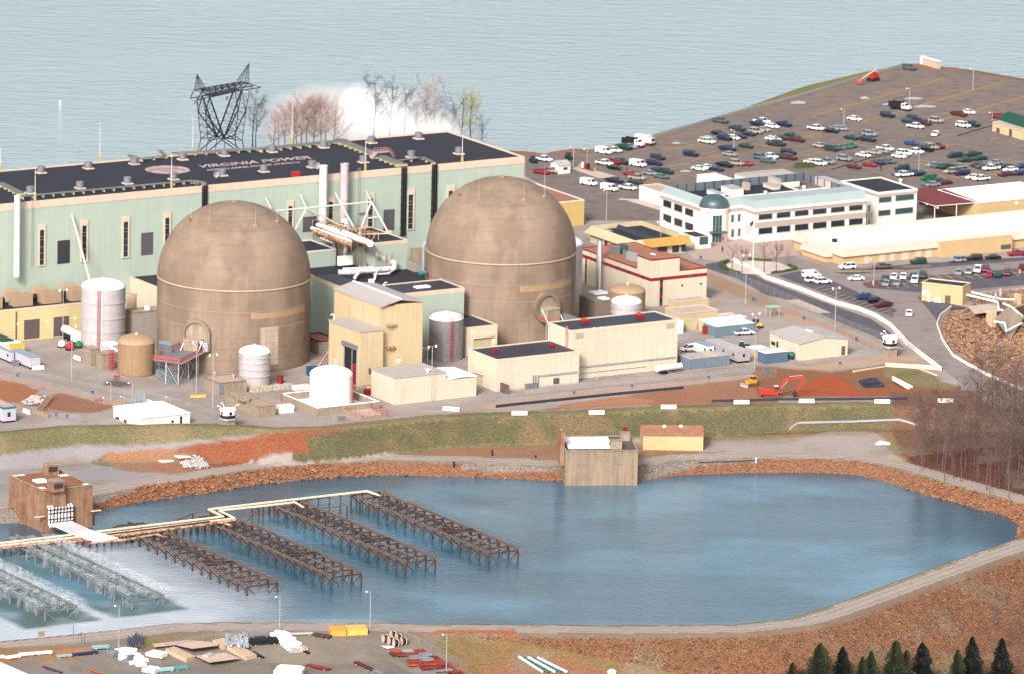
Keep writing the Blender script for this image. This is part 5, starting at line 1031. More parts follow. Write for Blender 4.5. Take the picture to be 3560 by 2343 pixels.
sheet('puddle',[[G(r,x+a*math.cos(t),y+b_*math.sin(t)*(1+.3*math.sin(3*t))) for t in [i*math.pi/6 for i in range(12)]] for r,x,y,a,b_ in [('R4',300,545,75,14),('R4',900,503,42,12),('R4',1345,508,85,10),('R4',1450,580,110,12),('R4',1100,560,40,8),('R3',1725,205,80,12),('R3',1520,515,50,9),('R3',955,770,45,8),('R3',1440,260,40,9),('S6',760,1440,100,12),('S3',2000,600,1,1)]][:-2],fresh,.075)
bpy.data.objects['puddle']['kind']='structure'
# painted bay lines
LA=Vector((math.cos(math.radians(58)),math.sin(math.radians(58)),0));LB_=Vector((LA.y,-LA.x,0))
k=MB()
def pline(mb,a,b_,w=.14,z=.085):
 a=Vector((a[0],a[1],z));b_=Vector((b_[0],b_[1],z));d=(b_-a).normalized();e=Vector((-d.y,d.x,0))*w;mb.quad(a-e,b_-e,b_+e,a+e)
def bays(mb,r,p0,p1,both=True,tick=5.2,step=2.75,main=True,tickdir=None):
 a,b_=G(r,*p0),G(r,*p1);d=(b_-a).normalized();L_=(b_-a).length;e=tickdir or Vector((d.y,-d.x,0))
 if main: pline(mb,a,b_,.16)
 for i in range(int(L_/step)+1):
  c_=a+d*i*step;pline(mb,c_-e*(tick if both else 0),c_+e*tick,.13,.088)
for r,p0,p1 in [('R4',(420,670),(1620,325)),('R4',(870,722),(2140,360)),('R4',(1600,700),(2349,487)),('R4',(300,870),(520,818)),('R4',(-300,1000),(0,940)),('R4',(650,965),(850,910)),('R4',(250,1045),(520,992)),('R3',(1375,318),(1700,255)),('R3',(1580,420),(2300,275)),('R3',(1340,480),(1560,440)),('R3',(1150,600),(1560,540)),('R4',(1150,1120),(1500,1090)),('R4',(1100,1200),(1350,1170)),('R4',(1500,1165),(2349,1075)),('R4',(1500,1240),(2349,1180))]: bays(k,r,p0,p1)
for r,p0,p1 in [('R3',(1200,262),(1750,90)),('R4',(0,600),(1200,245)),('R3',(300,420),(690,345)),('R3',(760,700),(1040,655)),('R4',(1000,1010),(1400,935))]: bays(k,r,p0,p1,False,main=False)
bays(k,'R8',(480,795),(1180,1040),True,3.0,2.9,False,Vector((.55,.83,0)));bays(k,'R8',(1080,765),(1420,740),True,4.8,2.9,True,Vector((-.3,.95,0)));bays(k,'R8',(1500,700),(2349,650),True,4.8,2.9,True,Vector((-.3,.95,0)))
bays(k,'R8',(640,650),(1150,640),False,5.,1.0,False,Vector((.8,.5,0)));bays(k,'R8',(1240,590),(1480,580),False,3,1.0,False);bays(k,'R4',(2080,880),(2349,950),True,3,3,False,Vector((.5,.86,0)))
bays(k,'R4',(1590,840),(1670,850),True,3.5,1.,False,LA);bays(k,'R4',(1625,935),(1700,940),True,3.5,1.,False,LA)
ol=struct('parking_line',k,lineY)
def wall_strip(name,label,cat,pts,w,h,m,z=0.,capm=None):
 k=MB()
 for a,b_ in zip(pts[:-1],pts[1:]):d=(b_-a).normalized();e=Vector((-d.y,d.x,0));k.box(a-e*w/2,b_-a,e*w,Z*h)
 return single(name,k,m,label,cat)
wall_strip('barrier_wall','long curving white concrete barrier wall between the dark empty drive and the car park','barrier wall',F('R3',[(1950,1330),(2120,1400),(2349,1528)])[:2]+F('R8',[(0,702),(300,805),(640,935),(850,992),(1000,1052),(1130,1135),(1280,1290),(1420,1400),(1590,1530)]),.7,1.0,white_s)
wall_strip('barrier_wall','straight cream concrete barrier wall closing off the drive beside the grass corner','barrier wall',F('R8',[(1090,1495),(1590,1525)]),.5,1.1,mat('cream_concrete',c3(226,210,186,.8),.85,.06))
wall_strip('guardrail','pale guardrail curving round the rocky canal bank','guardrail',F('R8',[(1690,970),(1590,1050),(1558,1130),(1600,1250),(1700,1400),(1850,1490),(2000,1570),(2349,1720)]),.25,.75,barr)
wall_strip('guardrail','long pale guardrail between the grass bank of the lake and the car park','guardrail',F('R3',[(1180,222),(1500,130),(1750,52)])+F('R4',[(0,567),(300,490),(600,402),(900,310),(1255,207)]),.25,.8,lsteel)
wall_strip('guardrail','dark guardrail along the far lake edge of the car park','guardrail',F('R4',[(1640,240),(1900,265),(2349,345),(2600,390)]),.2,.6,brown)
for i,(r,pts) in enumerate([('R8',[(800,1545),(1080,1500)]),('R8',[(1400,1520),(1560,1580)])]):wall_strip('sandbag_row',['row of cream sandbags leading away along the dirt field fence','row of cream sandbags curving round the grass corner'][i],'sandbags',F(r,pts),.6,.35,mat('sandbag',c3(228,200,160,.8),.9,.1))
wall_strip('railway_track','dark old rail track section beside the rows of cars behind the office','rail',F('R4',[(600,1155),(900,1065),(1160,1010)]),.25,.25,rustd)
wall_strip('railway_track','dark old rail track section leading towards the small yellow building with green roof','rail',F('R4',[(1740,850),(1900,800),(2060,755)]),.25,.25,rustd)
# -------------------------- office
def mansard(T,b,z0,z1,ins,mo,mi,out=0.,name='sloped_roof_edge',rib=0):
 def r_(o,z):return [b.pt(-o,-o,z),b.pt(b.LU+o,-o,z),b.pt(b.LU+o,b.LV+o,z),b.pt(-o,b.LV+o,z)]
 A,B_,Cc,D_=r_(out,z0),r_(-ins,z1),r_(-ins-.15,z1),r_(-ins-.15,z0-.3)
 k=MB();k2=MB()
 for i in range(4):j=(i+1) % 4;k.quad(A[i],A[j],B_[j],B_[i]);k.quad(B_[i],B_[j],Cc[j],Cc[i]);k2.quad(Cc[i],Cc[j],D_[j],D_[i])
 e_=T.part(name,k,mo);T.part('inner_face',k2,mi,e_)
 return e_
owall=mat('office_wall',c3(236,226,216,.82),.7,.05,.3);taupe=mat('taupe_band',c3(196,178,168,.8),.75,.05);mansm=mat('pale_green_metal',c3(176,190,188,.8),.4,.06,.3,seam=.7,spec=.5)
screen_=mat('screen_panels',c3(120,132,140,.7),.5,.1,.3,seam=1.2,hseam=1.0)
OH=10.0
oB=Blk('P2',975,432,OH,1858,700);oA=Blk('P2',600,425,OH,1500,220);oC=Blk('P2',1950,297,OH+.6,2262,1660)
TO=Thing('office_building','large white three storey office with pale green sloped roof edges and a round corner tower','office',oA.c)
TO.part('wall',oA.box(MB(),0,oA.LU,0,oA.LV,0,OH-.3),owall);TO.part('front_wing',oB.box(MB(),0,oB.LU,0,oB.LV,0,OH-.22),owall)
TO.part('roof',oA.box(MB(),.2,oA.LU-.2,.2,oA.LV-.2,OH-.29,OH-.2),blkroof)
for b_ in (oA,oB):TO.part('cornice',b_.ring(MB(),.35,.6,OH-.75,OH+.05),owall);TO.part('taupe_cornice_band',b_.ring(MB(),.12,.2,OH-1.7,OH-.78),taupe)
# one sloping edge following the long roof: outline of both wings together
comb=Blk('P2',975,432,OH,1858,700);comb.c=oA.c;d_=(oB.c-oA.c).dot(V);comb.LU=(oB.c-oA.c).dot(U)+oB.LU;comb.LV=oA.LV
mansard(TO,comb,OH+.05,OH+2.2,1.4,mansm,screen_)
TO.part('wing_roof_edge',MB().ext([oB.pt(0,0,OH+.06),oB.pt(0,1.4,OH+2.21),oB.pt(0,-d_+1.4,OH+2.21),oB.pt(0,-d_+1.4,OH+.06)],U*oB.LU),mansm)
for i in range(16):
 s_=comb.LU*(i+.5)/16;TO.part('screen_post',MB().bar(comb.pt(s_,comb.LV-1.75,OH-.2),comb.pt(s_,comb.LV-1.75,OH+2.3),.12),dsteel)
for i in range(7):
 s_=comb.LV*(i+.5)/7;TO.part('screen_post',MB().bar(comb.pt(comb.LU-1.75,s_,OH-.2),comb.pt(comb.LU-1.75,s_,OH+2.3),.12),dsteel)
TO.part('east_wing',oC.box(MB(),0,oC.LU,0,oC.LV,0,OH+.2),owall);TO.part('east_roof',oC.box(MB(),.3,oC.LU-.3,.3,oC.LV-.3,OH+.21,OH+.28),blkroof);TO.part('parapet',oC.ring(MB(),.15,.35,OH-.1,OH+.6),owall);TO.part('taupe_cornice_band',oC.ring(MB(),.06,.14,OH-.9,OH-.12),taupe)
for i in range(6):
 x=998+i*143.8
 for y,h_ in ((465-i*14.4,50),(576-i*14.6,54)):window(TO,oB,'R',oB.rect('R','P2',x,y,x+112,y+h_),taupe,glass,5,1,fw=.15)
TO.part('taupe_floor_band',oB.slab(MB(),'R',.05,oB.LU-.05,oB.uv('R','P2',1420,540)[1],oB.uv('R','P2',1420,497)[1],.02,.05),taupe)
for i,x in enumerate((780,832,885)):
 for y,h_ in ((474-i*6,62),(590-i*7,64)):window(TO,oA,'R',oA.rect('R','P2',x,y,x+25,y+h_),taupe,glassg,1,1,fw=.1)
for i in range(3):
 for y,h_ in ((360,60),(473,62)):window(TO,oA,'L',oA.rect('L','P2',243+i*87,y+i*33,310+i*87,y+i*33+h_),taupe,glass,4,1,fw=.15)
for x0,y0,x1,y1 in [(1955,334,2058,382),(2088,314,2237,366),(1950,440,2050,488),(2085,422,2230,472)]: window(TO,oC,'R',oC.rect('R','P2',x0,y0-3,x1,y1-3),taupe,glassg,4,1,fw=.15)
for x0,y0,x1,y1 in [(1895,362,1918,422),(1888,470,1912,520)]: window(TO,oB,'R',(oB.LU+.6,oB.LU+1.6,*[oC.rect('R','P2',1955,y0,1975,y1)[2],oC.rect('R','P2',1955,y0,1975,y1)[3]]),taupe,glassg,1,1,fw=.1)
rc=G('P2',648,414,OH-.3);rc.z=0;RR=4.15
tw=TO.part('round_tower',MB().lathe(rc,[(RR,0),(RR,OH-1.0),(RR+.25,OH-.9),(RR+.25,OH-.1),(RR,OH)],48),owall)
TO.part('tower_dome',MB().lathe(rc,[(RR+.35,OH),(RR+.3,OH+.25)]+[(RR*1.03*math.cos(t),OH+.25+3.3*math.sin(t)) for t in np.linspace(.05,math.pi/2,9)],36),mat('dark_green_metal',c3(76,96,104,.75),.4,.1,.5,spec=.6),tw)
az_=math.radians(-80);TO.part('tower_glazing',MB().lathe(rc,[(RR+.03,.1),(RR+.05,.1),(RR+.05,8.0),(RR+.03,8.0)],8,az_-.28,az_+.38),glassg,tw)
k=MB()
for a in np.linspace(az_-.28,az_+.38,4):k.bar(rc+Vector((math.cos(a),math.sin(a),0))*(RR+.1)+Z*.1,rc+Vector((math.cos(a),math.sin(a),0))*(RR+.1)+Z*8,.07)
for z_ in (1.8,3.3,4.8,6.4,8.):k.bar(rc+Vector((math.cos(az_-.28),math.sin(az_-.28),0))*(RR+.1)+Z*z_,rc+Vector((math.cos(az_+.38),math.sin(az_+.38),0))*(RR+.1)+Z*z_,.06)
TO.part('mullions',k,lsteel,tw);pA=rc+Vector((math.cos(az_+.05),math.sin(az_+.05),0))*(RR+1.2);TO.part('entrance_canopy',MB().cb(pA+Z*3.1,5.2,2.2,.35,Vector((1,.15,0))),mat('dark_green_metal',(0,0,0)))
for r_ in [(700,262,OH+3.0,882,700,80,4.6,'white flat box unit on the office roof by the corner tower dome',290),]:
 pass
def rbox(lab,x,y,H,xr,xl,m,group=None,lvmax=6):
 b=Blk('P2',x,y,H,xr,xl,OH-.1);b.LV=min(b.LV,lvmax);T=Thing('rooftop_unit',lab,'rooftop unit',b.c,group);T.part('casing',b.box(MB(),0,b.LU,0,b.LV,OH-.19,H),m);T.part('lid',b.box(MB(),-.08,b.LU+.08,-.08,b.LV+.08,H+.01,H+.14),lsteel);return T
rbox('white stair box on the office roof right behind the corner tower dome',790,275,OH+2.0,882,702,owall)
rbox('low white duct unit on the office roof next to the sloped edge',690,312,OH+.9,735,570,white_m,lvmax=7);rbox('tan roof unit on the office roof behind the white stair box',905,232,OH+1.7,935,868,mat('tan_roof_unit',c3(206,184,168,.8),.6,.08))
rbox('tall cream roof unit in the middle of the office roof',1150,198,OH+2.4,1180,1075,mat('tan_roof_unit',(0,0,0)));rbox('low cream duct unit in front of the tall cream roof unit',1120,252,OH+.9,1172,1035,mat('cream_duct',c3(220,208,200,.8),.6,.08))
rbox('long striped grey roof unit at the far end of the office roof',1580,218,OH+2.0,1655,1450,mat('striped_unit',c3(208,192,190,.8),.6,.06,seam=1.1),lvmax=9)
for x,y,lab in ((1228,252,'small white round vent between the roof units on the office'),(1360,275,'small white round vent near the long striped unit'),(1055,318,'small white round vent near the front roof edge of the office'),(2130,222,'small white round vent on the plain dark wing roof of the office')):
 p=G('P2',x,y,OH-.1);single('roof_cowl',MB().lathe(p,[(.3,0),(.3,.5),(.55,.6),(.55,1.1),(0,1.3)],10),white_m,lab,'vent')
b=Blk('P2',497,655,3.6,625,365);Te=building('entrance_pavilion','low white entrance pavilion with dark roof at the foot of the office corner tower','building',b,owall,blkroof,white_m,.5);rectpart(Te,b,'R','P2',530,650,597,712,'window',glassg)
for i,(x,y) in enumerate([(712,692),(700,690)][:1]):pass
# garage, sheds, kiosk, canteen, warehouse, canopy hall
b=Blk('R3',1325,712,4.4,1500,1103);Tq=building('garage','cream garage with two white roller doors beside the office','building',b,owall,mat('tan_flat_roof',c3(196,176,160,.8),.8,.07),cream,.3)
for x0,x1,y0,y1 in ((1122,1225,655,790),(1237,1300,690,825)):rectpart(Tq,b,'L','R3',x0,y0+8,x1,y1-8,'roller_door',white_m)
b=Blk('R3',1800,600,3.2,1965,1625);building('shed','long shed with a bright white roof just behind the office roof screen','shed',b,owall,whiteroof,white_m,.15)
b=Blk('R3',2130,585,3.6,2560,1968);building('shed','long shed with a pale grey ribbed roof just behind the office roof screen','shed',b,owall,greyroof,cream,.15)
def gable(T,b,z0,z1,m,ax='U',over=.25,name='roof'):
 if ax=='U': pts=[b.pt(-over,-over,z0),b.pt(-over,b.LV/2,z1),b.pt(-over,b.LV+over,z0),b.pt(-over,b.LV+over,z0+.18),b.pt(-over,b.LV/2,z1+.2),b.pt(-over,-over,z0+.18)];v=b.u*(b.LU+2*over)
 else: pts=[b.pt(-over,-over,z0),b.pt(b.LU/2,-over,z1),b.pt(b.LU+over,-over,z0),b.pt(b.LU+over,-over,z0+.18),b.pt(b.LU/2,-over,z1+.2),b.pt(-over,-over,z0+.18)];v=b.v*(b.LV+2*over)
 T.part(name,MB().ext(pts,v),m)
 g=MB()
 if ax=='U':
  for o in (0,b.LU-.2):g.ext([b.pt(o,0,z0-.02),b.pt(o,b.LV/2,z1-.02),b.pt(o,b.LV,z0-.02)],b.u*.2)
 else:
  for o in (0,b.LV-.2):g.ext([b.pt(0,o,z0-.02),b.pt(b.LU/2,o,z1-.02),b.pt(b.LU,o,z0-.02)],b.v*.2)
 return g
b=Blk('R3',372,468,2.5,478,298);T=Thing('kiosk','tiny white gabled kiosk with a grey roof at the fuel island','kiosk',b.c);T.part('wall',b.box(MB(),0,b.LU,0,b.LV,0,2.5),owall);g=gable(T,b,2.52,3.6,greyroof);T.part('gable_wall',g,owall);T.part('window',b.slab(MB(),'R',b.LU*.4,b.LU*.75,1.2,2.0,.02,.06),glassg)
T=Thing('fuel_island','raised fuel island with pumps and yellow hoops on a pale pad','fuel pumps',G('R3',620,500));a,b_=G('R3',560,485),G('R3',690,520);T.part('kerb',MB().box(a,b_-a,Vector((.5,1.1,0)),Z*.25),brown)
for t_,m in ((.15,white_m),(.35,red_m),(.55,dsteel)):c_=a+(b_-a)*t_+Vector((.25,.5,.25));T.part('pump',MB().cb(c_,.7,.6,1.7),m)
for t_ in (-.03,1.03):c_=a+(b_-a)*t_;T.part('hoop',MB().path([c_,c_+Z*1.1,c_+Vector((.5,1.1,1.1)),c_+Vector((.5,1.1,0))],.12,5),yellow)
cn=Blk('R3',1050,1150,4.9,1560,625);T=Thing('canteen','low tan building with sloped fascia, ochre on one side, round a sunken black roof','building',cn.c)
ft=mat('tan_fascia',c3(222,204,166,.8),.6,.06,.4,seam=.8);T.part('wall',cn.box(MB(),.8,cn.LU-.8,.8,cn.LV-.8,0,3.0),cream);T.part('roof',cn.box(MB(),.9,cn.LU-.9,.9,cn.LV-.9,3.01,3.5),blkroof)
mansard(T,cn,2.7,4.9,1.0,ft,ft,.6);T.part('ochre_fascia',MB().ext([cn.pt(cn.LU*.2,-.64,2.68),cn.pt(cn.LU*.2,.96,4.92),cn.pt(cn.LU*.2,1.02,4.96),cn.pt(cn.LU*.2,-.72,2.7)],U*(cn.LU*.8+.3)),ochre)
T.part('skylight_ridge',MB().ext([cn.pt(cn.LU*.45,2,3.5),cn.pt(cn.LU*.5,2,4.7),cn.pt(cn.LU*.55,2,3.5)],V*(cn.LV-4)),glass);T.part('pale_roof_patch',cn.box(MB(),1.4,6,cn.LV-5,cn.LV-1.4,3.51,3.6),lsteel)
for s_,w_ in ((.45,.18),(.72,.12),(.88,.08)):T.part('window',cn.slab(MB(),'R',cn.LU*s_,cn.LU*(s_+w_),.3,2.5,-.78,-.7),glass)
for s_ in (.15,.4,.6):T.part('window',cn.slab(MB(),'L',cn.LV*s_,cn.LV*(s_+.06),.6,2.3,-.78,-.7),glass)
b=Blk('R8',712,437,5.0,3100,240);T=Thing('warehouse','long tan building with a bright white roof and sloped pink fascia beside the car park','warehouse',b.c)
tanw=mat('tan_wall',c3(216,184,138,.8),.65,.05,.4);pf=mat('pinkish_fascia',c3(226,204,188,.8),.6,.05,.4,seam=.5)
T.part('wall',b.box(MB(),.5,b.LU-.5,.5,b.LV-.5,0,3.4),tanw);T.part('roof',b.box(MB(),1.0,b.LU-1,1.0,b.LV-1,3.41,4.3),whiteroof);mansard(T,b,2.7,5.0,.9,pf,pf,.3)
for x0,x1 in ((905,952),(1040,1095),(1135,1183),(1247,1312),(1368,1420),(1460,1515)):a=b.uv('R','R8',x0,550)[0];c_=b.uv('R','R8',x1,550)[0];T.part('door',b.slab(MB(),'R',a,c_,0,2.6,-.48,-.4),cream)
a=b.uv('R','R8',1562,500)[0];c_=b.uv('R','R8',2212,450)[0];T.part('front_bay',b.slab(MB(),'R',a,c_,0,4.2,-.45,1.6),tanw);T.part('bay_louver',b.slab(MB(),'R',c_-4,c_-.5,.6,1.9,1.61,1.7),louv)
for x,y in ((630,372),(920,285)):p=G('R8',x,y,4.3);T.part('roof_fan',MB().cb(p,1.1,1.1,.9),dsteel if x<700 else offwhite)
b2=Blk('R8',548,452,3.6,642,318);T=Thing('annex','small tan annex with sloped pink fascia at the end of the white roofed warehouse','building',b2.c);b2.LU=max(b2.LU,4);T.part('wall',b2.box(MB(),.4,b2.LU,.4,b2.LV-.4,0,2.2),tanw);mansard(T,b2,1.7,3.6,.5,pf,pf,.2);T.part('roof',b2.box(MB(),.6,b2.LU-.6,.6,b2.LV-.6,2.21,2.6),tanw)
b=Blk('R4',1942,1452,6.0,2700,1562);T=building('storage_hall','tan hall with a blinding white roof beyond the red canopy','building',b,tanw,whiteroof,white_m,.15);rectpart(T,b,'R','R4',2268,1440,2290,1466,'vent',white_m)
T=Thing('canopy','open steel canopy with a dark red roof beside the white roofed hall','canopy',G('R4',1540,1560));pts=[G('R4',1382,1322,5.6),G('R4',1575,1316,5.8),G('R4',1935,1448,5.6),G('R4',1540,1482,5.2),G('R4',1382,1432,5.2)]
T.part('roof',MB().ext(pts[::-1],Z*.2),mat('dark_red_roof',c3(130,52,56,.8),.6,.07,.3,seam=.8));T.part('gutter',MB().bar(pts[3],pts[2],.15).bar(pts[4],pts[3],.15),offwhite)
for t_ in (0,.5,1.):c_=pts[3]+(pts[2]-pts[3])*t_;T.part('post',MB().bar(Vector((c_.x,c_.y,0)),c_,.16),offwhite)
for x,y in ((1468,1462),(1565,1497)):T.part('lamp',MB().ball(G('R4',x,y,4.6),.22,8,5),lampglow)
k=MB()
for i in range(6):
 for j in range(3):p=G('R4',1440+i*80,1480+j*10,0)+Vector((0,2.+j*3,0));k.cb(p,1.8,1.6,1.6+.7*((i+j) % 3),LA)  # dark boxes added to make the canopy interior look dim
single('shade_infill',k,dsteel,'dark added goods standing in shade under the red canopy','infill',kind='stuff')
b=Blk('R4',1562,168,2.5,1597,1402);T=building('lakeside_hut','small pinkish hut with a white roof edge at the far car park corner','hut',b,mat('pinkish_wall',c3(214,184,170,.8),.7,.08,.8),mat('tan_flat_roof',(0,0,0)),white_m,.2);T.part('door',b.slab(MB(),'L',b.LV*.82,b.LV*.94,0,2.1,.02,.06),white_m)
b=Blk('R4',2345,800,3.0,2600,2064);T=building('bus_stop_building','small yellow building with grey roof at the picture edge of the car park','building',b,yel,greyroof,cream,.25)
for x0,x1 in ((2100,2128),(2215,2240)):rectpart(T,b,'L','R4',x0,770+(x0-2064)*.09,x1,850+(x0-2064)*.09,'door',brown)
b=Blk('R4',2520,790,4.0,2700,2180);b.c+=V*4;T=Thing('green_roof_shelter','shelter with a dark green pitched roof behind the small yellow building','shelter',b.c);T.part('wall',b.box(MB(),0,b.LU,0,b.LV,0,3),yel);T.part('gable_wall',gable(T,b,3.02,5.2,mat('green_roof',(0,0,0)),'V'),yel)
dA=Vector((math.cos(math.radians(66)),math.sin(math.radians(66)),0));gb=Blk('R8',1795,775,5.4,1868,1425,0,dA,Vector((-dA.y,dA.x,0)));T=building('pump_control_building','tan flat roofed building with a brown door at the canal pipes','building',gb,tanw,blkroof,cream,.3)
rectpart(T,gb,'L','R8',1632,858,1682,930,'door',brown);rectpart(T,gb,'L','R8',1428,812,1490,852,'sign',white_m)
for x0,x1,y0,y1 in ((1480,1504,862,912),(1543,1567,878,922),(1573,1600,882,925)):rectpart(T,gb,'L','R8',x0,y0,x1,y1,'wall_cabinet',offwhite,.5)
# canal side: pipes, slabs, tanks
cw,*_r=water_mat('canal_water',c3(150,178,200,.6),.1,.5,1.,.1,.8,.2);struct('canal_water',MB().quad(G('R8',2080,1260,-5.4),G('R8',2300,1430,-5.4),G('R8',2700,1560,-5.4),G('R8',2700,1100,-5.4),G('R8',2240,1160,-5.4)),cw)
k=Thing('canal_pipes','white pipes with valves crossing from the tan building to the canal slabs','pipework',G('R8',2000,900));
for pts in ([('R8',1860,825,2.4),('R8',2090,880,1.8)],[('R8',1825,850,2.4),('R8',2060,905,1.6)],[('R8',2090,880,1.6),('R8',2140,890,1.2),('R8',2265,895,1.2)],[('R8',2060,905,1.6),('R8',2110,920,1.2),('R8',2120,985,.2),('R8',2180,1000,-.4)],[('R8',2160,930,1.0),('R8',2240,965,.6),('R8',2349,1060,-2),('R8',2420,1120,-3)],[('R8',2075,1092,-1),('R8',2175,1110,-1.5),('R8',2190,1180,-2.5),('R8',2330,1110,-2)]):k.part('pipe',MB().path([G(*a) for a in pts],.3,8),white_m)
for x,y in ((2090,900),(2135,865),(2080,945)):k.part('valve',MB().cyl(G('R8',x,y,0),.45,2.2,10),lsteel)
for i,pts in enumerate([[(2090,1060),(2200,960),(2349,1050),(2230,1250)],[(2250,960),(2349,930),(2500,1010),(2349,1050)]]):single('concrete_slab',MB().ext([G('R8',x,y,[-.5,.4,-1.5,-4.5][j]) for j,(x,y) in enumerate(pts)],Z*-.5),conc,['sloping concrete slab dipping into the canal, crossed by a bent white pipe','sloping concrete slab at the picture edge above the canal'][i],'slab')
oblk('pump_tower','tall yellow box standing at the foot of the rocky canal bank','equipment box','R8',2062,1005,.8,2103,2004,yel,-3.8);oblk('pump_tower','yellow box standing behind the canal pipes','equipment box','R8',2300,850,2.4,2326,2258,yel,-.5)
wall_strip('oil_boom','thin red floating boom curving along the canal water edge','boom',F('R8',[(2110,1215),(2180,1255),(2270,1275),(2310,1340),(2349,1370)],-5.3),.25,.3,red_m)
sheet('canal_walkway',[F('R8',[(1835,960),(2080,925),(2150,1000),(1900,1030)])],pale,.07)
# trailers and containers beside the machine hall
gcon=mat('grey_container',c3(128,146,158,.78),.6,.12,.8,streak=.15,seam=.5);wtop=mat('container_white_top',c3(222,222,224,.85),.6,.1,.6)
trailer('grey container row with rusted roof edge next to the machine hall','R7',1565,1165,2.9,1925,1452,gcon,mat('rust_edged_roof',c3(196,186,186,.8),.6,.12,.5,col2=c3(170,96,70,.8),m2=.6),.02,'container','container')
trailer('tan topped container hidden between the grey ones','R7',1740,1135,3.0,1822,1640,mat('tan_container',c3(220,200,162,.8),.6,.08,seam=.5),mat('tan_container',(0,0,0)),.02,'container','container')
trailer('long grey office trailer with small windows and a rounded pale roof','R7',2000,1098,3.4,2110,1702,mat('grey_siding',c3(186,180,184,.8),.6,.06,.5,seam=.8),mat('pale_trailer_roof',c3(196,190,192,.8),.6,.08),.6,wins=(('L',2,.8,1.1,1.9),('L',7,.8,1.1,1.9),('L',12,.8,1.1,1.9),('R',1.5,.7,1.1,2.0)))
trailer('small white trailer with a blue grey roof behind the grey containers','R7',1725,1050,3.1,1780,1597,white_m,mat('blue_grey_roof',(0,0,0)),.5,wins=(('L',1,.8,1.1,1.8),('R',.5,.8,1.1,1.8)))
trailer('grey container with white roof behind the pickup, nearest the red tank','R7',1800,880,3.0,2150,1685,gcon,wtop,.02,'container','container')
trailer('white topped tan container behind the grey ones near the low tan building','R7',1700,830,3.0,2075,1640,mat('tan_container',(0,0,0)),wtop,.02,'container','container')
trailer('cream container between the machine hall roof and the grey containers','R7',1525,825,2.8,1630,1480,mat('tan_container',(0,0,0)),mat('tan_container',(0,0,0)),.02,'container','container')
trailer('white box with a dark red stripe at the end of the machine hall','R7',1462,830,3.6,1504,1400,white_m,white_m,.02,'cargo_box','box')
trailer('tan container with pale top beside the lamp post, above the blue grey box','R7',2145,1080,2.6,2280,2065,mat('tan_container',(0,0,0)),wtop,.02,'container','container')
trailer('blue grey container with white top beside the low tan building','R7',2250,1115,3.0,2450,2178,mat('blue_container',c3(96,120,144,.78),.6,.1,seam=.5),wtop,.02,'container','container')
p=G('R8',235,1425,0);T=Thing('generator','small green generator on wheels beside the blue grey container','generator',p);T.part('body',MB().lathe(p+Z*.5,[(0,0),(1.1,0),(1.2,.6),(.9,1.3),(0,1.4)],10),greenp,smooth=True);T.part('wheel',MB().bar(p-V*.9+Z*.4,p-V*1.1+Z*.4,.4,10),black)
single('red_tank',MB().lathe(G('R7',1703,945,0),[(0,0),(.9,0),(.9,2.1),(0,2.15)],20),redd,'small upright dark red tank next to the grey container','tank');single('red_tank',MB().lathe(G('R6',191,1125,0),[(0,0),(.9,0),(.9,2.1),(0,2.15)],20),redd,'small upright dark red tank near the stacked grey sacks','tank')
T=Thing('tank_trailer','white cylindrical tank trailer parked in front of the machine hall wall','trailer',G('R7',1330,1290,0));a,b_=G('R7',1265,1255,1.6),G('R7',1480,1225,1.6);T.part('tank',MB().bar(a,b_,.85,14),offwhite);T.part('chassis',MB().bar(a-Z*.9,b_-Z*.9,.15),dsteel)
for t_ in (.2,.32):c_=a+(b_-a)*t_-Z*1.15;T.part('wheel',MB().bar(c_-V*.9,c_+V*.9,.45,12),black)
for t_ in (.68,.7):c_=a+(b_-a)*t_;T.part('support_leg',MB().bar(c_-Z*1.6,c_,.1),dsteel)
lo=Blk('R8',318,1290,4.6,752,45);T=Thing('workshop','tan metal workshop with a grey gable roof inside the fence corner','building',lo.c);T.part('wall',lo.box(MB(),0,lo.LU,0,lo.LV,0,4.5),beige);g=gable(T,lo,4.52,5.6,greyroof,'V');T.part('gable_wall',g,beige);rectpart(T,lo,'R','R8',692,1310,722,1390,'door',brown);rectpart(T,lo,'L','R8',58,1268,92,1300,'window',glass);rectpart(T,lo,'L','R8',105,1268,120,1320,'door',dsteel);T.part('ridge_vent',MB().box(lo.pt(lo.LU/2-.3,lo.LV*.4,5.8),U*.6,V*3.0,Z*.25),white_m)
p=G('R7',2290,800,0);T=Thing('gate_house_frame','small steel frame shelter with a pale green roof near the fence','shelter',p)
for a in ((0,0),(3,0),(0,2.4),(3,2.4)):c_=p+U*a[0]+V*a[1];T.part('post',MB().bar(c_,c_+Z*2.8,.1),lsteel)
T.part('roof',MB().box(p-U*.2-V*.2+Z*2.8,U*3.5,V*2.9,Z*.15),mat('pale_green_roof',c3(160,210,184,.8),.6,.06))
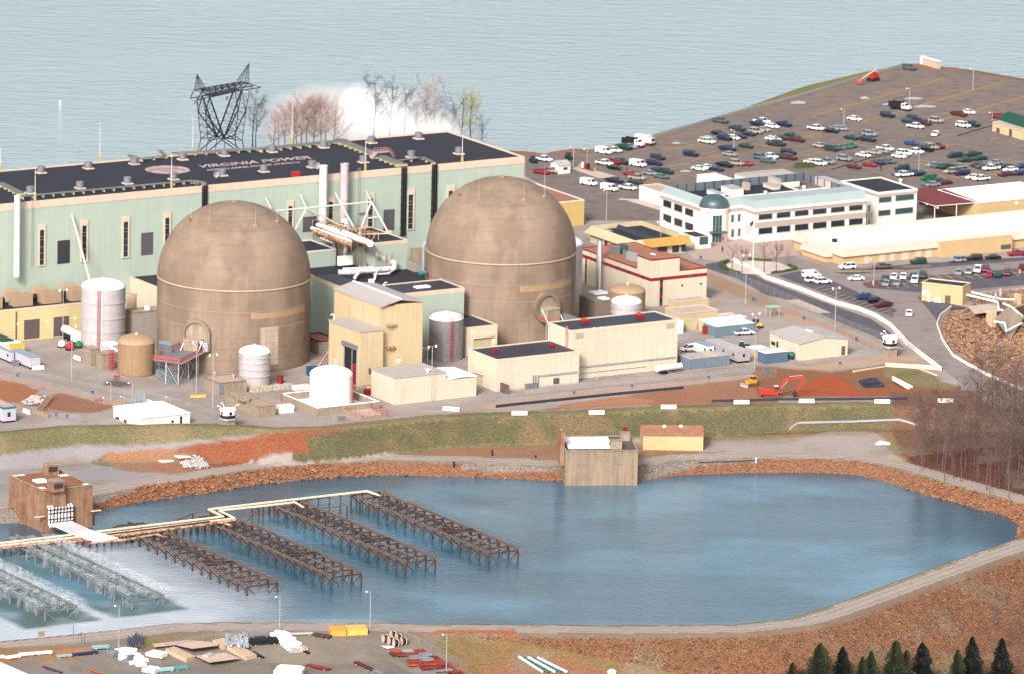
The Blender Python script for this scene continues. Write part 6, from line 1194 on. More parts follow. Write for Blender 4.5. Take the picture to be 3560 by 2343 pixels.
# flag
p=G('P2',955,882,0);T=Thing('flagpole','tall white flagpole flying a striped flag in front of the office','flagpole',p);ft_=(882-490)/28.95;T.part('pole',MB().bar(p,p+Z*ft_,.11,8,.05),white_m);T.part('finial',MB().ball(p+Z*(ft_+.15),.15,8,6),yellow)
def fl(s_,t_):   # s along the fly,t down the hoist
 X_=s_*3.4;return p+Z*(ft_-.2-t_*2.1-s_*2.2-.25*t_*s_)+Vector((-.15-X_*.75+.9*t_*s_,-.25*math.sin(s_*7+t_*1.2)-.3*s_,0))
k1,k2,k3=MB(),MB(),MB()
for i in range(13):
 for j in range(12):
  s0,s1,t0,t1=j/12,(j+1)/12,i/13,(i+1)/13
  (k3 if (j<5 and i<7) else k1 if i % 2==0 else k2).quad(fl(s0,t0),fl(s1,t0),fl(s1,t1),fl(s0,t1))
fo=T.part('flag',k1,mat('flag_red',c3(190,40,60,.8),.8,.05));T.part('white_stripes',k2,white_m,fo);T.part('canton',k3,mat('flag_blue',c3(50,60,120,.8),.8,.05),fo)
# -------------------------- pond: spray racks and header pipes
wet_=mat('wet_grey_steel',c3(126,132,134,.75),.6,.2)
def rack(i,label):
 p0=rack_p[i];nb=RACKS[i][3];T=Thing('spray_rack',label,'spray rack',Vector((p0.x,p0.y,POND_Z)),'spray racks in the pond');rz=RAIL_Z
 A=lambda s_,v_,z_=rz: Vector((p0.x,p0.y,0))+U*s_+V*v_+Z*z_
 L_=BAY*nb;Lr=BAY*(nb-3);mb_=rustb if i>1 else wet_;rd_=rustd if i>1 else wet_
 T.part('rail',MB().box(A(-.15,0,rz-.2),V*L_,U*.3,Z*.3),mb_);T.part('rail',MB().box(A(RW-.15,0,rz-.2),V*L_,U*.3,Z*.3),mb_)
 T.part('feed_pipe',MB().bar(A(RW*.52,BAY*4.5,rz+.25),A(RW*.52,L_+.5,rz+.25),.34,8),rd_);T.part('feed_pipe',MB().bar(A(RW*.52,.4,rz+.15),A(RW*.52,BAY*4.5,rz+.15),.17,6),rustb if i>1 else wet_)
 for k_ in (-.25,.27):T.part('spray_pipe',MB().bar(A(k_,0,rz+.22),A(k_,Lr,rz+.22),.16,5),mb_);T.part('spray_pipe',MB().bar(A(RW+k_,0,rz+.22),A(RW+k_,Lr,rz+.22),.12,5),mb_)
 nzm,crm=MB(),MB()
 for j in range(nb+1):
  v_=BAY*j;post=None
  for s_ in (0,RW):T.part('post',MB().bar(A(s_,v_,POND_Z-2),A(s_,v_,rz-.2),.26,5),rd_)
  T.part('crossbeam',MB().box(A(.16,v_-.16,rz-.35),U*(RW-.32),V*.32,Z*.31),rd_);T.part('brace',MB().bar(A(.2,v_,rz-.4),A(2.6,v_,POND_Z-.3),.13),rd_)
  T.part('brace',MB().bar(A(RW-.2,v_,rz-.4),A(RW-2.6,v_,POND_Z-.3),.13),rd_)
    # the cross pipe in the middle of the rack
 cp=T.part('cross_pipe',MB().path([A(1.0,BAY*5.3,rz+.45),A(RW-.5,BAY*4.7,rz+.5),A(RW-.4,BAY*4.4,rz+.3)],.24,6),rd_);T.part('cross_pipe',MB().bar(A(.8,BAY*4.9,rz+.4),A(RW-1,BAY*4.3,rz+.4),.2,6),rd_)
    # thin nozzle arms standing out from each spray pipe
 for j in range(int(Lr/1.5)):
  for s_ in (0,RW):
   v_=1.5*j+.4;k=MB().bar(A(s_-.2,v_,rz+.35),A(s_+2.1,v_+.25,rz+.55),.045,3).bar(A(s_+2.1,v_+.25,rz+.5),A(s_+2.1,v_+.25,rz+.95),.05,3).bar(A(s_-.6,v_,rz+.3),A(s_-.6,v_,rz+.75),.05,3)
   nzm.add(k.v,k.f)
 for j in range(nb):
  for s_ in (0,RW):T.part('side_brace',MB().bar(A(s_,BAY*j,rz-.3),A(s_,BAY*(j+.35),POND_Z),.06),rd_)
 T.part('nozzle_arms',nzm,rd_)['kind']='stuff'
 return A,Lr
labs=['spraying rack at the picture edge nearest the lower yard','spraying rack in churned green water below the rusty pipe junction','idle rusty rack next to the white foam patch','idle rusty rack, second from the foam patch','idle rusty rack, third from the foam patch','idle rusty rack farthest out, at the end of the white header pipe']
spm=bpy.data.materials.new('water_spray_veil');spm.use_nodes=True;n=spm.node_tree.nodes;L=spm.node_tree.links;b=n['Principled BSDF'];b.inputs['Base Color'].default_value=(.93,.94,.97,1);b.inputs['Roughness'].default_value=1
t=n.new('ShaderNodeTexNoise');t.inputs['Scale'].default_value=1.1;t.inputs['Detail'].default_value=4;tcn=n.new('ShaderNodeTexCoord');L.new(tcn.outputs['Object'],t.inputs[0])
mr_=n.new('ShaderNodeMapRange');L.new(t.outputs[0],mr_.inputs[0]);mr_.inputs[1].default_value=.35;mr_.inputs[2].default_value=.75;mr_.inputs[3].default_value=.0;mr_.inputs[4].default_value=.2;n.remove(b);trn=n.new('ShaderNodeBsdfTransparent');tl_=n.new('ShaderNodeBsdfTranslucent');df_=n.new('ShaderNodeBsdfDiffuse');m1_=n.new('ShaderNodeMixShader');m2_=n.new('ShaderNodeMixShader');tl_.inputs[0].default_value=df_.inputs[0].default_value=(.9,.92,.95,1);m1_.inputs[0].default_value=.5;L.new(tl_.outputs[0],m1_.inputs[1]);L.new(df_.outputs[0],m1_.inputs[2]);L.new(mr_.outputs[0],m2_.inputs[0]);L.new(trn.outputs[0],m2_.inputs[1]);L.new(m1_.outputs[0],m2_.inputs[2]);L.new(m2_.outputs[0],n['Material Output'].inputs[0])
for i in range(6):
 A,Lr=rack(i,labs[i])
 if i<2:
  k=MB()
  for s_ in (-.2,RW*.52,RW+.1,RW+2.0):
   for j in range(int((Lr+9)/1.3)):
    v_=.8+1.3*j;c_=A(s_,v_,RAIL_Z+.5);h_=.9+.5*rnd.random();r_=.9+.4*rnd.random();n_=7
    for q_ in range(n_):
     t0,t1=2*math.pi*q_/n_,2*math.pi*(q_+1)/n_;P1_=c_+Vector((math.cos(t0)*r_,math.sin(t0)*r_,h_*(.75+.3*rnd.random())));P2_=c_+Vector((math.cos(t1)*r_,math.sin(t1)*r_,h_*(.75+.3*rnd.random())))
     k.quad(c_,P1_,P2_)
     if rnd.random()<.12: k.quad(P1_,P2_,P2_+Vector((math.cos(t1)*.8,math.sin(t1)*.8,-h_-1.6)),P1_+Vector((math.cos(t0)*.8,math.sin(t0)*.8,-h_-1.6)))
  single('water_spray',k,spm,['white spray fans over the rack at the picture edge','white spray fans over the rack below the pipe junction'][i],'spray',kind='stuff')
hp=Thing('header_pipes','long run of pale rusty header pipes on low frames feeding the spray racks','pipework',G('S1',1200,1150,-5.2));HZ=-5.0
def hpipe(pts,r=.36,m=rust,z=HZ):o=hp.part('pipe',MB().path([G(a[0],a[1],a[2],z) for a in pts],r,8),m);return o
hw=mat('cream_header_pipe',c3(234,214,188,.85),.5,.08,.8,col2=c3(196,150,116,.8),m2=.6)
hpipe([('S1',-150,1290),('S1',860,1170),('S1',2025,1030),('S1',1895,965),('S1',2349,912),('S2',980,800),('S2',1095,840)],.33,hw)
hpipe([('S1',-150,1312),('S1',880,1197),('S1',2130,1045),('S1',1990,975),('S1',2349,938),('S2',330,900),('S2',400,945)],.3,hw)
hpipe([('S1',-150,1335),('S1',900,1218),('S1',2000,1082),('S1',2100,1110)],.3,rust);hpipe([('S1',620,1265),('S1',1430,1160),('S1',2150,1060)],.28,rust);hpipe([('S1',800,1275),('S1',1170,1235),('S1',1420,1190),('S1',1490,1215)],.28,rust);hpipe([('S1',860,1205),('S1',1400,1140),('S1',1900,1075)],.26,rustd)
for i in range(8):
 x0,y0,x1,y1=440+i*28,1092-i*3,640+i*32,1205+i*8;z_=HZ+.5;hp.part('feeder_pipe',MB().path([G('S1',x0,y0,z_),G('S1',x0+190,y0+85,z_),G('S1',x0+440,y0+172-i*2,z_-.1)],.15,7),pipew)
for i in range(34):
 t_=i/33;x=-60+2150*t_;y=1300-250*t_;p=G('S1',x,y,HZ-.35);k=MB().box(p-V*1.6,V*3.4,U*.16,Z*.22);f_=hp.part('support_frame',k,rustd)
 for s_ in (-1.5,1.6):hp.part('post',MB().bar(p+V*s_,p+V*s_-Z*3.6,.15,5),rustd,f_)
for i in range(11):t_=i/10;p=G('S1',2349-60+t_*1000,940-t_*118,HZ-.3);f_=hp.part('support_frame',MB().box(p-V*.8,V*1.6,U*.16,Z*.2),rustd);hp.part('post',MB().bar(p,p-Z*3.6,.16,5),rustd,f_)
def gantry(pts,z=-5.6):
 P_=[G(*a,z) for a in pts];k=MB()
 for a,b_ in zip(P_,P_[1:]+P_[:1]):k.bar(a,b_,.15)
 g=hp.part('steel_frame',k,rustb)
 for a in P_: hp.part('post',MB().bar(a,a-Z*3,.17,5),rustd,g)
gantry([('S1',1750,1000),('S1',2349,940),('S1',2230,1080),('S1',1580,1075)]);gantry([('S2',395,880),('S2',640,855),('S2',800,925),('S2',550,960)]);gantry([('S2',885,830),('S2',1130,800),('S2',1285,875),('S2',1040,900)]);gantry([('S1',50,1250),('S1',310,1215),('S1',700,1240),('S1',420,1290)]);gantry([('S1',1070,1130),('S1',1330,1100),('S1',1400,1140),('S1',1150,1170)])
# pump house at the picture edge
RZ=POND_Z+10.8;b=Blk('S1',390,790,RZ,842,80,-10);T=building('pump_house','rust stained concrete pump house with eight white pipes running out to the racks','pump house',b,concd,mat('rust_brown_roof',c3(158,104,78,.75),.95,.2,.4,bump=.3),conc,.25)
sn=mat('white_roof_patch',c3(236,232,226,.85),.7,.08)
def vtower(T,r,x,y,H,xr,xl,z0):
 b_=Blk(r,x,y,H,xr,xl,z0);o=T.part('vent_tower',b_.box(MB(),0,b_.LU,0,b_.LV,z0,H-.3),concd);T.part('cap',b_.box(MB(),-.15,b_.LU+.15,-.15,b_.LV+.15,H-.29,H),conc,o);T.part('louver',b_.slab(MB(),'R',b_.LU*.12,b_.LU*.88,H-1.9,H-.7,.02,.1),louvd,o);return b_
vtower(T,'S1',430,560,RZ+2.6,535,388,RZ-.35);vt=vtower(T,'S1',478,712,RZ+2.5,583,425,RZ-.35)
b.slab(k := MB(),'R',b.LU*.19,b.LU*.42,RZ-5.6,RZ-.3,.05,1.1);T.part('pilaster',k,concd);T.part('buttress',b.slab(MB(),'L',b.LV*.55,b.LV*.62,-9,RZ-1.2,.03,.7),concd);T.part('buttress',b.slab(MB(),'L',b.LV*.82,b.LV*.9,-5,RZ-2,.03,.7),concd)
for x,y,w_,d_,lab in ((370,712,3.2,3.0,'hatch'),(160,655,3.6,1.4,'patch'),(580,655,2.6,2,'patch'),(785,735,2.0,1.2,'patch'),(380,770,1.7,2,'patch')):p=G('S1',x,y,RZ-.3);T.part('roof_hatch' if lab=='hatch' else 'roof_patch',MB().cb(p,w_,d_,.45 if lab=='hatch' else .06),sn)
for i in range(8):
 x=432+i*29.5;s_,z_=b.uv('R','S1',x,1000-i*3);o=b.c-V*.9+U*s_;zt,zb=z_+.9,z_-2.6;q0=Vector((o.x,o.y,0));hp2=MB().path([q0+V*.8+Z*(zt+.9),q0+Z*(zt+.6),q0+Z*zb,q0-V*1.0+Z*(zb-.6)],.3,8);T.part('pump_pipe',hp2,pipew)
for dz in (-2.3,-1.5,0,.9):s0_,z_=b.uv('R','S1',418,1000);s1_,_=b.uv('R','S1',660,975);T.part('pipe_clamp',MB().box(b.c+U*s0_-V*1.3+Z*(z_+dz+10),U*(s1_-s0_),V*.12,Z*.22),dsteel)
for x,y in ((345,1030),(860,975)):
 s_,z_=b.uv('R','S1',x,y);p=b.c+U*s_-V*1+Z*(z_+10);T.part('walkway',MB().box(p-U*1.2,U*2.6,V*1.,Z*.15),cream)
single('mooring_pile',MB().bar(G('S1',850,1100,POND_Z),G('S1',852,960,POND_Z)+Z*0,.3,6),concd,'slanting concrete pile standing in the water at the corner of the pump house','pile')
# pump house in the middle of the far bank
aD=math.radians(6.3);du=Vector((math.cos(aD),math.sin(aD),0));dv=Vector((-du.y,du.x,0));RZ=POND_Z+9.2
p=G('S3',435,822,RZ);b=Blk('S3',435,822,RZ,1093,340,-10,du,dv);b.LV=17.0
T=building('pump_house','plain concrete pump house with white roof panels standing in the far edge of the pond','pump house',b,mat('streaked_concrete',c3(164,143,121,.74),.85,.12,.45,streak=.25,bump=.1),mat('dark_brown_roof',c3(110,94,92,.75),.9,.12),conc,.25)
for x0,x1,y in ((425,835,745),(460,840,800)):a,b_=G('S3',x0,y,RZ),G('S3',x1,y-3,RZ);T.part('roof_panel',MB().box(a-Z*.2,b_-a,dv*4.6,Z*.5),sn)
for x0,x1,y,h_ in ((845,945,812,2.0),(935,1022,735,1.8)):a,b_=G('S3',x0,y,RZ-.3),G('S3',x1,y,RZ-.3);vt_=T.part('vent_tower',MB().box(a,b_-a,dv*3.4,Z*h_),conc)
for i in range(3):T.part('side_duct',MB().box(b.c-du*1.0+dv*(3+i*4.3)+Z*(6.6-i*.0),du*.98,dv*2.6,Z*(8.6-1.8*(i==2))),concd)
T.part('red_box',MB().cb(G('S3',970,655,RZ-.3),1,.6,1.3),redd)
aD=math.radians(3.3);du=Vector((math.cos(aD),math.sin(aD),0));dv=Vector((-du.y,du.x,0));b=Blk('S3',1140,685,-1.6,1685,1141,-6,du,dv);b.LV=11
T=Thing('pondside_house','small tan house with a brown roof and two white cowls by the pond','building',b.c);T.part('wall',b.box(MB(),0,b.LU,0,b.LV,-6,-1.65),mat('yellow_house_wall',c3(218,190,142,.8),.65,.06,.5));g=gable(T,b,-1.62,-.2,brownroof);T.part('gable_wall',g,yel)
for x in (1330,1480):pp=G('S3',x,628,-.9);T.part('roof_cowl',MB().lathe(pp,[(.3,-.3),(.3,.2),(.55,.3),(.5,.8),(.25,1.15),(0,1.2)],12),white_m)
wall_strip('pipe','grey pipe laid along the ground behind the pond track near the woods','pipe',[ground_at('S4',x,y) for x,y in ((225,765),(300,697),(800,680),(1220,675),(1380,715))],.5,.5,lsteel)
single('boat_cover',MB().ext([ground_at('S4',1000,900)+Vector(a) for a in ((0,0,0),(1.2,1.5,.5),(3.8,.8,.2),(3.9,-.3,.1),(1.4,-1.6,.3))],Z*.35),white_m,'small white tarp lying on the pale gravel by the woods','tarp')
rocks('rubble','grey stone heap beside the two pale slabs below the orange bank',[ground_at('S1',x,y) for x,y in ((1650,560),(1760,490),(1850,530),(1890,590),(1680,600))],260,.25,.75,palerock,z=lambda x,y: hz((x,y))+.5*rnd.random(),seed=8)
for x,y in ((1500,525),(1655,492)):pp=ground_at('S1',x,y);single('concrete_pad_slab',MB().cb(pp,3.0,3.4,.25,V),white_s,'pale square slab on the orange ground, '+('nearer the gravel road' if x==1500 else 'touching the grey stone heap'),'slab')
# silt fences, posts along the pond road
def drape(pts,n_=8):
 out=[]
 for a,b_ in zip(pts[:-1],pts[1:]):
  for i in range(n_):c_=a+(b_-a)*i/n_;out.append(Vector((c_.x,c_.y,hz(c_))))
 return out+[Vector((pts[-1].x,pts[-1].y,hz(pts[-1])))]
tarp=mat('black_silt_cloth',c3(62,62,78,.7),.7,.2)
def silt(lab,pts,h,w_=.12):
 P_=drape([ground_at(*a) for a in pts]);k=MB()
 for a,b_ in zip(P_[:-1],P_[1:]):k.add([a-Z*.2,b_-Z*.2,b_+Z*h,a+Z*h,a-Z*.2+Vector((0,w_,0)),b_-Z*.2+Vector((0,w_,0)),b_+Z*h+Vector((0,w_,0)),a+Z*h+Vector((0,w_,0))],[(0,1,2,3),(7,6,5,4),(3,2,6,7)])
 single('silt_fence',k,tarp,lab,'silt fence')
silt('long black silt fence along the dirt field below the beige buildings',[('S3',-200,435),('S3',0,412),('S3',900,320),('S3',1505,262)],.75);silt('black silt fence along the ridge below the excavator',[('S3',1760,385),('S3',2349,372),('S4',100,498),('S4',700,498),('S4',1290,492)],.7)
kk=MB();Pq=[G('S4',*a,.1) for a in [(850,330),(960,305),(1010,310),(1085,375),(900,380)]];
single('tarp_heap',MB().ext(Pq,Z*.5).ext([G('S4',*a,.6) for a in [(900,335),(980,318),(1030,345),(930,358)]],Z*.5),tarp,'black tarp heap lying on the red dirt beside the leaning slab','tarp')
single('concrete_slab',MB().ext([G('S4',1155,290,1.0),G('S4',1345,385,.2),G('S4',1300,400,.2),G('S4',1150,312,1.0)],Z*.5),white_s,'pale concrete slab leaning at the edge of the red dirt','slab')
for r,x,y,hh,m,lab in [('S2',2117,478,1.6,dsteel,'dark post standing on the edge of the pale track, near the pump house'),('S2',1768,580,1.6,dsteel,'dark post on the gravel bank by white puddles'),('S3',162,885,.7,dsteel,'small dark pile stub on the gravel bank by the middle pump house'),('S3',2160,930,1.3,offwhite,'small white post above the dark pipe on the rock bank')]: single('marker_post',MB().cb(ground_at(r,x,y),.35,.35,hh),m,lab,'post')
wall_strip('pipe','thin dark pipe lying along the gravel bank beside the rocks','pipe',[ground_at('S3',1640,940)+Z*.3,ground_at('S3',2180,930)+Z*.6],.15,.15,dsteel)
single('bank_block',MB().cb(G('S5',375,1218,ROAD_Z),1.3,1.0,1.0),conc,'small brown block at the water edge near the stair frame','block')
# riprap: loose rock on the banks
rockm=mat('orange_rock',c3(176,120,86,.76),.95,.4,.9,col2=c3(122,88,70,.7),m2=.5)
def riprap(name,lab,polyfn,n_,lo,hi,x0,x1,y0,y1,seed,m):
 r_=np.random.RandomState(seed);x_=x0+(x1-x0)*r_.rand(n_*14);y_=y0+(y1-y0)*r_.rand(n_*14);ok=polyfn(x_,y_);x_,y_=x_[ok][:n_],y_[ok][:n_];N=len(x_);z_=height(x_,y_)
 s_=lo+(hi-lo)*r_.rand(N)**2.2;base=np.array([(1,0,0),(-1,0,0),(0,1,0),(0,-1,0),(0,0,1),(0,0,-1)],float);f0=np.array([(0,2,4),(2,1,4),(1,3,4),(3,0,4)])
 v=base[None]*(s_[:,None,None]*(.7+.6*r_.rand(N,6,1)))*np.array([1,1,.75])+(r_.rand(N,6,3)-.5)*s_[:,None,None]*.5;t_=r_.rand(N)*6.28;ct,st_=np.cos(t_)[:,None],np.sin(t_)[:,None]
 v=np.stack([v[...,0]*ct-v[...,1]*st_,v[...,0]*st_+v[...,1]*ct,v[...,2]],-1)+np.stack([x_,y_,z_+s_*.12],-1)[:,None]
 me_=bpy.data.meshes.new(name);me_.vertices.add(N*6);me_.vertices.foreach_set('co',v.ravel());F_=(f0[None]+6*np.arange(N)[:,None,None]).reshape(-1,3)
 me_.loops.add(F_.size);me_.loops.foreach_set('vertex_index',F_.ravel().astype(np.int32));me_.polygons.add(len(F_));me_.polygons.foreach_set('loop_start',np.arange(0,F_.size,3,dtype=np.int32));me_.update(calc_edges=True);me_.materials.append(m)
 o=bpy.data.objects.new(name,me_);C.objects.link(o);o['kind']='stuff';o['label']=lab;o['category']='rocks'
def pxy(x_,y_):
 z_=height(x_,y_);q_=(np.stack([x_,y_,z_],1)-CP) @ RM.T;return PW/2+FL*q_[:,0]/q_[:,2],PH/2-FL*q_[:,1]/q_[:,2]
gravz=[qs('S3',[(-500,500),(390,500),(395,1000),(0,1000),(-300,990),(-500,980)]),qs('S3',[(1080,600),(2300,800),(2200,920),(1640,960),(1300,1060),(1090,1100)]),qs('S1',[(-300,800),(860,700),(1300,700),(1200,800),(850,920),(850,1100),(-300,1200)])]
def bank_ok(x_,y_):
 d_=sdist(x_,y_,pond);a,b_=pxy(x_,y_);ok=(d_>-.4) & (d_<5.0) & (y_>np.interp(x_,[p.x for p in near_c[::-1]],[p.y for p in near_c[::-1]])+8)
 for g_ in gravz: ok &= ~inside(a,b_,g_)
 return ok
riprap('riprap','orange rock armour along the far bank of the pond',bank_ok,9000,.28,.8,-75,215,-330,-100,3,rockm)
def slope_ok(x_,y_):
 d_=sdist(x_,y_,pond);a,b_=pxy(x_,y_);yc_=np.interp(x_,[p.x for p in near_c[::-1]],[p.y for p in near_c[::-1]]);return (d_>15) & (y_<yc_-8) & (a>1620) & (b_<2400) & ~inside(a,b_,qs('D',[(1010,1470),(1180,1490),(1500,1548),(1700,1605),(1900,1700),(1150,1700),(1080,1560)]))
riprap('loose_rock','scattered orange rock over the slope below the pond track',slope_ok,16000,.14,.5,40,215,-420,-180,4,mat('orange_slope_rock',c3(160,112,80,.72),.95,.4,.9,col2=c3(110,78,62,.7),m2=.5))
riprap('canal_rock','tan and brown rock covering the canal bank',lambda x_,y_: (sdist(x_,y_,canal)<-1),5200,.3,.95,150,262,-60,130,5,mat('brown_rock',c3(180,140,110,.78),.95,.35,.9,col2=c3(132,100,82,.72),m2=.5))
def grey_ok(x_,y_):
 a,b_=pxy(x_,y_);return inside(a,b_,qs('S3',[(1380,865),(1700,855),(2260,895),(2200,925),(1500,890)]))
riprap('grey_stone','band of grey stones along the track above the rocks',grey_ok,900,.2,.5,60,215,-330,-60,6,palerock)
# -------------------------- yard below the pond
yz=lambda r,x,y: ground_at(r,x,y)
def bundle(name,lab,r,p0,p1,w,h,m,nr=5,layers=1,group=None,endm=None):
 a,b_=yz(r,*p0)+Z*.15,yz(r,*p1)+Z*.15;d=(b_-a).normalized();e=Vector((-d.y,d.x,0)).normalized();T=Thing(name,lab,'pipe stack',a,group);rr=w/nr/2*.96
 for L__ in range(layers):
  k=MB()
  for i in range(nr-L__ % 2):k.bar(a+e*(w*(i+.5+.5*(L__ % 2))/nr-w/2)+Z*(rr+L__*rr*1.75),b_+e*(w*(i+.5+.5*(L__ % 2))/nr-w/2)+Z*(rr+L__*rr*1.75),rr,6)
  T.part('pipe_layer',k,m)
 for t_ in (.15,.85):c_=a+(b_-a)*t_;T.part('bearer',MB().box(c_-e*w*.6-d*.12-Z*.18,e*w*1.2,d*.24,Z*.17),woodm)
 return T
whp=mat('white_pipe',c3(232,232,226,.85),.5,.1,1.);tealp=mat('pale_teal_pipe',c3(150,190,190,.8),.5,.12,1.);blkp=mat('black_pipe',c3(34,40,46,.7),.5,.15);navy=mat('navy_wrap',c3(50,62,104,.75),.6,.2)
for i,(a,b_,m) in enumerate([((-60,1432),(40,1418),whp),((50,1430),(178,1412),whp),((170,1402),(310,1390),whp),((322,1388),(470,1378),whp)]):bundle('pipe_stack',['white pipe stack cut off at the picture edge','white pipe stack at the yard edge, next to the cut off one','white pipe stack with a pale end near the grass','white pipe stack nearest the rusty brown deck'][i],'S5',a,b_,1.3,.5,m,4,2,'white pipe stacks along the yard edge')
bundle('pipe_stack','pale teal pipe stack in front of the rusty brown deck','S5',(515,1415),(650,1402),1.0,.5,tealp,4,2);bundle('pipe_stack','navy wrapped pipe stack beside the rusty brown deck','S5',(650,1402),(880,1375),1.1,.5,navy,4,2);bundle('pipe_stack','pale teal pipe stack near the stair frame','S5',(840,1340),(985,1328),1.5,.5,tealp,4,2)
single('timber_deck',MB().box(yz('S5',510,1388),yz('S5',835,1352)-yz('S5',510,1388),Vector((.3,2.2,0)),Z*.5),mat('rusty_brown_board',c3(184,132,96,.8),.8,.15,.8,seam=.6),'flat rusty brown deck of boards behind the navy pipes','boards')
wrap=mat('white_wrap',c3(226,230,232,.85),.6,.15,1.2);brownwrap=mat('pale_brown_wrap',c3(206,188,178,.8),.7,.15,1.)
def bale(lab,r,x,y,w,d,h,m,z=0.,rot=0.,cat='wrapped bale',group=None,name='wrapped_bale'):
 p=yz(r,x,y)+Z*z;dd=Vector((math.cos(rot),math.sin(rot),0));e=Vector((-dd.y,dd.x,0));pr=[(-w/2,0),(w/2,0),(w/2,h*.75),(w*.36,h),(-w*.36,h),(-w/2,h*.7)]
 return single(name,MB().ext([p+dd*a-e*d/2+Z*b_ for a,b_ in pr],e*d),m,lab,cat,group)
for i,(x,y) in enumerate([(1020,1375),(1080,1360),(1140,1350),(1200,1355),(1050,1400),(1110,1395),(1170,1390),(1120,1430),(1180,1420),(1230,1400),(1260,1425),(1300,1450),(1160,1460),(1220,1470),(1280,1490)]):bale('white wrapped bundle in the loose heap beside the dark net pile','S5',x,y,2.4,1.0,.8,wrap if i % 4 else mat('dull_grey_wrap',c3(130,132,142,.75),.7,.2),rot=.3+rnd.random()*.5-.9*(i % 3==0),group='white wrapped bundles beside the net pile')
for i,(x,y) in enumerate([(20+18*a+46*b_,1+0) for b_ in range(3) for a in range(1)]):pass
for i in range(24):
 x=130+(i % 3)*48+(i//3)*26;y=1215+(i//3)*22-(i % 3)*7;bale('white sack in the long double row beside the black pipes','S6',x,y,1.5,1.2,.75+.3*(i % 2),wrap if i<20 else brownwrap,rot=.5+rnd.random()*.4,cat='sack',group='white sacks in the long row',name='white_sack')
for i,(x0,y0,x1,y1) in enumerate([(1500,1370,1690,1460),(2060,1345,2230,1440),(1925,1290,2020,1345)]):
 a,b_=yz('S5',x0,y0),yz('S5',x1,y1);d=b_-a;e=Vector((-d.y,d.x,0)).normalized();T=Thing('timber_stack',['long pale timber stack behind the white tarp pile','long pale timber stack next to the grey junk, farthest from the water spray','short pale timber stack on the tan deck'][i],'timber',a);T.part('boards',MB().box(a,d,e*3.2,Z*1.0),woodm)
for pts,lab in (([(1380,1290),(1700,1265),(1990,1310),(1970,1360),(1740,1395),(1590,1330),(1400,1345)],'pale pink paved patch'),([(1760,1410),(2040,1370),(2180,1460),(1900,1490)],'lower')):sheet('storage_pad',[[Vector((p.x,p.y,0)) for p in [yz('S5',*a) for a in pts]]],mat('pink_pad',c3(214,186,170,.8),.9,.1,.5),max(yz('S5',*a).z for a in pts)+.06)
for i,(x,y,w_,m,lab) in enumerate([(1420,1400,4.5,wrap,'big white tarp covered pile on the pink pad'),(1370,1540,3.4,wrap,'white wrapped stack at the bottom edge by the teal pipes'),(1890,1420,1.5,brownwrap,'small tan wrapped bale on the lower pad')]):bale(lab,'S5',x,y,w_,2.6,1.1,m,rot=-.5)
bundle('pipe_stack','teal and white pipe stack at the bottom edge beside the white wrapped stack','S5',(1435,1540),(1575,1530),1.8,.5,tealp,5,2);bundle('pipe_stack','teal pipe stack at the bottom edge farthest from the white roof','S5',(1580,1525),(1700,1512),1.6,.5,mat('teal_pipe',c3(90,160,170,.8),.5,.1),5,2)
bundle('pipe_stack','dark rusty pipes lying near the white roof corner','S5',(385,1505),(560,1560),1.0,.4,mat('dark_rusty_pipe',c3(84,60,70,.7),.7,.2),3,1);bundle('pipe_stack','orange rusty pipes lying at the bottom edge','S5',(800,1530),(950,1580),.9,.4,mat('orange_rust_pipe',c3(170,90,60,.75),.7,.2),3,1)
bundle('pipe_stack','long grey pipe stack at the yard edge below the lamp post','S6',(-90,1215),(85,1205),3.0,.5,steel,7,2);bundle('pipe_stack','big black pipe stack beside the white sacks','S6',(-80,1290),(165,1275),3.4,.5,blkp,6,2);bundle('pipe_stack','small black pipe bundle at the low end of the white sacks','S6',(365,1330),(450,1385),1.2,.5,blkp,4,1);bundle('pipe_stack','black pipe bundle cut short below the big black stack','S6',(-60,1370),(40,1425),1.1,.5,blkp,4,1)
bundle('pipe_stack','pair of long white rails lying beside the row of sacks','S6',(245,1215),(490,1205),1.3,.3,lsteel,3,1);bundle('pipe_stack','rusty grating frame lying near the yellow boxes','S6',(490,1215),(650,1240),2.2,.3,rustd,4,1)
bundle('pipe_stack','dark red beams on blocks near the white block stack','S6',(440,1490),(640,1530),1.6,.4,mat('red_beam',c3(134,48,44,.75),.7,.2),4,1);bundle('pipe_stack','dark maroon beams lying mid yard','S6',(880,1465),(1040,1540),1.5,.4,mat('maroon_beam',c3(96,44,56,.7),.7,.2),4,1);bundle('pipe_stack','grey beams lying at the bottom edge beside the maroon beams','S6',(1040,1535),(1120,1570),1.2,.4,steel,3,1)
k=MB()
for i in range(170):
 p=yz('S5',1230,1300)+Vector(((rnd.random()-.5)*3.4,(rnd.random()-.5)*10,.1+rnd.random()*.8));q_=p+Vector(((rnd.random()-.5)*1.5,(rnd.random()-.5)*1.8,rnd.random()*1.6));k.bar(p,q_,.09,3)
single('scrap_pile',k,mat('dark_scrap',c3(96,96,112,.7),.8,.3),'tangled dark grey scrap pile at the corner of the pink pad','scrap',kind='stuff')
k=MB()
for i in range(150):p=yz('S5',2150,1265)+Vector(((rnd.random()-.5)*5.5,(rnd.random()-.5)*13,.1+rnd.random()*.4));k.cb(p,.3+rnd.random()*.9,.3+rnd.random()*.6,.2+rnd.random()*.5,Vector((rnd.random()-.5,rnd.random(),0)))
single('scrap_pile',k,mat('pale_scrap',c3(176,182,190,.8),.8,.25),'heap of pale grey metal scrap beside the timber stacks','scrap',kind='stuff')
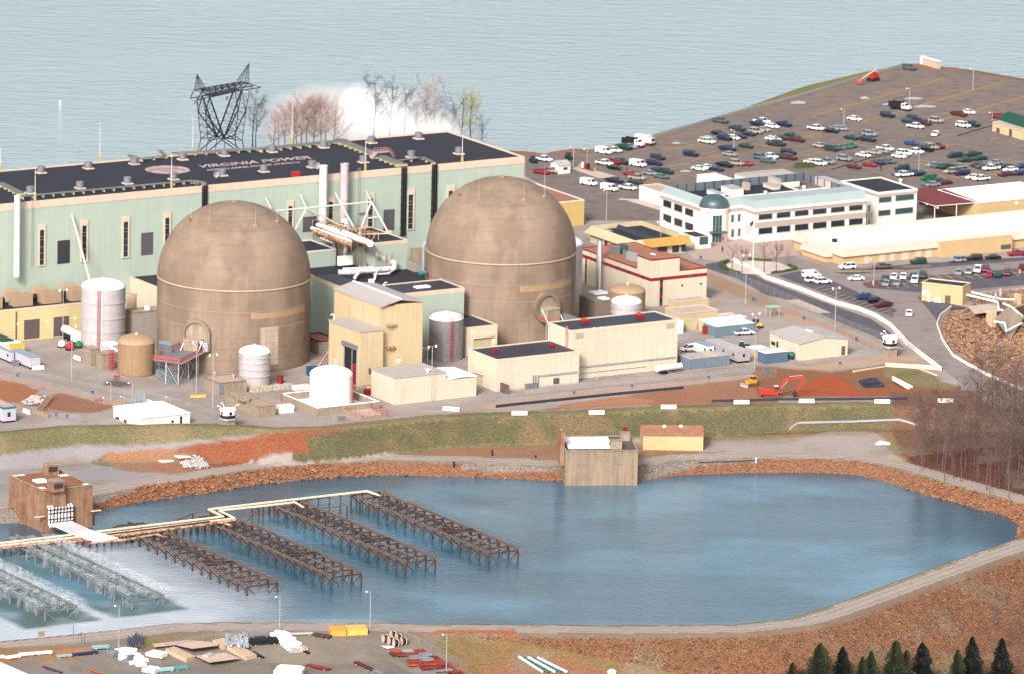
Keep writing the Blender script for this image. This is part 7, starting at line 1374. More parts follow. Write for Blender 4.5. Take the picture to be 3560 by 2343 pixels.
for x0,x1,y0,y1,lab in ((655,795,1220,1145,'amber yellow box, set forward from the other two'),(805,900,1214,1145,'pale yellow box between the amber one and the end one'),(903,987,1210,1143,'pale yellow box at the end under the lamp post')):
 a,b_=yz('S6',x0,y0),yz('S6',x1,y0-3);T=Thing('storage_box',lab,'storage box',a,'yellow boxes at the yard edge');ym=mat('amber_paint',c3(226,166,70,.85),.5,.06) if x0==655 else yellow;T.part('body',MB().box(a,b_-a,Vector((-.8,4.2,0)),Z*1.3),ym);T.part('lid',MB().box(a-Vector((.05,.05,-1.31)),(b_-a)+Vector((.1,0,0)),Vector((-.8,4.3,0)),Z*.12),ym)
for i,(x,y) in enumerate([(1145,1275),(1195,1295),(1240,1315),(1215,1240),(1265,1265),(1310,1300)]):
 p=yz('S6',x,y)+Z*.95;d=Vector((1,.45,0)).normalized();T=Thing('cable_reel','wooden cable reel wound with black cable standing in the cluster of reels','cable reel',p,'cable reels standing together');T.part('drum',MB().bar(p-d*.45,p+d*.45,.72,14),blkp)
 for s_ in (-.52,.52):T.part('flange',MB().bar(p+d*(s_-.05),p+d*(s_+.05),.98,16),mat('reel_wood',c3(212,186,168,.8),.8,.12,1.))
for lab,x,y,w_,d_,m in (('pale blue sheet lying flat below the cable reels',1325,1345,3.0,3.6,tealp),('white sheet lying flat beside the cable reels',1165,1315,2.0,3.2,wrap)):single('flat_sheet',MB().cb(yz('S6',x,y),w_,d_,.12,U),m,lab,'sheet')
pl=[mat('red_plate',c3(150,62,48,.78),.7,.2,.8),mat('orange_plate',c3(192,92,52,.78),.7,.2,.8),mat('grey_plate',c3(150,146,152,.78),.7,.2,.8),mat('maroon_plate',c3(118,48,48,.75),.7,.2,.8)]
for i,(x,y) in enumerate([(1250,1360),(1290,1395),(1240,1390),(1380,1370),(1460,1362),(1510,1392),(1420,1420),(1480,1412),(1530,1440),(1580,1422),(1620,1455),(1400,1455),(1450,1470),(1390,1485),(1500,1480),(1560,1475),(1610,1490),(1660,1475),(1510,1515),(1570,1510),(1640,1515),(1700,1500),(1640,1535),(1700,1530),(1750,1545),(1800,1560),(1600,1450),(1540,1500)]):
 m=pl[[1,0,3,1,0,2,2,2,2,3,0,0,0,1,0,1,3,0,0,0,3,0,2,2,0,3,0,0][i]];T=Thing('steel_plate_stack','flat steel plate in the heap of rusty and grey plates below the reels','steel plates',yz('S6',x,y),'flat steel plates in the heap');p=yz('S6',x,y);d=(U-V*.2).normalized();T.part('plate',MB().cb(p+Z*.16,2.6,2.3,.14+.1*(i % 3),d),m);T.part('bearer',MB().cb(p,2.2,.2,.15,d),woodm)
bale('white block stack at the bottom edge of the yard','S6',275,1560,6.5,4.5,1.6,whiteroof,rot=-.15,cat='stack')
for i in range(5):a,b_=yz('S7',10+i*42,1420+i*2),yz('S7',230+i*55,1560);single('pole_stack',MB().bar(a+Z*.4,b_+Z*.4,.3,6),[whp,mat('dark_teal_pipe',c3(60,110,106,.75),.6,.15),whp,mat('dark_teal_pipe',(0,0,0)),whp][i],['long white pole, outermost of the parallel poles on the grass','long dark teal pole, second of the parallel poles on the grass','long white pole in the middle of the parallel poles','long dark teal pole, fourth of the parallel poles on the grass','long white pole, innermost of the parallel poles on the grass'][i],'pole')
single('sampling_tank',MB().ball(yz('S7',855,1565)+Z*.5,1.1,12,8,.7),white_m,'small white rounded tank at the bottom edge of the grass','tank')
p=yz('S5',100,1660);T=Thing('white_roof_building','corner of a building with a bright white roof at the bottom picture corner','building',p);q3=[G('S5',*a,-4.5) for a in ((-500,1430),(0,1452),(285,1575),(-100,1800),(-600,1700))];T.part('wall',MB().prism([(a.x,a.y) for a in q3][::-1],-9,-4.7),owall);T.part('roof',MB().prism([(a.x,a.y) for a in q3][::-1],-4.69,-4.5),whiteroof)
T=Thing('access_stairs','weathered steel stair frame leading up to the pond road','stairs',yz('S5',620,1300));a,b_=yz('S5',615,1300),yz('S5',690,1185)+Z*.8
for o in (0,1.0):T.part('stringer',MB().bar(a+Vector((o,0,0)),b_+Vector((o,0,0)),.12),steel)
for i in range(9):c_=a+(b_-a)*i/8;T.part('tread',MB().box(c_,Vector((1,0,0)),Vector((0,.3,0)),Z*.06),steel)
for x,y in ((665,1230),(715,1220),(740,1275),(768,1290)):c_=yz('S5',x,y);T.part('post',MB().bar(c_,c_+Z*2.6,.08),rustd)
fence('fence along the grass edge of the storage yard',[yz('S6',x,y) for x,y in ((-60,1155),(500,1145),(1060,1155),(1200,1190))],2.2);fence('fence beside the gravel track running down past the rusty plates',[yz('S6',x,y) for x,y in ((1200,1190),(1450,1310),(1680,1430),(1900,1560))],2.2);fence('fence between the net pile and the stair frame',[yz('S5',x,y) for x,y in ((1500,1330),(1960,1250),(2349,1230))],1.8,3)
# barbecue-red railed pit on the ridge
b=Blk('S2',945,130,.9,1170,760);T=Thing('railed_pit','square concrete pit with bright red railings on the grassy ridge','pit',b.c);T.part('curb',b.ring(MB(),0,.6,0,.9),conc);T.part('cover',b.box(MB(),.62,b.LU-.62,.62,b.LV-.62,0,.6),mat('pinkish_wall',(0,0,0)))
c4=[b.pt(0,b.LV,.9),b.pt(0,0,.9),b.pt(b.LU,0,.9),b.pt(b.LU,b.LV,.9),b.pt(0,b.LV,.9)];railing(T,c4,redrail,1.2)
for x,lab in ((725,0),(750,1),(775,2)):single('cabinet',MB().cb(ground_at('S2',x,160),.6,.5,1.2),steel,'small grey box in the group beside the red railed pit','cabinet','grey boxes by the red railed pit')
def sackrow(lab,r,x,y,m,n_=4):
 p=G(r,x,y);T=Thing('sack_pallets',lab,'pallets',p)
 for i in range(n_):T.part('pallet_load',MB().cb(p+U*(i*1.25),1.1,1.2,1.25+.2*(i % 2)),m)
sackrow('row of grey sacks on pallets between the ribbed tank and the bright white tank','R6',135,1185,mat('grey_sack',c3(196,190,178,.8),.8,.25,3.),5);sackrow('row of tan sacks on pallets at the foot of the ribbed white tank','R6',-60,1205,mat('tan_sack',c3(206,190,160,.8),.8,.25,3.),5)
bale('white box by the bright white tank','R6',370,1180,4.2,2,1.1,offwhite,rot=.5,cat='box') if 0 else single('white_box',MB().cb(G('R6',380,1180),4.4,1.8,1.2),offwhite,'long white box between the grey sacks and the bright white tank','box')
single('skip',MB().box(G('R6',985,1235),U*3.2,V*2,Z*1.4),redd,'dark red skip at the corner of the beige warehouse','skip');single('barrel_pump',MB().cyl(G('R6',998,1205),.5,1.5,12),yellow,'yellow pump unit beside the dark red skip','pump');single('blue_tank',MB().cb(G('R6',480,1050),2.6,1.5,2.4),mat('dark_blue_paint',c3(40,90,130,.8),.5,.1),'dark blue box behind the bright white tank','box')
T=Thing('pipe_rack','white pipe frame with a long rail at the foot of the bare metal tank','pipe rack',G('R6',1480,900));
for a,b_ in (((1480,900),(1480,800)),((1530,930),(1540,800)),((1650,925),(1650,780)),((1725,925),(1725,780))):p=G('R6',*a);T.part('post',MB().bar(p,p+Z*(a[1]-b_[1])/33,.1),white_m)
for (x0,y0),(x1,y1),z_ in (((1480,900),(1725,925),2.9),((1480,900),(1540,930),3.2),((1650,925),(1770,905),4)):T.part('rail',MB().bar(G('R6',x0,y0)+Z*z_,G('R6',x1,y1)+Z*z_,.1),white_m)
# signs of use: red posts, posts by the car park island
for i,(x,y) in enumerate([(897,768),(962,785),(998,745),(1031,780)]):single('bollard',MB().cyl(G('R8',x,y),.18,1.1,8),red_m,'red bollard at the painted island beside the white sedan','bollard','red bollards at the painted island')
for x,y in ((980,765),(2310,660)):single('bollard',MB().cyl(G('R8',x,y),.22,1.3,8),yellow,'yellow post base at the '+('painted island' if x<1000 else 'end of the row by the maroon car'),'bollard')
# hedge round the planting bed
hm=mat('hedge_leaves',c3(92,108,66,.7),.9,.3,2.)
def hedge(lab,pts,w,h,seed):
 r_=random.Random(seed);k=MB();P_=[G('P2',*a) for a in pts]
 for a,b_ in zip(P_[:-1],P_[1:]):
  for i in range(int((b_-a).length*130*w)):
   c_=a+(b_-a)*r_.random()+Vector(((r_.random()-.5)*w,(r_.random()-.5)*w,r_.random()*h));v=[c_+Vector((r_.random()-.5,r_.random()-.5,r_.random()-.5))*.34 for _ in range(3)];k.add(v,[(0,1,2)])
  k.cb((a+b_)/2,(b_-a).length,w*.7,h*.75,b_-a)
 single('hedge',k,hm,lab,'hedge')
hedge('green hedge curving round the near end of the pale planting bed',[(760,852),(705,868),(700,895),(745,918),(800,940),(850,950)],1.1,.9,1);hedge('green hedge along the back of the pale planting bed',[(905,835),(980,842),(1100,850)],1.0,.8,2);hedge('low dark hedge at the car park end of the planting bed',[(1105,945),(1200,935),(1300,912),(1240,885)],1.0,.7,3);hedge('small green shrub at the back corner of the sheds',[(1300,105),(1430,95)],2.5,1.6,4)
# -------------------------- people
def person(lab,p,top,legs,face=0.):
 k=MB();f=Vector((math.cos(face),math.sin(face),0));s_=Vector((-f.y,f.x,0))
 me_=bpy.data.meshes.new('person');vs=[p+Z*.92,p+Z*1.2,p+Z*1.42,p+Z*1.55,p+Z*1.68,p+s_*.1+Z*.88,p+s_*.13+f*.08+Z*.48,p+s_*.13+Z*.05,p+s_*.13+f*.16+Z*.03,p-s_*.1+Z*.88,p-s_*.13-f*.06+Z*.48,p-s_*.13-f*.12+Z*.05,p-s_*.13+f*.04-f*.0+Z*.03,p+s_*.2+Z*1.4,p+s_*.27+Z*1.12,p+s_*.26+f*.12+Z*.86,p-s_*.2+Z*1.4,p-s_*.27+Z*1.12,p-s_*.26+f*.1+Z*.86]
 es=[(0,1),(1,2),(2,3),(3,4),(0,5),(5,6),(6,7),(7,8),(0,9),(9,10),(10,11),(11,12),(2,13),(13,14),(14,15),(2,16),(16,17),(17,18)];rr=[.15,.14,.15,.06,.11,.1,.075,.05,.045,.1,.075,.05,.045,.07,.05,.035,.07,.05,.035]
 me_.from_pydata([tuple(v-p) for v in vs],es,[]);o=bpy.data.objects.new('person',me_);C.objects.link(o);o.location=p;m_=o.modifiers.new('skin','SKIN');
 for i,sv in enumerate(me_.skin_vertices[0].data):sv.radius=(rr[i],rr[i]);sv.use_root=i==0
 m_.use_smooth_shade=True;su=o.modifiers.new('sub','SUBSURF');su.levels=1;su.render_levels=1;me_.materials.append(top);o['label']=lab;o['category']='person'
 h_=link_mesh('trousers',MB().lathe((0,0,.86),[(.17,0),(.17,.12),(.14,.16)],10),legs,o);hr=link_mesh('hair',MB().ball((0,0,1.75),.11,8,6),dsteel,o)
cl={n_: mat(n_+'_clothes',c_,.9,.1) for n_,c_ in (('navy',c3(44,56,90)),('green',c3(60,130,60)),('red',c3(170,40,50)),('dark',c3(50,50,56)))}
person('person in navy clothes walking beside the silver cars near the fuel island',G('R3',988,525),cl['navy'],cl['dark'],-.5);person('person in a green jacket walking past the black sedan near the fuel island',G('R3',938,530),cl['green'],cl['dark'],-2.);person('person in red standing in the tower entrance of the office',G('P2',715,698),cl['red'],cl['dark'],-1.5);person('person in dark clothes on the plaza beside the fence',G('P2',712,775),cl['dark'],cl['dark'],-1.);person('person in dark clothes walking behind the office next to the dark red car',G('R4',1048,1160),cl['dark'],cl['dark'],2.)
# more fittings round the hall and the gate
for r,x,y0,y1,lab in (('R1',285,770,1370,'thin caged ladder on the green wall beside the slender flue'),('R2',898,480,1010,'thin caged ladder on the green wall between the rusty flue and the dark bundle')):
 a=tb.rect('R',r,x-9,y0,x+9,y1);c_=tb.c+U*a[0]-V*.4;T=Thing('wall_ladder',lab,'ladder',c_+Z*a[2])
 for o in (0,a[1]-a[0]):T.part('rail',MB().bar(c_+U*o+Z*a[2],c_+U*o+Z*a[3],.07),lsteel)
 for i in range(int((a[3]-a[2])/.8)):T.part('rung',MB().bar(c_+Z*(a[2]+i*.8),c_+U*(a[1]-a[0])+Z*(a[2]+i*.8),.05,3),lsteel)
T.part('platform',MB().box(c_-V*.8+Z*(a[2]+4),U*2,V*.7,Z*.15),lsteel)
o_=G('R2',1375,1245,AZ);single('silver_pipe',MB().path([G('R2',1492,1420,AZ),G('R2',1492,1420,AZ)+Z*7.2,G('R2',1492,1420,AZ)+Z*8+U*.9+V*.3,G('R2',1492,1420,AZ)+Z*8+U*2],.4,10),lsteel,'silver pipe bending over into the side of the second dome','pipe')
oblk('duct_house','tan concrete box between the green valve house and the second dome','equipment box','R2',1440,1235,17,1525,1378,conc,AZ-1);oblk('duct_house','lower ribbed concrete box beneath the tan one beside the second dome','equipment box','R2',1420,1350,AZ+2.2,1490,1330,mat('ribbed_concrete',(0,0,0)),AZ-1)
T=Thing('vehicle_gate','grey steel vehicle gate frame behind the white gatehouse','gate',G('R5',1225,1290));
for x in (1225,1310):p=G('R5',x,1295+(x-1225)*.2);T.part('post',MB().cb(p,.35,.35,2.9),lsteel)
a,b_=G('R5',1225,1295),G('R5',1310,1312);T.part('gate_panel',MB().box(a+Z*.2,b_-a,Vector((0,.08,0)),Z*2.2),fn)
barrier('white barrier block beside the steel vehicle gate',G('R5',1355,1310),-V,3.6,group=None)
for i,(x,y) in enumerate([(1005,1290),(1200,1300),(970,1295),(1545,1310),(1130,1290)]):lamp_post(['thin pole with a camera at the inner fence corner','thin pole with a camera beside the vehicle gate','short pole by the striped road posts','short pole behind the white gatehouse roof','short white pole between the fence and the vehicle gate'][i],'R5',x,y,y-[170,175,40,60,45][i],1,False)
for i,(x,y) in enumerate([(865,1290),(885,1290),(905,1290),(920,1288)]):single('bollard',MB().cyl(G('R5',x,y),.14,1.0,6),red_m,'short red post beside the rubble road','bollard','short red posts beside the rubble road')
for i,(x,y,w_,h_,m) in enumerate([(140,970,1.6,1.6,steel),(1440,1055,1.4,1.2,steel),(2050,1000,2.6,1.8,dsteel),(690,800,1.2,1.0,redd)]):stuffbox('equipment_box',['small grey box at the fence near the lavender trailer','small grey box next to the blue grey cage','dark recessed box at the foot of the dome by the ribbed tank','small dark red box at the foot of the tall grey tank'][i],'equipment box','R5',x,y,w_,1.2,h_,m)
for x,y,lab in ((1695,1340,'first'),(1905,1330,'second')):single('access_cover',MB().cb(G('R7',x,y-50),.8,.8,1.1),conc,f'small concrete post along the fence strip, {lab} from the machine hall','post')
# -------------------------- vehicles
tyre=mat('tyre_rubber',(.02,.02,.022),.8,.1);carglass=mat('car_glass',(.03,.04,.05),.08,.1,spec=.9)
def cp(name,c_,met=.25):return mat('car_paint_'+name,c3(*c_,.85),.3,.04,metal=met,spec=.6)
PAINT={'white': cp('white',(240,240,238),0),'silver': cp('silver',(188,196,200),.5),'black': cp('black',(28,30,36)),'navy': cp('navy',(38,48,88)),'blue': cp('blue',(40,84,140)),'grey': cp('grey',(110,116,124),.4),'dark green': cp('dark_green',(34,74,62)),'green': cp('green',(30,130,70)),'maroon': cp('maroon',(116,34,54)),'red': cp('red',(190,40,56)),'tan': cp('tan',(206,190,170),.3),'teal grey': cp('teal_grey',(104,136,136),.4),'dark grey': cp('dark_grey',(60,62,70),.3)}
#        length width  lower profile (x, z)                                                          cabin base x0,x1 top x0,x1  z0 z1
KIND={'sedan': (4.7,1.8,[(-2.35,.35),(-2.3,.75),(-2.2,.92),(-1.5,.98),(1.0,.95),(2.15,.78),(2.35,.6),(2.33,.3)],(-1.75,1.15,-1.05,.45,.95,1.42)),
  'SUV': (4.7,1.95,[(-2.35,.4),(-2.35,1.0),(-2.3,1.12),(1.05,1.12),(2.2,1.0),(2.35,.75),(2.33,.4)],(-2.3,1.15,-2.05,.45,1.1,1.8)),
  'minivan': (4.9,1.95,[(-2.45,.35),(-2.45,.95),(-2.4,1.05),(1.3,1.05),(2.3,.85),(2.45,.6),(2.43,.3)],(-2.4,1.6,-2.2,.55,1.03,1.75)),
  'pickup': (5.6,1.95,[(-2.8,.5),(-2.8,1.1),(-.75,1.1),(-.72,1.05),(1.45,1.08),(2.65,1.0),(2.8,.8),(2.78,.45)],(-.85,1.45,-.6,.8,1.05,1.78)),
  'van': (5.3,2.0,[(-2.65,.4),(-2.65,2.05),(-2.55,2.15),(1.15,2.15),(1.3,2.05),(1.85,1.25),(2.6,1.0),(2.65,.45)],(.9,1.92,.8,1.2,1.22,2.0))}
proto={}
def car_proto(kind):
 Ln,Wd,prof,(bx0,bx1,tx0,tx1,z0,z1)=KIND[kind];h=Wd/2;R_={}
 k=MB();n_=len(prof);ins=.07
 ring=lambda y,sc_=1.: [(x*sc_,y,z) for x,z in prof]
 k.v=[(x,-h+.0,z) for x,z in prof]+[(x,h,z) for x,z in prof];k.f=[tuple(range(n_)),tuple(range(n_,2*n_))[::-1]]+[(i,n_+i,n_+(i+1) % n_,(i+1) % n_) for i in range(n_)]
 if kind != 'van':
  t=.12 if kind != 'sedan' else .2;k.add([(tx0,-h+t,z1),(tx1,-h+t,z1),(tx1,h-t,z1),(tx0,h-t,z1),(tx0+.05,-h+t+.04,z1+.05),(tx1-.05,-h+t+.04,z1+.05),(tx1-.05,h-t-.04,z1+.05),(tx0+.05,h-t-.04,z1+.05)],[(4,5,6,7),(0,1,5,4),(1,2,6,5),(2,3,7,6),(3,0,4,7)])
  for s_ in (-1,1):   # pillars
   for (a,b_) in ((bx0,tx0),(bx1,tx1),((bx0+bx1)/2,(tx0+tx1)/2)):k.bar((a,s_*(h-.05),z0),(b_,s_*(h-t),z1+.02),.05,4)
 R_['body']=k;g=MB()
 if kind=='van':
  g.quad((1.32,-h+.1,2.04),(1.32,h-.1,2.04),(1.87,h-.1,1.28),(1.87,-h+.1,1.28));g.quad((.3,-h-.01,1.95),(1.15,-h-.01,1.95),(1.5,-h-.01,1.35),(.3,-h-.01,1.35));g.quad((.3,h+.01,1.95),(1.15,h+.01,1.95),(1.5,h+.01,1.35),(.3,h+.01,1.35));g.quad((-2.66,-.7,1.9),(-2.66,.7,1.9),(-2.66,.7,1.35),(-2.66,-.7,1.35))
 else:
  t=.12 if kind != 'sedan' else .2;g.add([(bx0,-h+.06,z0),(bx1,-h+.06,z0),(bx1,h-.06,z0),(bx0,h-.06,z0),(tx0,-h+t+.01,z1),(tx1,-h+t+.01,z1),(tx1,h-t-.01,z1),(tx0,h-t-.01,z1)],[(0,1,5,4),(1,2,6,5),(2,3,7,6),(3,0,4,7)])
 R_['windows']=g;wr=.34 if kind in ('sedan','minivan') else .39;wh=[]
 for x_ in (-Ln*.31,Ln*.32):
  for s_ in (-1,1):wh.append(MB().bar((x_,s_*(h-.2),wr),(x_,s_*(h+.02),wr),wr,12))
 meshes=[]
 for nm,mb,m in [('body',k,PAINT['white']),('windows',g,carglass)]+[('wheel',w_,tyre) for w_ in wh]:
  me_=bpy.data.meshes.new(kind+'_'+nm);me_.from_pydata(mb.v,[],mb.f);me_.materials.append(m);me_.update();meshes.append((nm,me_))
 if kind=='pickup': me_=bpy.data.meshes.new('bed');b_=MB().box((-2.65,-h+.12,1.105),(1.75,0,0),(0,2*h-.24,0),(0,0,.01));me_.from_pydata(b_.v,[],b_.f);me_.materials.append(tyre);meshes.append(('bed_floor',me_))
 proto[kind]=meshes
for k_ in KIND: car_proto(k_)
def put_car(kind,colr,p,ang,label,group='cars in the car park'):
 o=bpy.data.objects.new('parked_'+kind.lower(),None);C.objects.link(o);o.location=p;o.rotation_euler=(0,0,ang);o['label']=label;o['category']={'pickup': 'pickup truck','SUV': 'SUV'}.get(kind,'car' if kind=='sedan' else kind);o['group']=group;o.empty_display_size=.5
 for nm,me_ in proto[kind]:
  c_=bpy.data.objects.new(nm,me_);C.objects.link(c_);c_.parent=o
  if nm=='body': c_.material_slots[0].link='OBJECT';c_.material_slots[0].material=PAINT[colr]
Kk={'s': 'sedan','u': 'SUV','m': 'minivan','p': 'pickup','v': 'van'};Cc_={'w': 'white','s': 'silver','k': 'black','n': 'navy','b': 'blue','y': 'grey','d': 'dark green','g': 'green','m': 'maroon','r': 'red','t': 'tan','e': 'teal grey','q': 'dark grey'}
def parse(s_):
 out=[]
 for t_ in s_.split():a,x,y=t_.split(',');out.append((Kk[a[0]],Cc_[a[1]],float(x),float(y)))
 return out
HD=math.radians(-36)
groups=[  # region,heading,where,list (kind colour,x,y)
 ('R3',HD,'beside the white kiosk','pw,235,430 pr,215,545 pt,295,535'),
 ('R3',HD,'along the lake shore near the fuel island','vw,780,362 pw,865,348 pd,955,322 ss,1018,312 py,1835,80'),
 ('R3',HD,'in short rows right of the fuel island','pw,785,465 pr,868,452 uq,940,455 sk,880,505 vw,1090,478 mn,1240,465 uq,1270,415'),
 ('R3',HD,'in rows just behind the white door garage','ss,1200,555 sq,1275,525 ud,1345,543 se,1305,585 sr,1022,560 pt,1085,598 vw,645,648 pn,875,625 vw,830,698 sd,1065,635 pw,1000,688'),
 ('R3',HD,'in crowded rows nearest the guardrail shore','un,1570,383 pw,1715,268 sk,1820,190 un,1875,238 sw,1950,232 pd,1990,152 sq,2010,218 sn,2095,198 ut,2160,178 st,2225,158 pn,2180,108 pw,2215,85 sw,2310,128 sw,2310,242 pn,1900,333 sd,2070,308 ss,1925,382 sq,2320,287'),
 ('R3',HD,'in rows right behind the white roofed shed','pk,1875,482 ut,1985,467 sr,2068,467 sw,1645,512 sw,1718,502 sn,1803,517 ue,2205,412 sy,2262,443 pw,2285,405'),
 ('R4',HD,'in sparse rows along the car park middle','pn,165,765 pw,460,800 sk,600,822 ss,652,800 ss,692,802 sw,810,712 un,1110,682 uy,1308,252'),
 ('R4',HD,'in rows just behind the grey roofed shed','sd,240,860 pm,285,903 sw,80,897 sd,145,885 uq,120,942 uk,213,1022 um,222,1068 sw,48,1052 sd,118,1050 ss,35,1087'),
 ('R4',HD,'in the mostly green rows mid car park','sd,780,883 pn,928,902 us,950,855 st,500,957 ud,602,988 se,672,975 se,730,965 sg,775,955'),
 ('R4',HD,'along the old rail track behind the office','sw,892,1042 st,990,1018 ss,1058,1006 pw,1090,985 us,720,1078 sw,420,1105 uw,490,1120 ps,560,1105 sr,948,1128 sn,1012,1112 sy,1062,1102 se,1122,1098 sm,805,1148'),
 ('R4',HD,'just below the hatched island with yellow stripes','sb,1325,935 uk,1460,992 ut,1512,972 um,1562,965 pw,1362,1012 sw,1215,1052 uw,1262,1030'),
 ('R4',HD,'in loose rows in front of the dump truck','sd,1300,733 un,1348,712 pm,1432,752 pw,1362,783 ut,1550,732 pm,1757,672 sw,1845,652 pr,2120,692 uw,1798,775 pn,1872,765'),
 ('R4',math.radians(-105),'driving past the hatched island','sw,1545,850'),
 ('R4',math.pi+math.radians(30),'behind the far wing of the office','ud,1240,1165 pw,1262,1222 sb,1335,1198 sn,1395,1213 mg,1480,1252 sd,1572,1277 se,1482,1303 ss,1520,1310 sm,1632,1292 sy,1215,1210'),
 ('R4',math.pi+math.radians(30),'in double rows straight behind the red canopy','md,1722,1048 pd,1888,1038 sd,1815,1088 sd,1950,1072 ss,1528,1132 se,1582,1142 pd,1650,1153 ss,1762,1145 pt,1700,1193 mn,1785,1208 sw,1885,1243 pw,1958,1258'),
 ('R4',math.pi+math.radians(30),'in rows behind the white roofed hall','sn,1935,1133 sy,1972,1145 pw,2052,1163 ss,2090,1112 sn,2188,1148 sw,2225,1173 sm,2178,1218 sn,2312,1208 sb,2338,1142'),
 ('R8',math.pi+math.radians(18),'along the white roofed warehouse front','uw,745,625 py,1062,622 ud,1388,578 us,1742,563 uk,1897,548 sk,2066,537 pr,2285,503'),
 ('R8',math.radians(-98),'in the angled row closer to the warehouse','sy,1085,725 sw,1170,712 sw,1255,710 sn,1342,708 uq,1428,703 ss,1758,672 ps,1850,668 uw,1928,652 um,2000,648 sm,2332,622'),
 ('R8',math.radians(-98),'in the angled row nearer the pump building','ss,1097,772 ss,1197,768 uw,1357,748 sr,2032,692 pd,2112,692 um,2195,682'),
 ('R8',math.radians(22),'in the upper bays along the barrier wall','vw,420,702 pw,450,745 uw,525,758'),
 ('R8',math.radians(35),'in the bays by the white barrier wall','pb,910,898 uk,1005,932'),('R8',math.radians(215),'in the bays by the white barrier wall','pm,1072,968'),
 ('R8',math.pi+math.radians(15),'driving along the lane past the painted island','sw,825,728'),('R8',math.radians(-95),'driving down the road past the dark triangle of asphalt','sw,1305,1045'),
 ('R7',math.radians(20),'parked in front of the grey containers','pw,2052,962'),('R7',math.pi+.5,'parked tight between the containers','mw,1555,1098')]
from collections import defaultdict
seen=defaultdict(int);ORD=['','second ','third ','fourth ','fifth ','sixth ']
for reg,hd,where,s_ in groups:
 L_=parse(s_);cnt=defaultdict(list)
 for i,(kd,cl_,x,y) in enumerate(L_):cnt[(kd,cl_)].append((x,y,i))
 for i,(kd,cl_,x,y) in enumerate(L_):
  v_=sorted(cnt[(kd,cl_)]);kn='pickup truck' if kd=='pickup' else kd
  if len(v_)==1: lab=f'{cl_} {kn} {where}'
  else: k_=[t_[2] for t_ in v_].index(i);lab=['first','second','third','fourth','fifth'][k_]+f' {cl_} {kn} from the left {where}'
  assert len(lab.split())<17,lab
  sc_y=0;put_car(kd,cl_,G(reg,x,y-8,.08),hd+(rnd.random()-.5)*.06,lab)
# trucks and machines
def truck_wheels(T,c,d,xs,w,r_=.5):
 e=Vector((-d.y,d.x,0))
 for x in xs:
  for s_ in (-1,1):T.part('wheel',MB().bar(c+d*x+e*s_*(w/2-.3)+Z*r_,c+d*x+e*s_*(w/2)+Z*r_,r_,14),tyre)
def dump_truck(lab,p,ang,stripe=False):
 d=Vector((math.cos(ang),math.sin(ang),0));e=Vector((-d.y,d.x,0));T=Thing('dump_truck',lab,'dump truck',p);cb_=lambda k,x0,x1,w,z0,z1: k.box(p+d*x0-e*w/2+Z*z0,d*(x1-x0),e*w,Z*(z1-z0))
 T.part('chassis',cb_(MB(),-3.6,3.4,1.0,.6,.95),dsteel)
 for s_ in (-1.15,1.05):T.part('bed_side',MB().box(p+d*-3.8+e*s_+Z*1.0,d*4.6,e*.1,Z*1.7),black)
 T.part('bed_floor',cb_(MB(),-3.8,.8,2.1,1.0,1.15),black);T.part('headboard',cb_(MB(),.68,.8,2.1,1.16,3.0),black);k=MB()
 for i in range(7):k.box(p+d*(-3.7+i*.72)-e*1.22+Z*1.0,d*.1,e*.07,Z*1.9)
 T.part('stakes',k,dsteel);cab=T.part('cab',cb_(cb_(MB(),1.0,2.3,2.1,.9,2.5),2.301,3.7,1.7,.8,1.75),PAINT['white']);T.part('windscreen',MB().box(p+d*2.31-e*.95+Z*1.8,d*.04,e*1.9,Z*.6),carglass,cab)
 T.part('side_window',MB().box(p+d*1.4-e*1.07+Z*1.7,d*.7,e*.01,Z*.6),carglass,cab)
 if stripe: T.part('red_skirt',cb_(MB(),1.0,3.72,2.12,.5,.88),redd,cab)
 truck_wheels(T,p,d,(-2.6,2.9),2.3);return T
dump_truck('dump truck with a tall black stake bed and white cab standing among puddles',G('R4',1225,612,0),HD);dump_truck('dump truck with black stake bed and white and red cab by the white box truck',G('R3',1050,290,0),HD,True)
p=G('R3',1150,272,0);d=Vector((math.cos(HD),math.sin(HD),0));e=Vector((-d.y,d.x,0));T=Thing('box_truck','white step van with a red lower band beside the striped cab dump truck','truck',p);T.part('body',MB().box(p-d*3.2-e*1.1+Z*.9,d*5.2,e*2.2,Z*2.2),offwhite);T.part('red_skirt',MB().box(p-d*3.2-e*1.11+Z*.5,d*6.4,e*2.22,Z*.39),redd);T.part('cab',MB().box(p+d*2.01-e*1.05+Z*.9,d*1.2,e*2.1,Z*1.5),offwhite);T.part('windscreen',MB().box(p+d*3.22-e*.9+Z*1.5,d*.03,e*1.8,Z*.8),carglass);truck_wheels(T,p,d,(-2,2.3),2.2)
def tractor(lab,p,ang,body,roof_m):
 d=Vector((math.cos(ang),math.sin(ang),0));e=Vector((-d.y,d.x,0));T=Thing('tractor',lab,'tractor',p);T.part('hood',MB().box(p+d*.3-e*.45+Z*.7,d*1.5,e*.9,Z*.7),body);T.part('chassis',MB().box(p-d*1.2-e*.5+Z*.5,d*1.5,e*1.0,Z*.5),body);T.part('cab',MB().box(p-d*1.1-e*.65+Z*1.01,d*1.3,e*1.3,Z*1.1),carglass);T.part('roof',MB().box(p-d*1.2-e*.75+Z*2.12,d*1.5,e*1.5,Z*.15),roof_m);truck_wheels(T,p,d,(-.7,),1.9,.65);truck_wheels(T,p,d,(1.3,),1.5,.42)
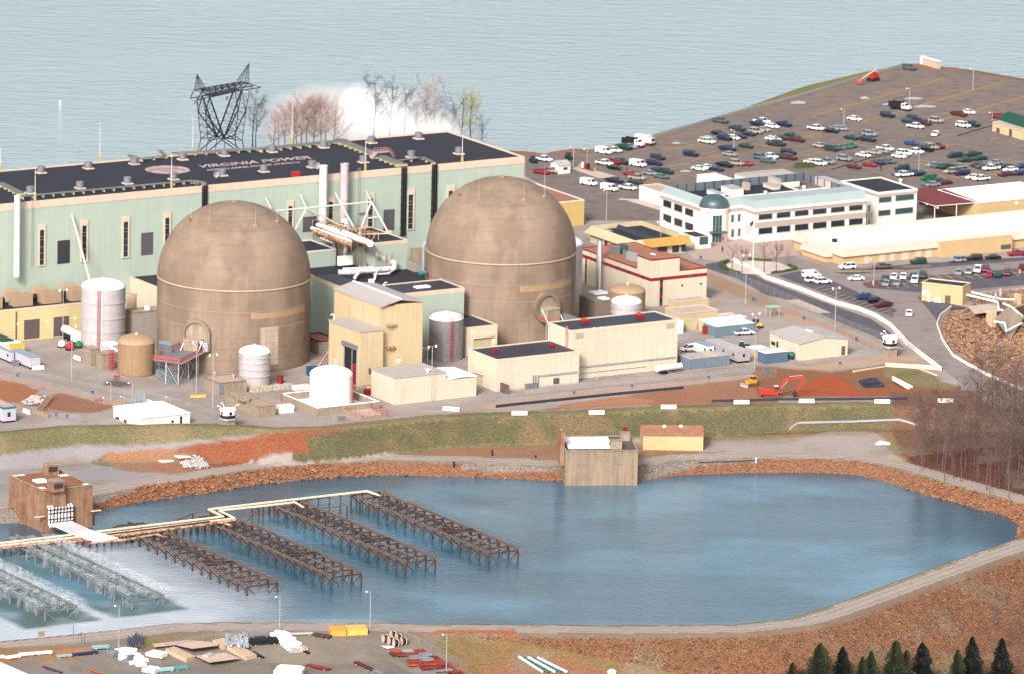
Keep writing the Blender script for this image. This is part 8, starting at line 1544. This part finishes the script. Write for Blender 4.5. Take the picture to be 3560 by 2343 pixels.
tractor('dark green tractor at the shore corner behind the turbine hall',G('R3',140,438),-1.2,PAINT['dark green'],PAINT['dark green']);tractor('dark green tractor on its own near the lake beyond the kiosk',G('R3',465,408),-1.2,PAINT['dark green'],PAINT['dark green']);tractor('yellow forklift like tractor behind the white pickup',G('R7',2005,930),2.4,yellow,dsteel);tractor('black and yellow lift truck at the end of the grey container',G('R7',2170,890),-.6,yellow,dsteel);tractor('small dark tractor behind the long grey trailer',G('R7',2045,1075),0,PAINT['black'],tealp)
# boom lift
p=G('R4',980,348,0);d=Vector((-math.cos(math.radians(50)),-math.sin(math.radians(50)),0));T=Thing('boom_lift','red boom lift with its cream arm lowered towards the grass bank','boom lift',p);rp_=mat('machine_red',c3(212,56,40,.85),.45,.08)
T.part('chassis',MB().cb(p+Z*.6,3.6,2.2,.6,d),dsteel);truck_wheels(T,p,d,(-1.3,1.3),2.6,.55);T.part('turret',MB().cb(p+Z*1.21,3.2,2.0,1.3,d),rp_);e_=p-d*1.6+Z*2.6;T.part('turret_post',MB().bar(p+Z*2.5,e_,.4,6),rp_);kn=G('R4',1000,262,3.9);bk_=G('R4',850,362,.9)
T.part('boom',MB().bar(e_+Z*.0,p-d*1.2+Z*3.6,.3,6).bar(p-d*1.2+Z*3.6,bk_+Z*.6,.28,6,.2),mat('cream_boom',c3(240,214,170,.85),.5,.06));
for a,b_ in (((-1.2,-.5),(1.2,-.5)),((-1.2,.5),(1.2,.5)),((-1.2,-.5),(-1.2,.5)),((1.2,-.5),(1.2,.5))):
 for z_ in (0,.55,1.1):T.part('basket_rail',MB().bar(bk_+Vector((a[0],a[1],z_)),bk_+Vector((b_[0],b_[1],z_)),.07),rp_)
T.part('basket_floor',MB().cb(bk_,2.4,1,.1,Vector((1,0,0))),rp_)
def tracks(T,p,d,w,L_,m=None):
 e=Vector((-d.y,d.x,0))
 for s_ in (-1,1):
  c_=p+e*s_*w/2;pr=[(-L_/2,.35),(-L_/2+.25,0),(L_/2-.25,0),(L_/2,.35),(L_/2-.15,.75),(-L_/2+.15,.75)];T.part('track',MB().ext([c_+d*a+Z*b_-e*.25 for a,b_ in pr],e*.5),m or mat('track_steel',c3(120,84,66,.7),.8,.2))
p=G('S4',20,440,0);p=ground_at('S4',60,468);d=Vector((1,.1,0)).normalized();e=Vector((-d.y,d.x,0));T=Thing('excavator','bright red excavator with its arm stretched over the red dirt','excavator',p);tracks(T,p,d,2.2,5.0)
T.part('house',MB().ext([p+d*a+Z*b_-e*1.3 for a,b_ in [(-3.2,.95),(1.6,.95),(1.6,1.5),(.3,1.9),(-1.0,2.0),(-3.0,2.5),(-3.3,2.0)]],e*2.6),rp_);cab=T.part('cab',MB().box(p+d*.4-e*1.3+Z*1.9,d*1.3,e*1.0,Z*1.3),rp_);T.part('cab_glass',MB().box(p+d*.5-e*1.33+Z*2.2,d*1.1,e*.02,Z*.8),carglass,cab);T.part('roof_hatch',MB().box(p+d*.5-e*1.2+Z*3.21,d*1.0,e*.8,Z*.1),white_m)
B0,B1,B2,B3=p+d*1.3+Z*1.9,p+d*3.9+Z*5.0,p+d*8.8+Z*5.3,p+d*6.4+Z*1.3
T.part('boom',MB().bar(B0,B1,.42,4,.38).bar(B1,B2,.38,4,.26),rp_);T.part('stick',MB().bar(B2+Z*.2,B3,.28,4,.22),rp_);T.part('bucket',MB().ext([B3+d*a+Z*b_-e*.6 for a,b_ in [(.3,.3),(-.4,.2),(-1.0,-.5),(-.5,-1.1),(.1,-.7)]],e*1.2),dsteel);T.part('hydraulic_ram',MB().bar(p+d*1.8+Z*1.7,p+d*4.2+Z*4.4,.1,6),lsteel);T.part('hydraulic_ram',MB().bar(B1+Z*.6+d*.6,B2-d*.8+Z*.6,.1,6),lsteel)
p=G('S3',2120,235,0);d=Vector((-.75,-.6,0)).normalized();e=Vector((-d.y,d.x,0));T=Thing('bulldozer','yellow bulldozer with a pale blade working beside the fence','bulldozer',p);dz_=mat('dozer_yellow',c3(226,166,60,.85),.5,.1);tracks(T,p,d,1.9,3.4);T.part('hood',MB().box(p+d*.2-e*.55+Z*.8,d*1.5,e*1.1,Z*.9),dz_);T.part('cab',MB().box(p-d*1.3-e*.7+Z*.8,d*1.45,e*1.4,Z*1.0),dz_);T.part('cab_glass',MB().box(p-d*1.1-e*.6+Z*1.81,d*1.1,e*1.2,Z*.75),carglass);T.part('canopy',MB().box(p-d*1.4-e*.8+Z*2.57,d*1.6,e*1.6,Z*.12),dz_);T.part('blade',MB().ext([p+d*a+Z*b_-e*1.6 for a,b_ in [(2.5,0),(2.35,.5),(2.5,1.0),(2.62,1.0),(2.5,.5),(2.65,0)]],e*3.2),lsteel);T.part('push_arm',MB().bar(p-e*.9+Z*.4,p-e*.9+d*2.4+Z*.4,.12),dz_)
p=G('D',140,244,LAKE_Z);T=Thing('channel_buoy','small white marker buoy alone on the lake','buoy',p);T.part('float',MB().lathe(p,[(0,-.3),(.5,-.2),(.5,.2),(0,.35)],12),offwhite);T.part('mast',MB().lathe(p+Z*.5,[(.35,0),(.2,.9),(0,1.)],8),offwhite)
# -------------------------- transmission tower
base=G('P1',372,880,0);tdir=Vector((math.cos(math.radians(46)),math.sin(math.radians(46)),0));tn=Vector((-tdir.y,tdir.x,0));tm=mat('tower_steel',c3(40,36,52,.7),.6,.15)
def tp(x,y):s_,z_=onplane('P1',x,y,base,tdir);return s_,z_
T=Thing('transmission_tower','dark lattice power line tower with two peaks on the lake side of the green hall','power tower',base)
node={k_: tp(*v_) for k_,v_ in dict(pl=(208,155),pr=(567,80),bl=(215,270),br=(540,212),cl=(186,330),cr=(620,245),dl=(270,312),dr=(490,262),ol=(232,325),orr=(541,285),ml=(240,420),mr=(520,400),wl=(260,610),wr=(495,610),w=(370,592),nl=(320,552),nr=(437,577),gl=(238,700),gr=(510,690),tl=(250,262),tr=(508,208)).items()}
def tw3(n_,off):s_,z_=node[n_];return base+tdir*s_+tn*off+Z*z_
def lattice(a,b_,c_,d_,n_,r_=.07,k=None):
 k=k or MB()
 for i in range(n_):t0,t1=i/n_,(i+1)/n_;p0,p1,q0,q1=a+(b_-a)*t0,a+(b_-a)*t1,c_+(d_-c_)*t0,c_+(d_-c_)*t1;[k.bar(x_,y_,r_*1.5,3) for x_,y_ in ((p0,q1),(q0,p1),(p1,q1))]
 return k
for off,nm in ((-1.6,'front_face'),(1.6,'rear_face')):
 k=MB()
 for a,b_,r_ in [('dl','w',.17),('dr','w',.17),('ol','ml',.11),('ml','wl',.11),('orr','mr',.11),('mr','wr',.11),('ml','w',.15),('mr','nr',.13),('nr','w',.13),('dl','ml',.11),('dr','mr',.1),('wl','w',.1),('w','wr',.1),('w','gl',.12),('w','gr',.12),('wl','gl',.13),('wr','gr',.13),('nl','wl',.07),('nr','wr',.07),('cl','dl',.12),('dl','dr',.12),('dr','cr',.12),('bl','br',.12),('bl','cl',.1),('br','cr',.1)]: k.bar(tw3(a,off),tw3(b_,off),r_*1.35,4)
 fc=T.part(nm,k,tm);T.part('lattice',lattice(tw3('ol',off),tw3('wl',off),tw3('dl',off),tw3('w',off),6,.05,lattice(tw3('orr',off),tw3('wr',off),tw3('dr',off),tw3('w',off),6,.05,lattice(tw3('bl',off),tw3('br',off),tw3('dl',off),tw3('dr',off),7,.08))),tm,fc)
 k=MB()
 for a in ('gl','gr','w'):s_,z_=node[a];k.bar(tw3(a,off),base+tdir*s_*1.3+tn*off*1.8,.13,4)
 T.part('lower_legs',k,tm)
for pk_,a,b_ in (('pl','bl','tl'),('pr','br','tr')):
 k=MB();top=tw3(pk_,0)
 for off in (-1.6,1.6):k.bar(tw3(a,off),top,.1,4);k.bar(tw3(b_,off),top,.1,4);lattice(tw3(a,off),top,tw3(b_,off),top,5,.05,k)
 T.part('peak',k,tm)
k=MB()
for a,b_ in (('bl','br'),('dl','dr')):lattice(tw3(a,-1.6),tw3(b_,-1.6),tw3(a,1.6),tw3(b_,1.6),8,.06,k)
T.part('crossarm',k,tm)
for x,y in ((197,340),(415,310),(622,265)):
 s_,z_=tp(x,y);k=MB()
 for o in (-.35,.35):c_=base+tdir*(s_+o)+Z*z_;k.bar(c_,c_-Z*1.1,.12,5)
 T.part('insulator',k,dsteel)
# -------------------------- trees
bark=mat('tree_bark',c3(112,98,98,.7),.9,.25,1.);twig_brown=mat('bare_twigs',c3(124,100,92,.72),.9,.2,1.);twig_pink=mat('budding_twigs',c3(200,176,170,.85),.9,.2,1.);twig_yellow=mat('yellow_green_buds',c3(186,178,116,.75),.9,.2,1.);barkd=mat('dark_bark',c3(84,72,84,.7),.9,.2,1.);twig_red=mat('red_buds',c3(150,60,84,.75),.9,.2,1.)
def bare_tree(h,seed,spread=.22,low=.35,twigs=330,trunk_r=.022,tw=.05,forks=16):
 r_=random.Random(seed);tr,cr=MB(),MB();lean=Vector((r_.uniform(-.04,.04),r_.uniform(-.04,.04),0));pts=[Vector((0,0,-.5))]
 for i in range(1,7):pts.append(Vector((0,0,h*.93*i/6))+lean*h*(i/6)**1.5+Vector((r_.uniform(-.01,.01),r_.uniform(-.01,.01),0))*h)
 for i in range(6):tr.bar(pts[i],pts[i+1],h*trunk_r*(1-i/6.6)*.5+.02,6,h*trunk_r*(1-(i+1)/6.6)*.5+.015)
 tips=[]
 for j in range(forks):
  t=low+(1-low)*r_.random()**.8*.97;f=t*6;i=min(int(f),5);p=pts[i].lerp(pts[i+1],f-i);a=r_.uniform(0,6.283);L_=h*spread*(1.15-t*.55)*r_.uniform(.7,1.15);up=r_.uniform(.55,1.25)
  m1=p+Vector((math.cos(a),math.sin(a),up*.8))*L_*.5;m2=m1+Vector((math.cos(a+r_.uniform(-.4,.4)),math.sin(a+r_.uniform(-.4,.4)),up*1.4))*L_*.45
  rr=h*trunk_r*.2*(1.1-t);tr.bar(p,m1,rr+.02,4,rr*.6+.015);tr.bar(m1,m2,rr*.6+.015,3,.015);tips+=[(p,m1),(m1,m2),(m1,m2),(m2,m2+(m2-m1)*.5)]
 tips.append((pts[5],pts[6]));tips.append((pts[5],pts[6]))
 for j in range(twigs):
  a,b_=r_.choice(tips);c_=a.lerp(b_,r_.uniform(.2,1.05));L_=h*r_.uniform(.035,.095);d=Vector((r_.gauss(0,1),r_.gauss(0,1),abs(r_.gauss(.5,.8)))).normalized();e_=c_+d*L_;s_=d.cross(Vector((r_.random(),r_.random(),r_.random()))).normalized()*tw
  cr.add([c_-s_*.5,c_+s_*.5,e_],[(0,1,2)]);q_=c_.lerp(e_,.5);e2=q_+Vector((r_.gauss(0,1),r_.gauss(0,1),r_.gauss(.4,.8))).normalized()*L_*.6;cr.add([q_-s_*.4,q_+s_*.4,e2],[(0,1,2)])
 return tr,cr
TREE={}
def tree_proto(key,tm_,cm,**kw):
 a,b_=bare_tree(**kw);out=[]
 for nm,mb,m in (('trunk',a,tm_),('crown',b_,cm)):me_=bpy.data.meshes.new(key+'_'+nm);me_.from_pydata([tuple(v) for v in mb.v],[],mb.f);me_.materials.append(m);me_.update();out.append((nm,me_))
 TREE[key]=out
def plant(key,p,label,group=None,s_=1.,rot=None,name='bare_tree',cat='tree'):
 o=bpy.data.objects.new(name,None);C.objects.link(o);o.location=p;o.rotation_euler=(0,0,rnd.uniform(0,6.28) if rot is None else rot);o.scale=(s_,)*3;o['label']=label;o['category']=cat
 if group: o['group']=group
 for nm,me_ in TREE[key]: c_=bpy.data.objects.new(nm,me_);C.objects.link(c_);c_.parent=o
for i in range(5):tree_proto(f'wood{i}',bark,twig_brown,h=20,seed=10+i,spread=.17,low=.4,twigs=330,trunk_r=.015,tw=.07,forks=17)
for i in range(2):tree_proto(f'dark{i}',barkd,barkd,h=26,seed=30+i,spread=.2,low=.55,twigs=420,tw=.07,forks=18)
for i in range(3):tree_proto(f'pink{i}',twig_brown,twig_pink,h=22,seed=40+i,spread=.27,low=.5,twigs=800,tw=.085,forks=20)
tree_proto('yellow0',barkd,twig_yellow,h=24,seed=50,spread=.2,low=.5,twigs=500,tw=.09,forks=16);tree_proto('small0',bark,twig_brown,h=9,seed=60,spread=.3,low=.3,twigs=300,tw=.035,forks=16,trunk_r=.03);tree_proto('small1',bark,twig_red,h=8,seed=61,spread=.28,low=.3,twigs=420,tw=.07,forks=16,trunk_r=.03)
# row behind the green hall: (P1 x, top y, kind, label)
for i,(x,yt,key,lab) in enumerate([(1425,112,'dark0','tall dark bare tree rising out of the steam behind the green hall'),(1525,170,'dark1','thin dark bare tree next to the tallest one behind the green hall'),(1630,208,'dark0','broad dark bare tree standing at the edge of the steam'),(1770,160,'pink1','tall pinkish bare tree just clear of the steam'),(1735,330,'dark1','short thin bare tree beside the tall pinkish one'),(1858,290,'dark1','thin bare tree between the pinkish and the yellowish trees'),(1885,370,'dark0','low thin bare tree between the pinkish and the yellowish trees'),(1945,280,'dark1','bare tree just before the yellow green topped ones'),(2040,240,'yellow0','yellow green topped tree with a dark trunk by the corner of the hall'),(2095,232,'yellow0','second yellow green topped tree by the corner of the hall'),(2168,395,'dark0','last low bare tree beyond the corner of the hall'),(578,240,'dark1','thin bare tree right beside the lattice tower'),(607,290,'dark0','second thin bare tree beside the lattice tower')]):
 bx,by=x,560/1.+260;p=G('P1',bx,830,0);h_=(830-yt)/24.1;base_h={'d': 26,'p': 22,'y': 24}[key[0]];plant(key,p,lab,'bare trees behind the green hall',h_/base_h)
for i,(x,yt) in enumerate([(735,375),(770,350),(820,330),(870,285),(920,262),(965,255),(1010,262),(1060,265),(1100,270),(1145,300),(1005,330),(900,320)]):
 p=G('P1',x,850-(i % 3)*12,0);plant(f'pink{i % 3}',p,'pinkish budding tree in the clump veiled by steam behind the green hall','pinkish trees veiled by steam',((850-yt)/24.1)/22*.93)
# wood at the right edge
wr_=random.Random(5);spots=[];
zones_w=[(qs('S4',[(1290,1000),(1500,1130),(2000,1270),(2450,1400),(2450,760),(1950,760),(1450,900)]),78,1.0),(qs('S4',[(1880,700),(2450,600),(2450,850),(1950,860)]),16,.95),(qs('S4',[(1280,880),(1480,800),(1700,820),(1450,960)]),6,.8)]
for poly,n_,sc_ in zones_w:
 bx=[a[0] for a in poly];by=[a[1] for a in poly];c=0;tries=0
 while c<n_ and tries<4000:
  tries+=1;x=wr_.uniform(min(bx),max(bx));y=wr_.uniform(min(by),max(by))
  if not inside(np.array([x]),np.array([y]),poly)[0]: continue
  zg=ROAD_Z+2.2;p=G0(x,y,zg);p.z=hz(p)
  if any((p-q_).length<2.6 for q_ in spots):continue
  spots.append(p);c+=1;plant(f'wood{c % 5}',p,'slim leafless grey brown tree in the wood above the pond','leafless trees of the wood above the pond',sc_*wr_.uniform(.6,.98))
for x,yt,yb,lab in [(1385,420,1010,'leafless tree standing forward at the near corner of the wood'),(2000,330,960,'thick trunked leafless tree by the grey fence in the wood'),(2210,300,1300,'tall leafless tree at the track edge of the wood')]:
 p=ground_at('S4',x,yb);plant('wood1',p,lab,None,(yb-yt)/33/20*1.02)
for x,yt,yb,lab in [(2095,800,1480,'leafless tree behind the bottom row of evergreens'),(2305,960,1600,'leafless tree at the bottom picture corner among the evergreens'),(2230,1150,1640,'short leafless tree at the bottom picture corner')]: p=ground_at('S8',x,min(yb,1560));plant('wood2',p,lab,None,(min(yb,1560)-yt)/33/20)
for x,y,yt,key,lab in [(790,918,690,'small0','small bare tree at the near end of the planting bed'),(868,943,705,'small1','small red budded tree by the bed path'),(1045,935,640,'small0','small bare tree behind the flagpole'),(1140,925,655,'small1','small reddish tree at the far end of the planting bed'),(1240,895,745,'small0','low bare tree beside the dark hedge')]: plant(key,G('P2',x,y),lab,None,(y-yt)/28.9/9)
# conifers along the bottom edge
conm=[mat('conifer_needles',c3(78,92,66,.7),.9,.35,1.5),mat('dark_conifer_needles',c3(40,60,56,.6),.9,.35,1.5),mat('bronze_conifer_needles',c3(104,98,74,.65),.9,.3,1.5)]
def conifer(lab,p,h,w,m,seed):
 r_=random.Random(seed);T=Thing('conifer',lab,'evergreen tree',p,'evergreens along the bottom of the slope');T.part('trunk',MB().bar(p-Z*.5,p+Z*h*.95,.14,6,.03),barkd);k=MB();w*=1.5;n_=int(1900*(w/3.))
 for i in range(n_):
  t=r_.random()**1.25;a_=r_.uniform(0,6.283);rad=w/2*(1-t)**.6*(.82+.14*math.sin(t*23+seed)+.2*math.sin(a_*3+t*9+seed)+.15*r_.random()); a=a_;q_=rad*r_.random()**.35;c_=p+Vector((math.cos(a)*q_,math.sin(a)*q_,h*(.04+.96*t)-q_*.12));d=Vector((math.cos(a),math.sin(a),.55+r_.uniform(-.3,.5))).normalized();s_=Vector((-math.sin(a),math.cos(a),r_.uniform(-.5,.5)))*.13;L_=.5*(1.15-t)+.16
  k.add([c_-s_,c_+s_,c_+d*L_],[(0,1,2)]);k.add([c_-Z*.1-s_*.7,c_+Z*.1,c_+d*L_*.8-Z*.1],[(0,1,2)])
 T.part('crown',k,m)
for i,(x,yt,w_,h_,m,lab) in enumerate([(245,1490,3.0,6,2,'low bronze evergreen at the near end of the bottom row'),(490,1335,5.6,10,0,'broad mid green evergreen beside the red bush'),(695,1362,3.8,9,1,'dark pointed evergreen, second full tree from the red bush'),(878,1440,2.6,7,0,'short narrow evergreen paired with a slightly taller one'),(955,1398,3.2,8,0,'slightly taller evergreen of the close pair mid row'),(1175,1315,5.2,11,0,'tall bronze green evergreen mid row'),(1275,1390,3.6,9,2,'bronze evergreen tucked beside the tall mid row one'),(1415,1330,5.0,11,1,'broad very dark evergreen before the grassy gap'),(1740,1385,3.4,9,0,'narrow evergreen just after the grassy gap'),(1868,1280,4.6,12,1,'tallest dark evergreen after the grassy gap'),(2135,1295,4.6,12,1,'very dark narrow evergreen near the bottom corner')]):
 p=ground_at('S8',x,yt+h_*32.5,14)
 conifer(lab,p,h_,w_,conm[m],i)
k=MB();pr_=ground_at('S8',320,1566)
for i in range(500):a=Vector((rnd.gauss(0,.8),rnd.gauss(0,.8),abs(rnd.gauss(0,.9))));c_=pr_+a;k.add([c_+Vector((rnd.random()-.5,rnd.random()-.5,rnd.random()-.5))*.35 for _ in range(3)],[(0,1,2)])
single('red_bush',k,mat('red_leaves',c3(150,40,50,.7),.9,.25),'bright red bush between the bottom evergreens','bush')
# -------------------------- steam behind the hall
sp0=G('P1',1330,760,0);vm_=bpy.data.materials.new('steam');vm_.use_nodes=True;n=vm_.node_tree.nodes;L=vm_.node_tree.links;n.remove(n['Principled BSDF']);pv=n.new('ShaderNodeVolumePrincipled');L.new(pv.outputs[0],n['Material Output'].inputs['Volume']);pv.inputs['Color'].default_value=(1,1,1,1);pv.inputs['Anisotropy'].default_value=.1
tcn=n.new('ShaderNodeTexCoord')
def vop(op,a,b_=None,c_=None):
 t=n.new('ShaderNodeMath');t.operation=op
 for i,v in enumerate((a,b_,c_)):
  if v is None: continue
  if isinstance(v,(int,float)):t.inputs[i].default_value=v
  else: L.new(v,t.inputs[i])
 return t.outputs[0]
def blob(cx,cz,rx_,rz_,ry_=9.):
 mp=n.new('ShaderNodeMapping');mp.vector_type='TEXTURE';mp.inputs['Location'].default_value=(cx,0,cz);mp.inputs['Scale'].default_value=(rx_,ry_,rz_);L.new(tcn.outputs['Object'],mp.inputs[0]);ln=n.new('ShaderNodeVectorMath');ln.operation='LENGTH';L.new(mp.outputs[0],ln.inputs[0]);return vop('SUBTRACT',1.,ln.outputs[1])
f_=vop('MAXIMUM',vop('MAXIMUM',blob(1,17,11,9),blob(8.5,16,15,9)),blob(21,12.5,19,7.5));f2=vop('MULTIPLY',blob(-9,15,22,13),.22)
nt_=n.new('ShaderNodeTexNoise');nt_.inputs['Scale'].default_value=.22;nt_.inputs['Detail'].default_value=4;L.new(tcn.outputs['Object'],nt_.inputs[0]);ns=vop('SUBTRACT',nt_.outputs[0],.5)
dd=vop('MAXIMUM',vop('ADD',f_,vop('MULTIPLY',ns,.9)),0.);dd=vop('MULTIPLY',dd,.7);d3=vop('MAXIMUM',vop('ADD',f2,vop('MULTIPLY',ns,.1)),0.);L.new(vop('ADD',dd,vop('MULTIPLY',d3,.9)),pv.inputs['Density'])
sb=MB().lathe((0,0,0),[(0,.5),(29,.6),(31,12),(27,22),(16,26),(0,27)],24);sb.v=[(a[0],a[1]*.36,a[2]) for a in sb.v];so_=link_mesh('steam_plume',sb,vm_);so_.location=sp0-Vector((0,12,0));so_['kind']='stuff';so_['label']='white steam drifting up behind the far edge of the black roof';so_['category']='steam'
sc.cycles.volume_step_rate=2.0;sc.cycles.volume_bounces=14;sc.cycles.transparent_max_bounces=24
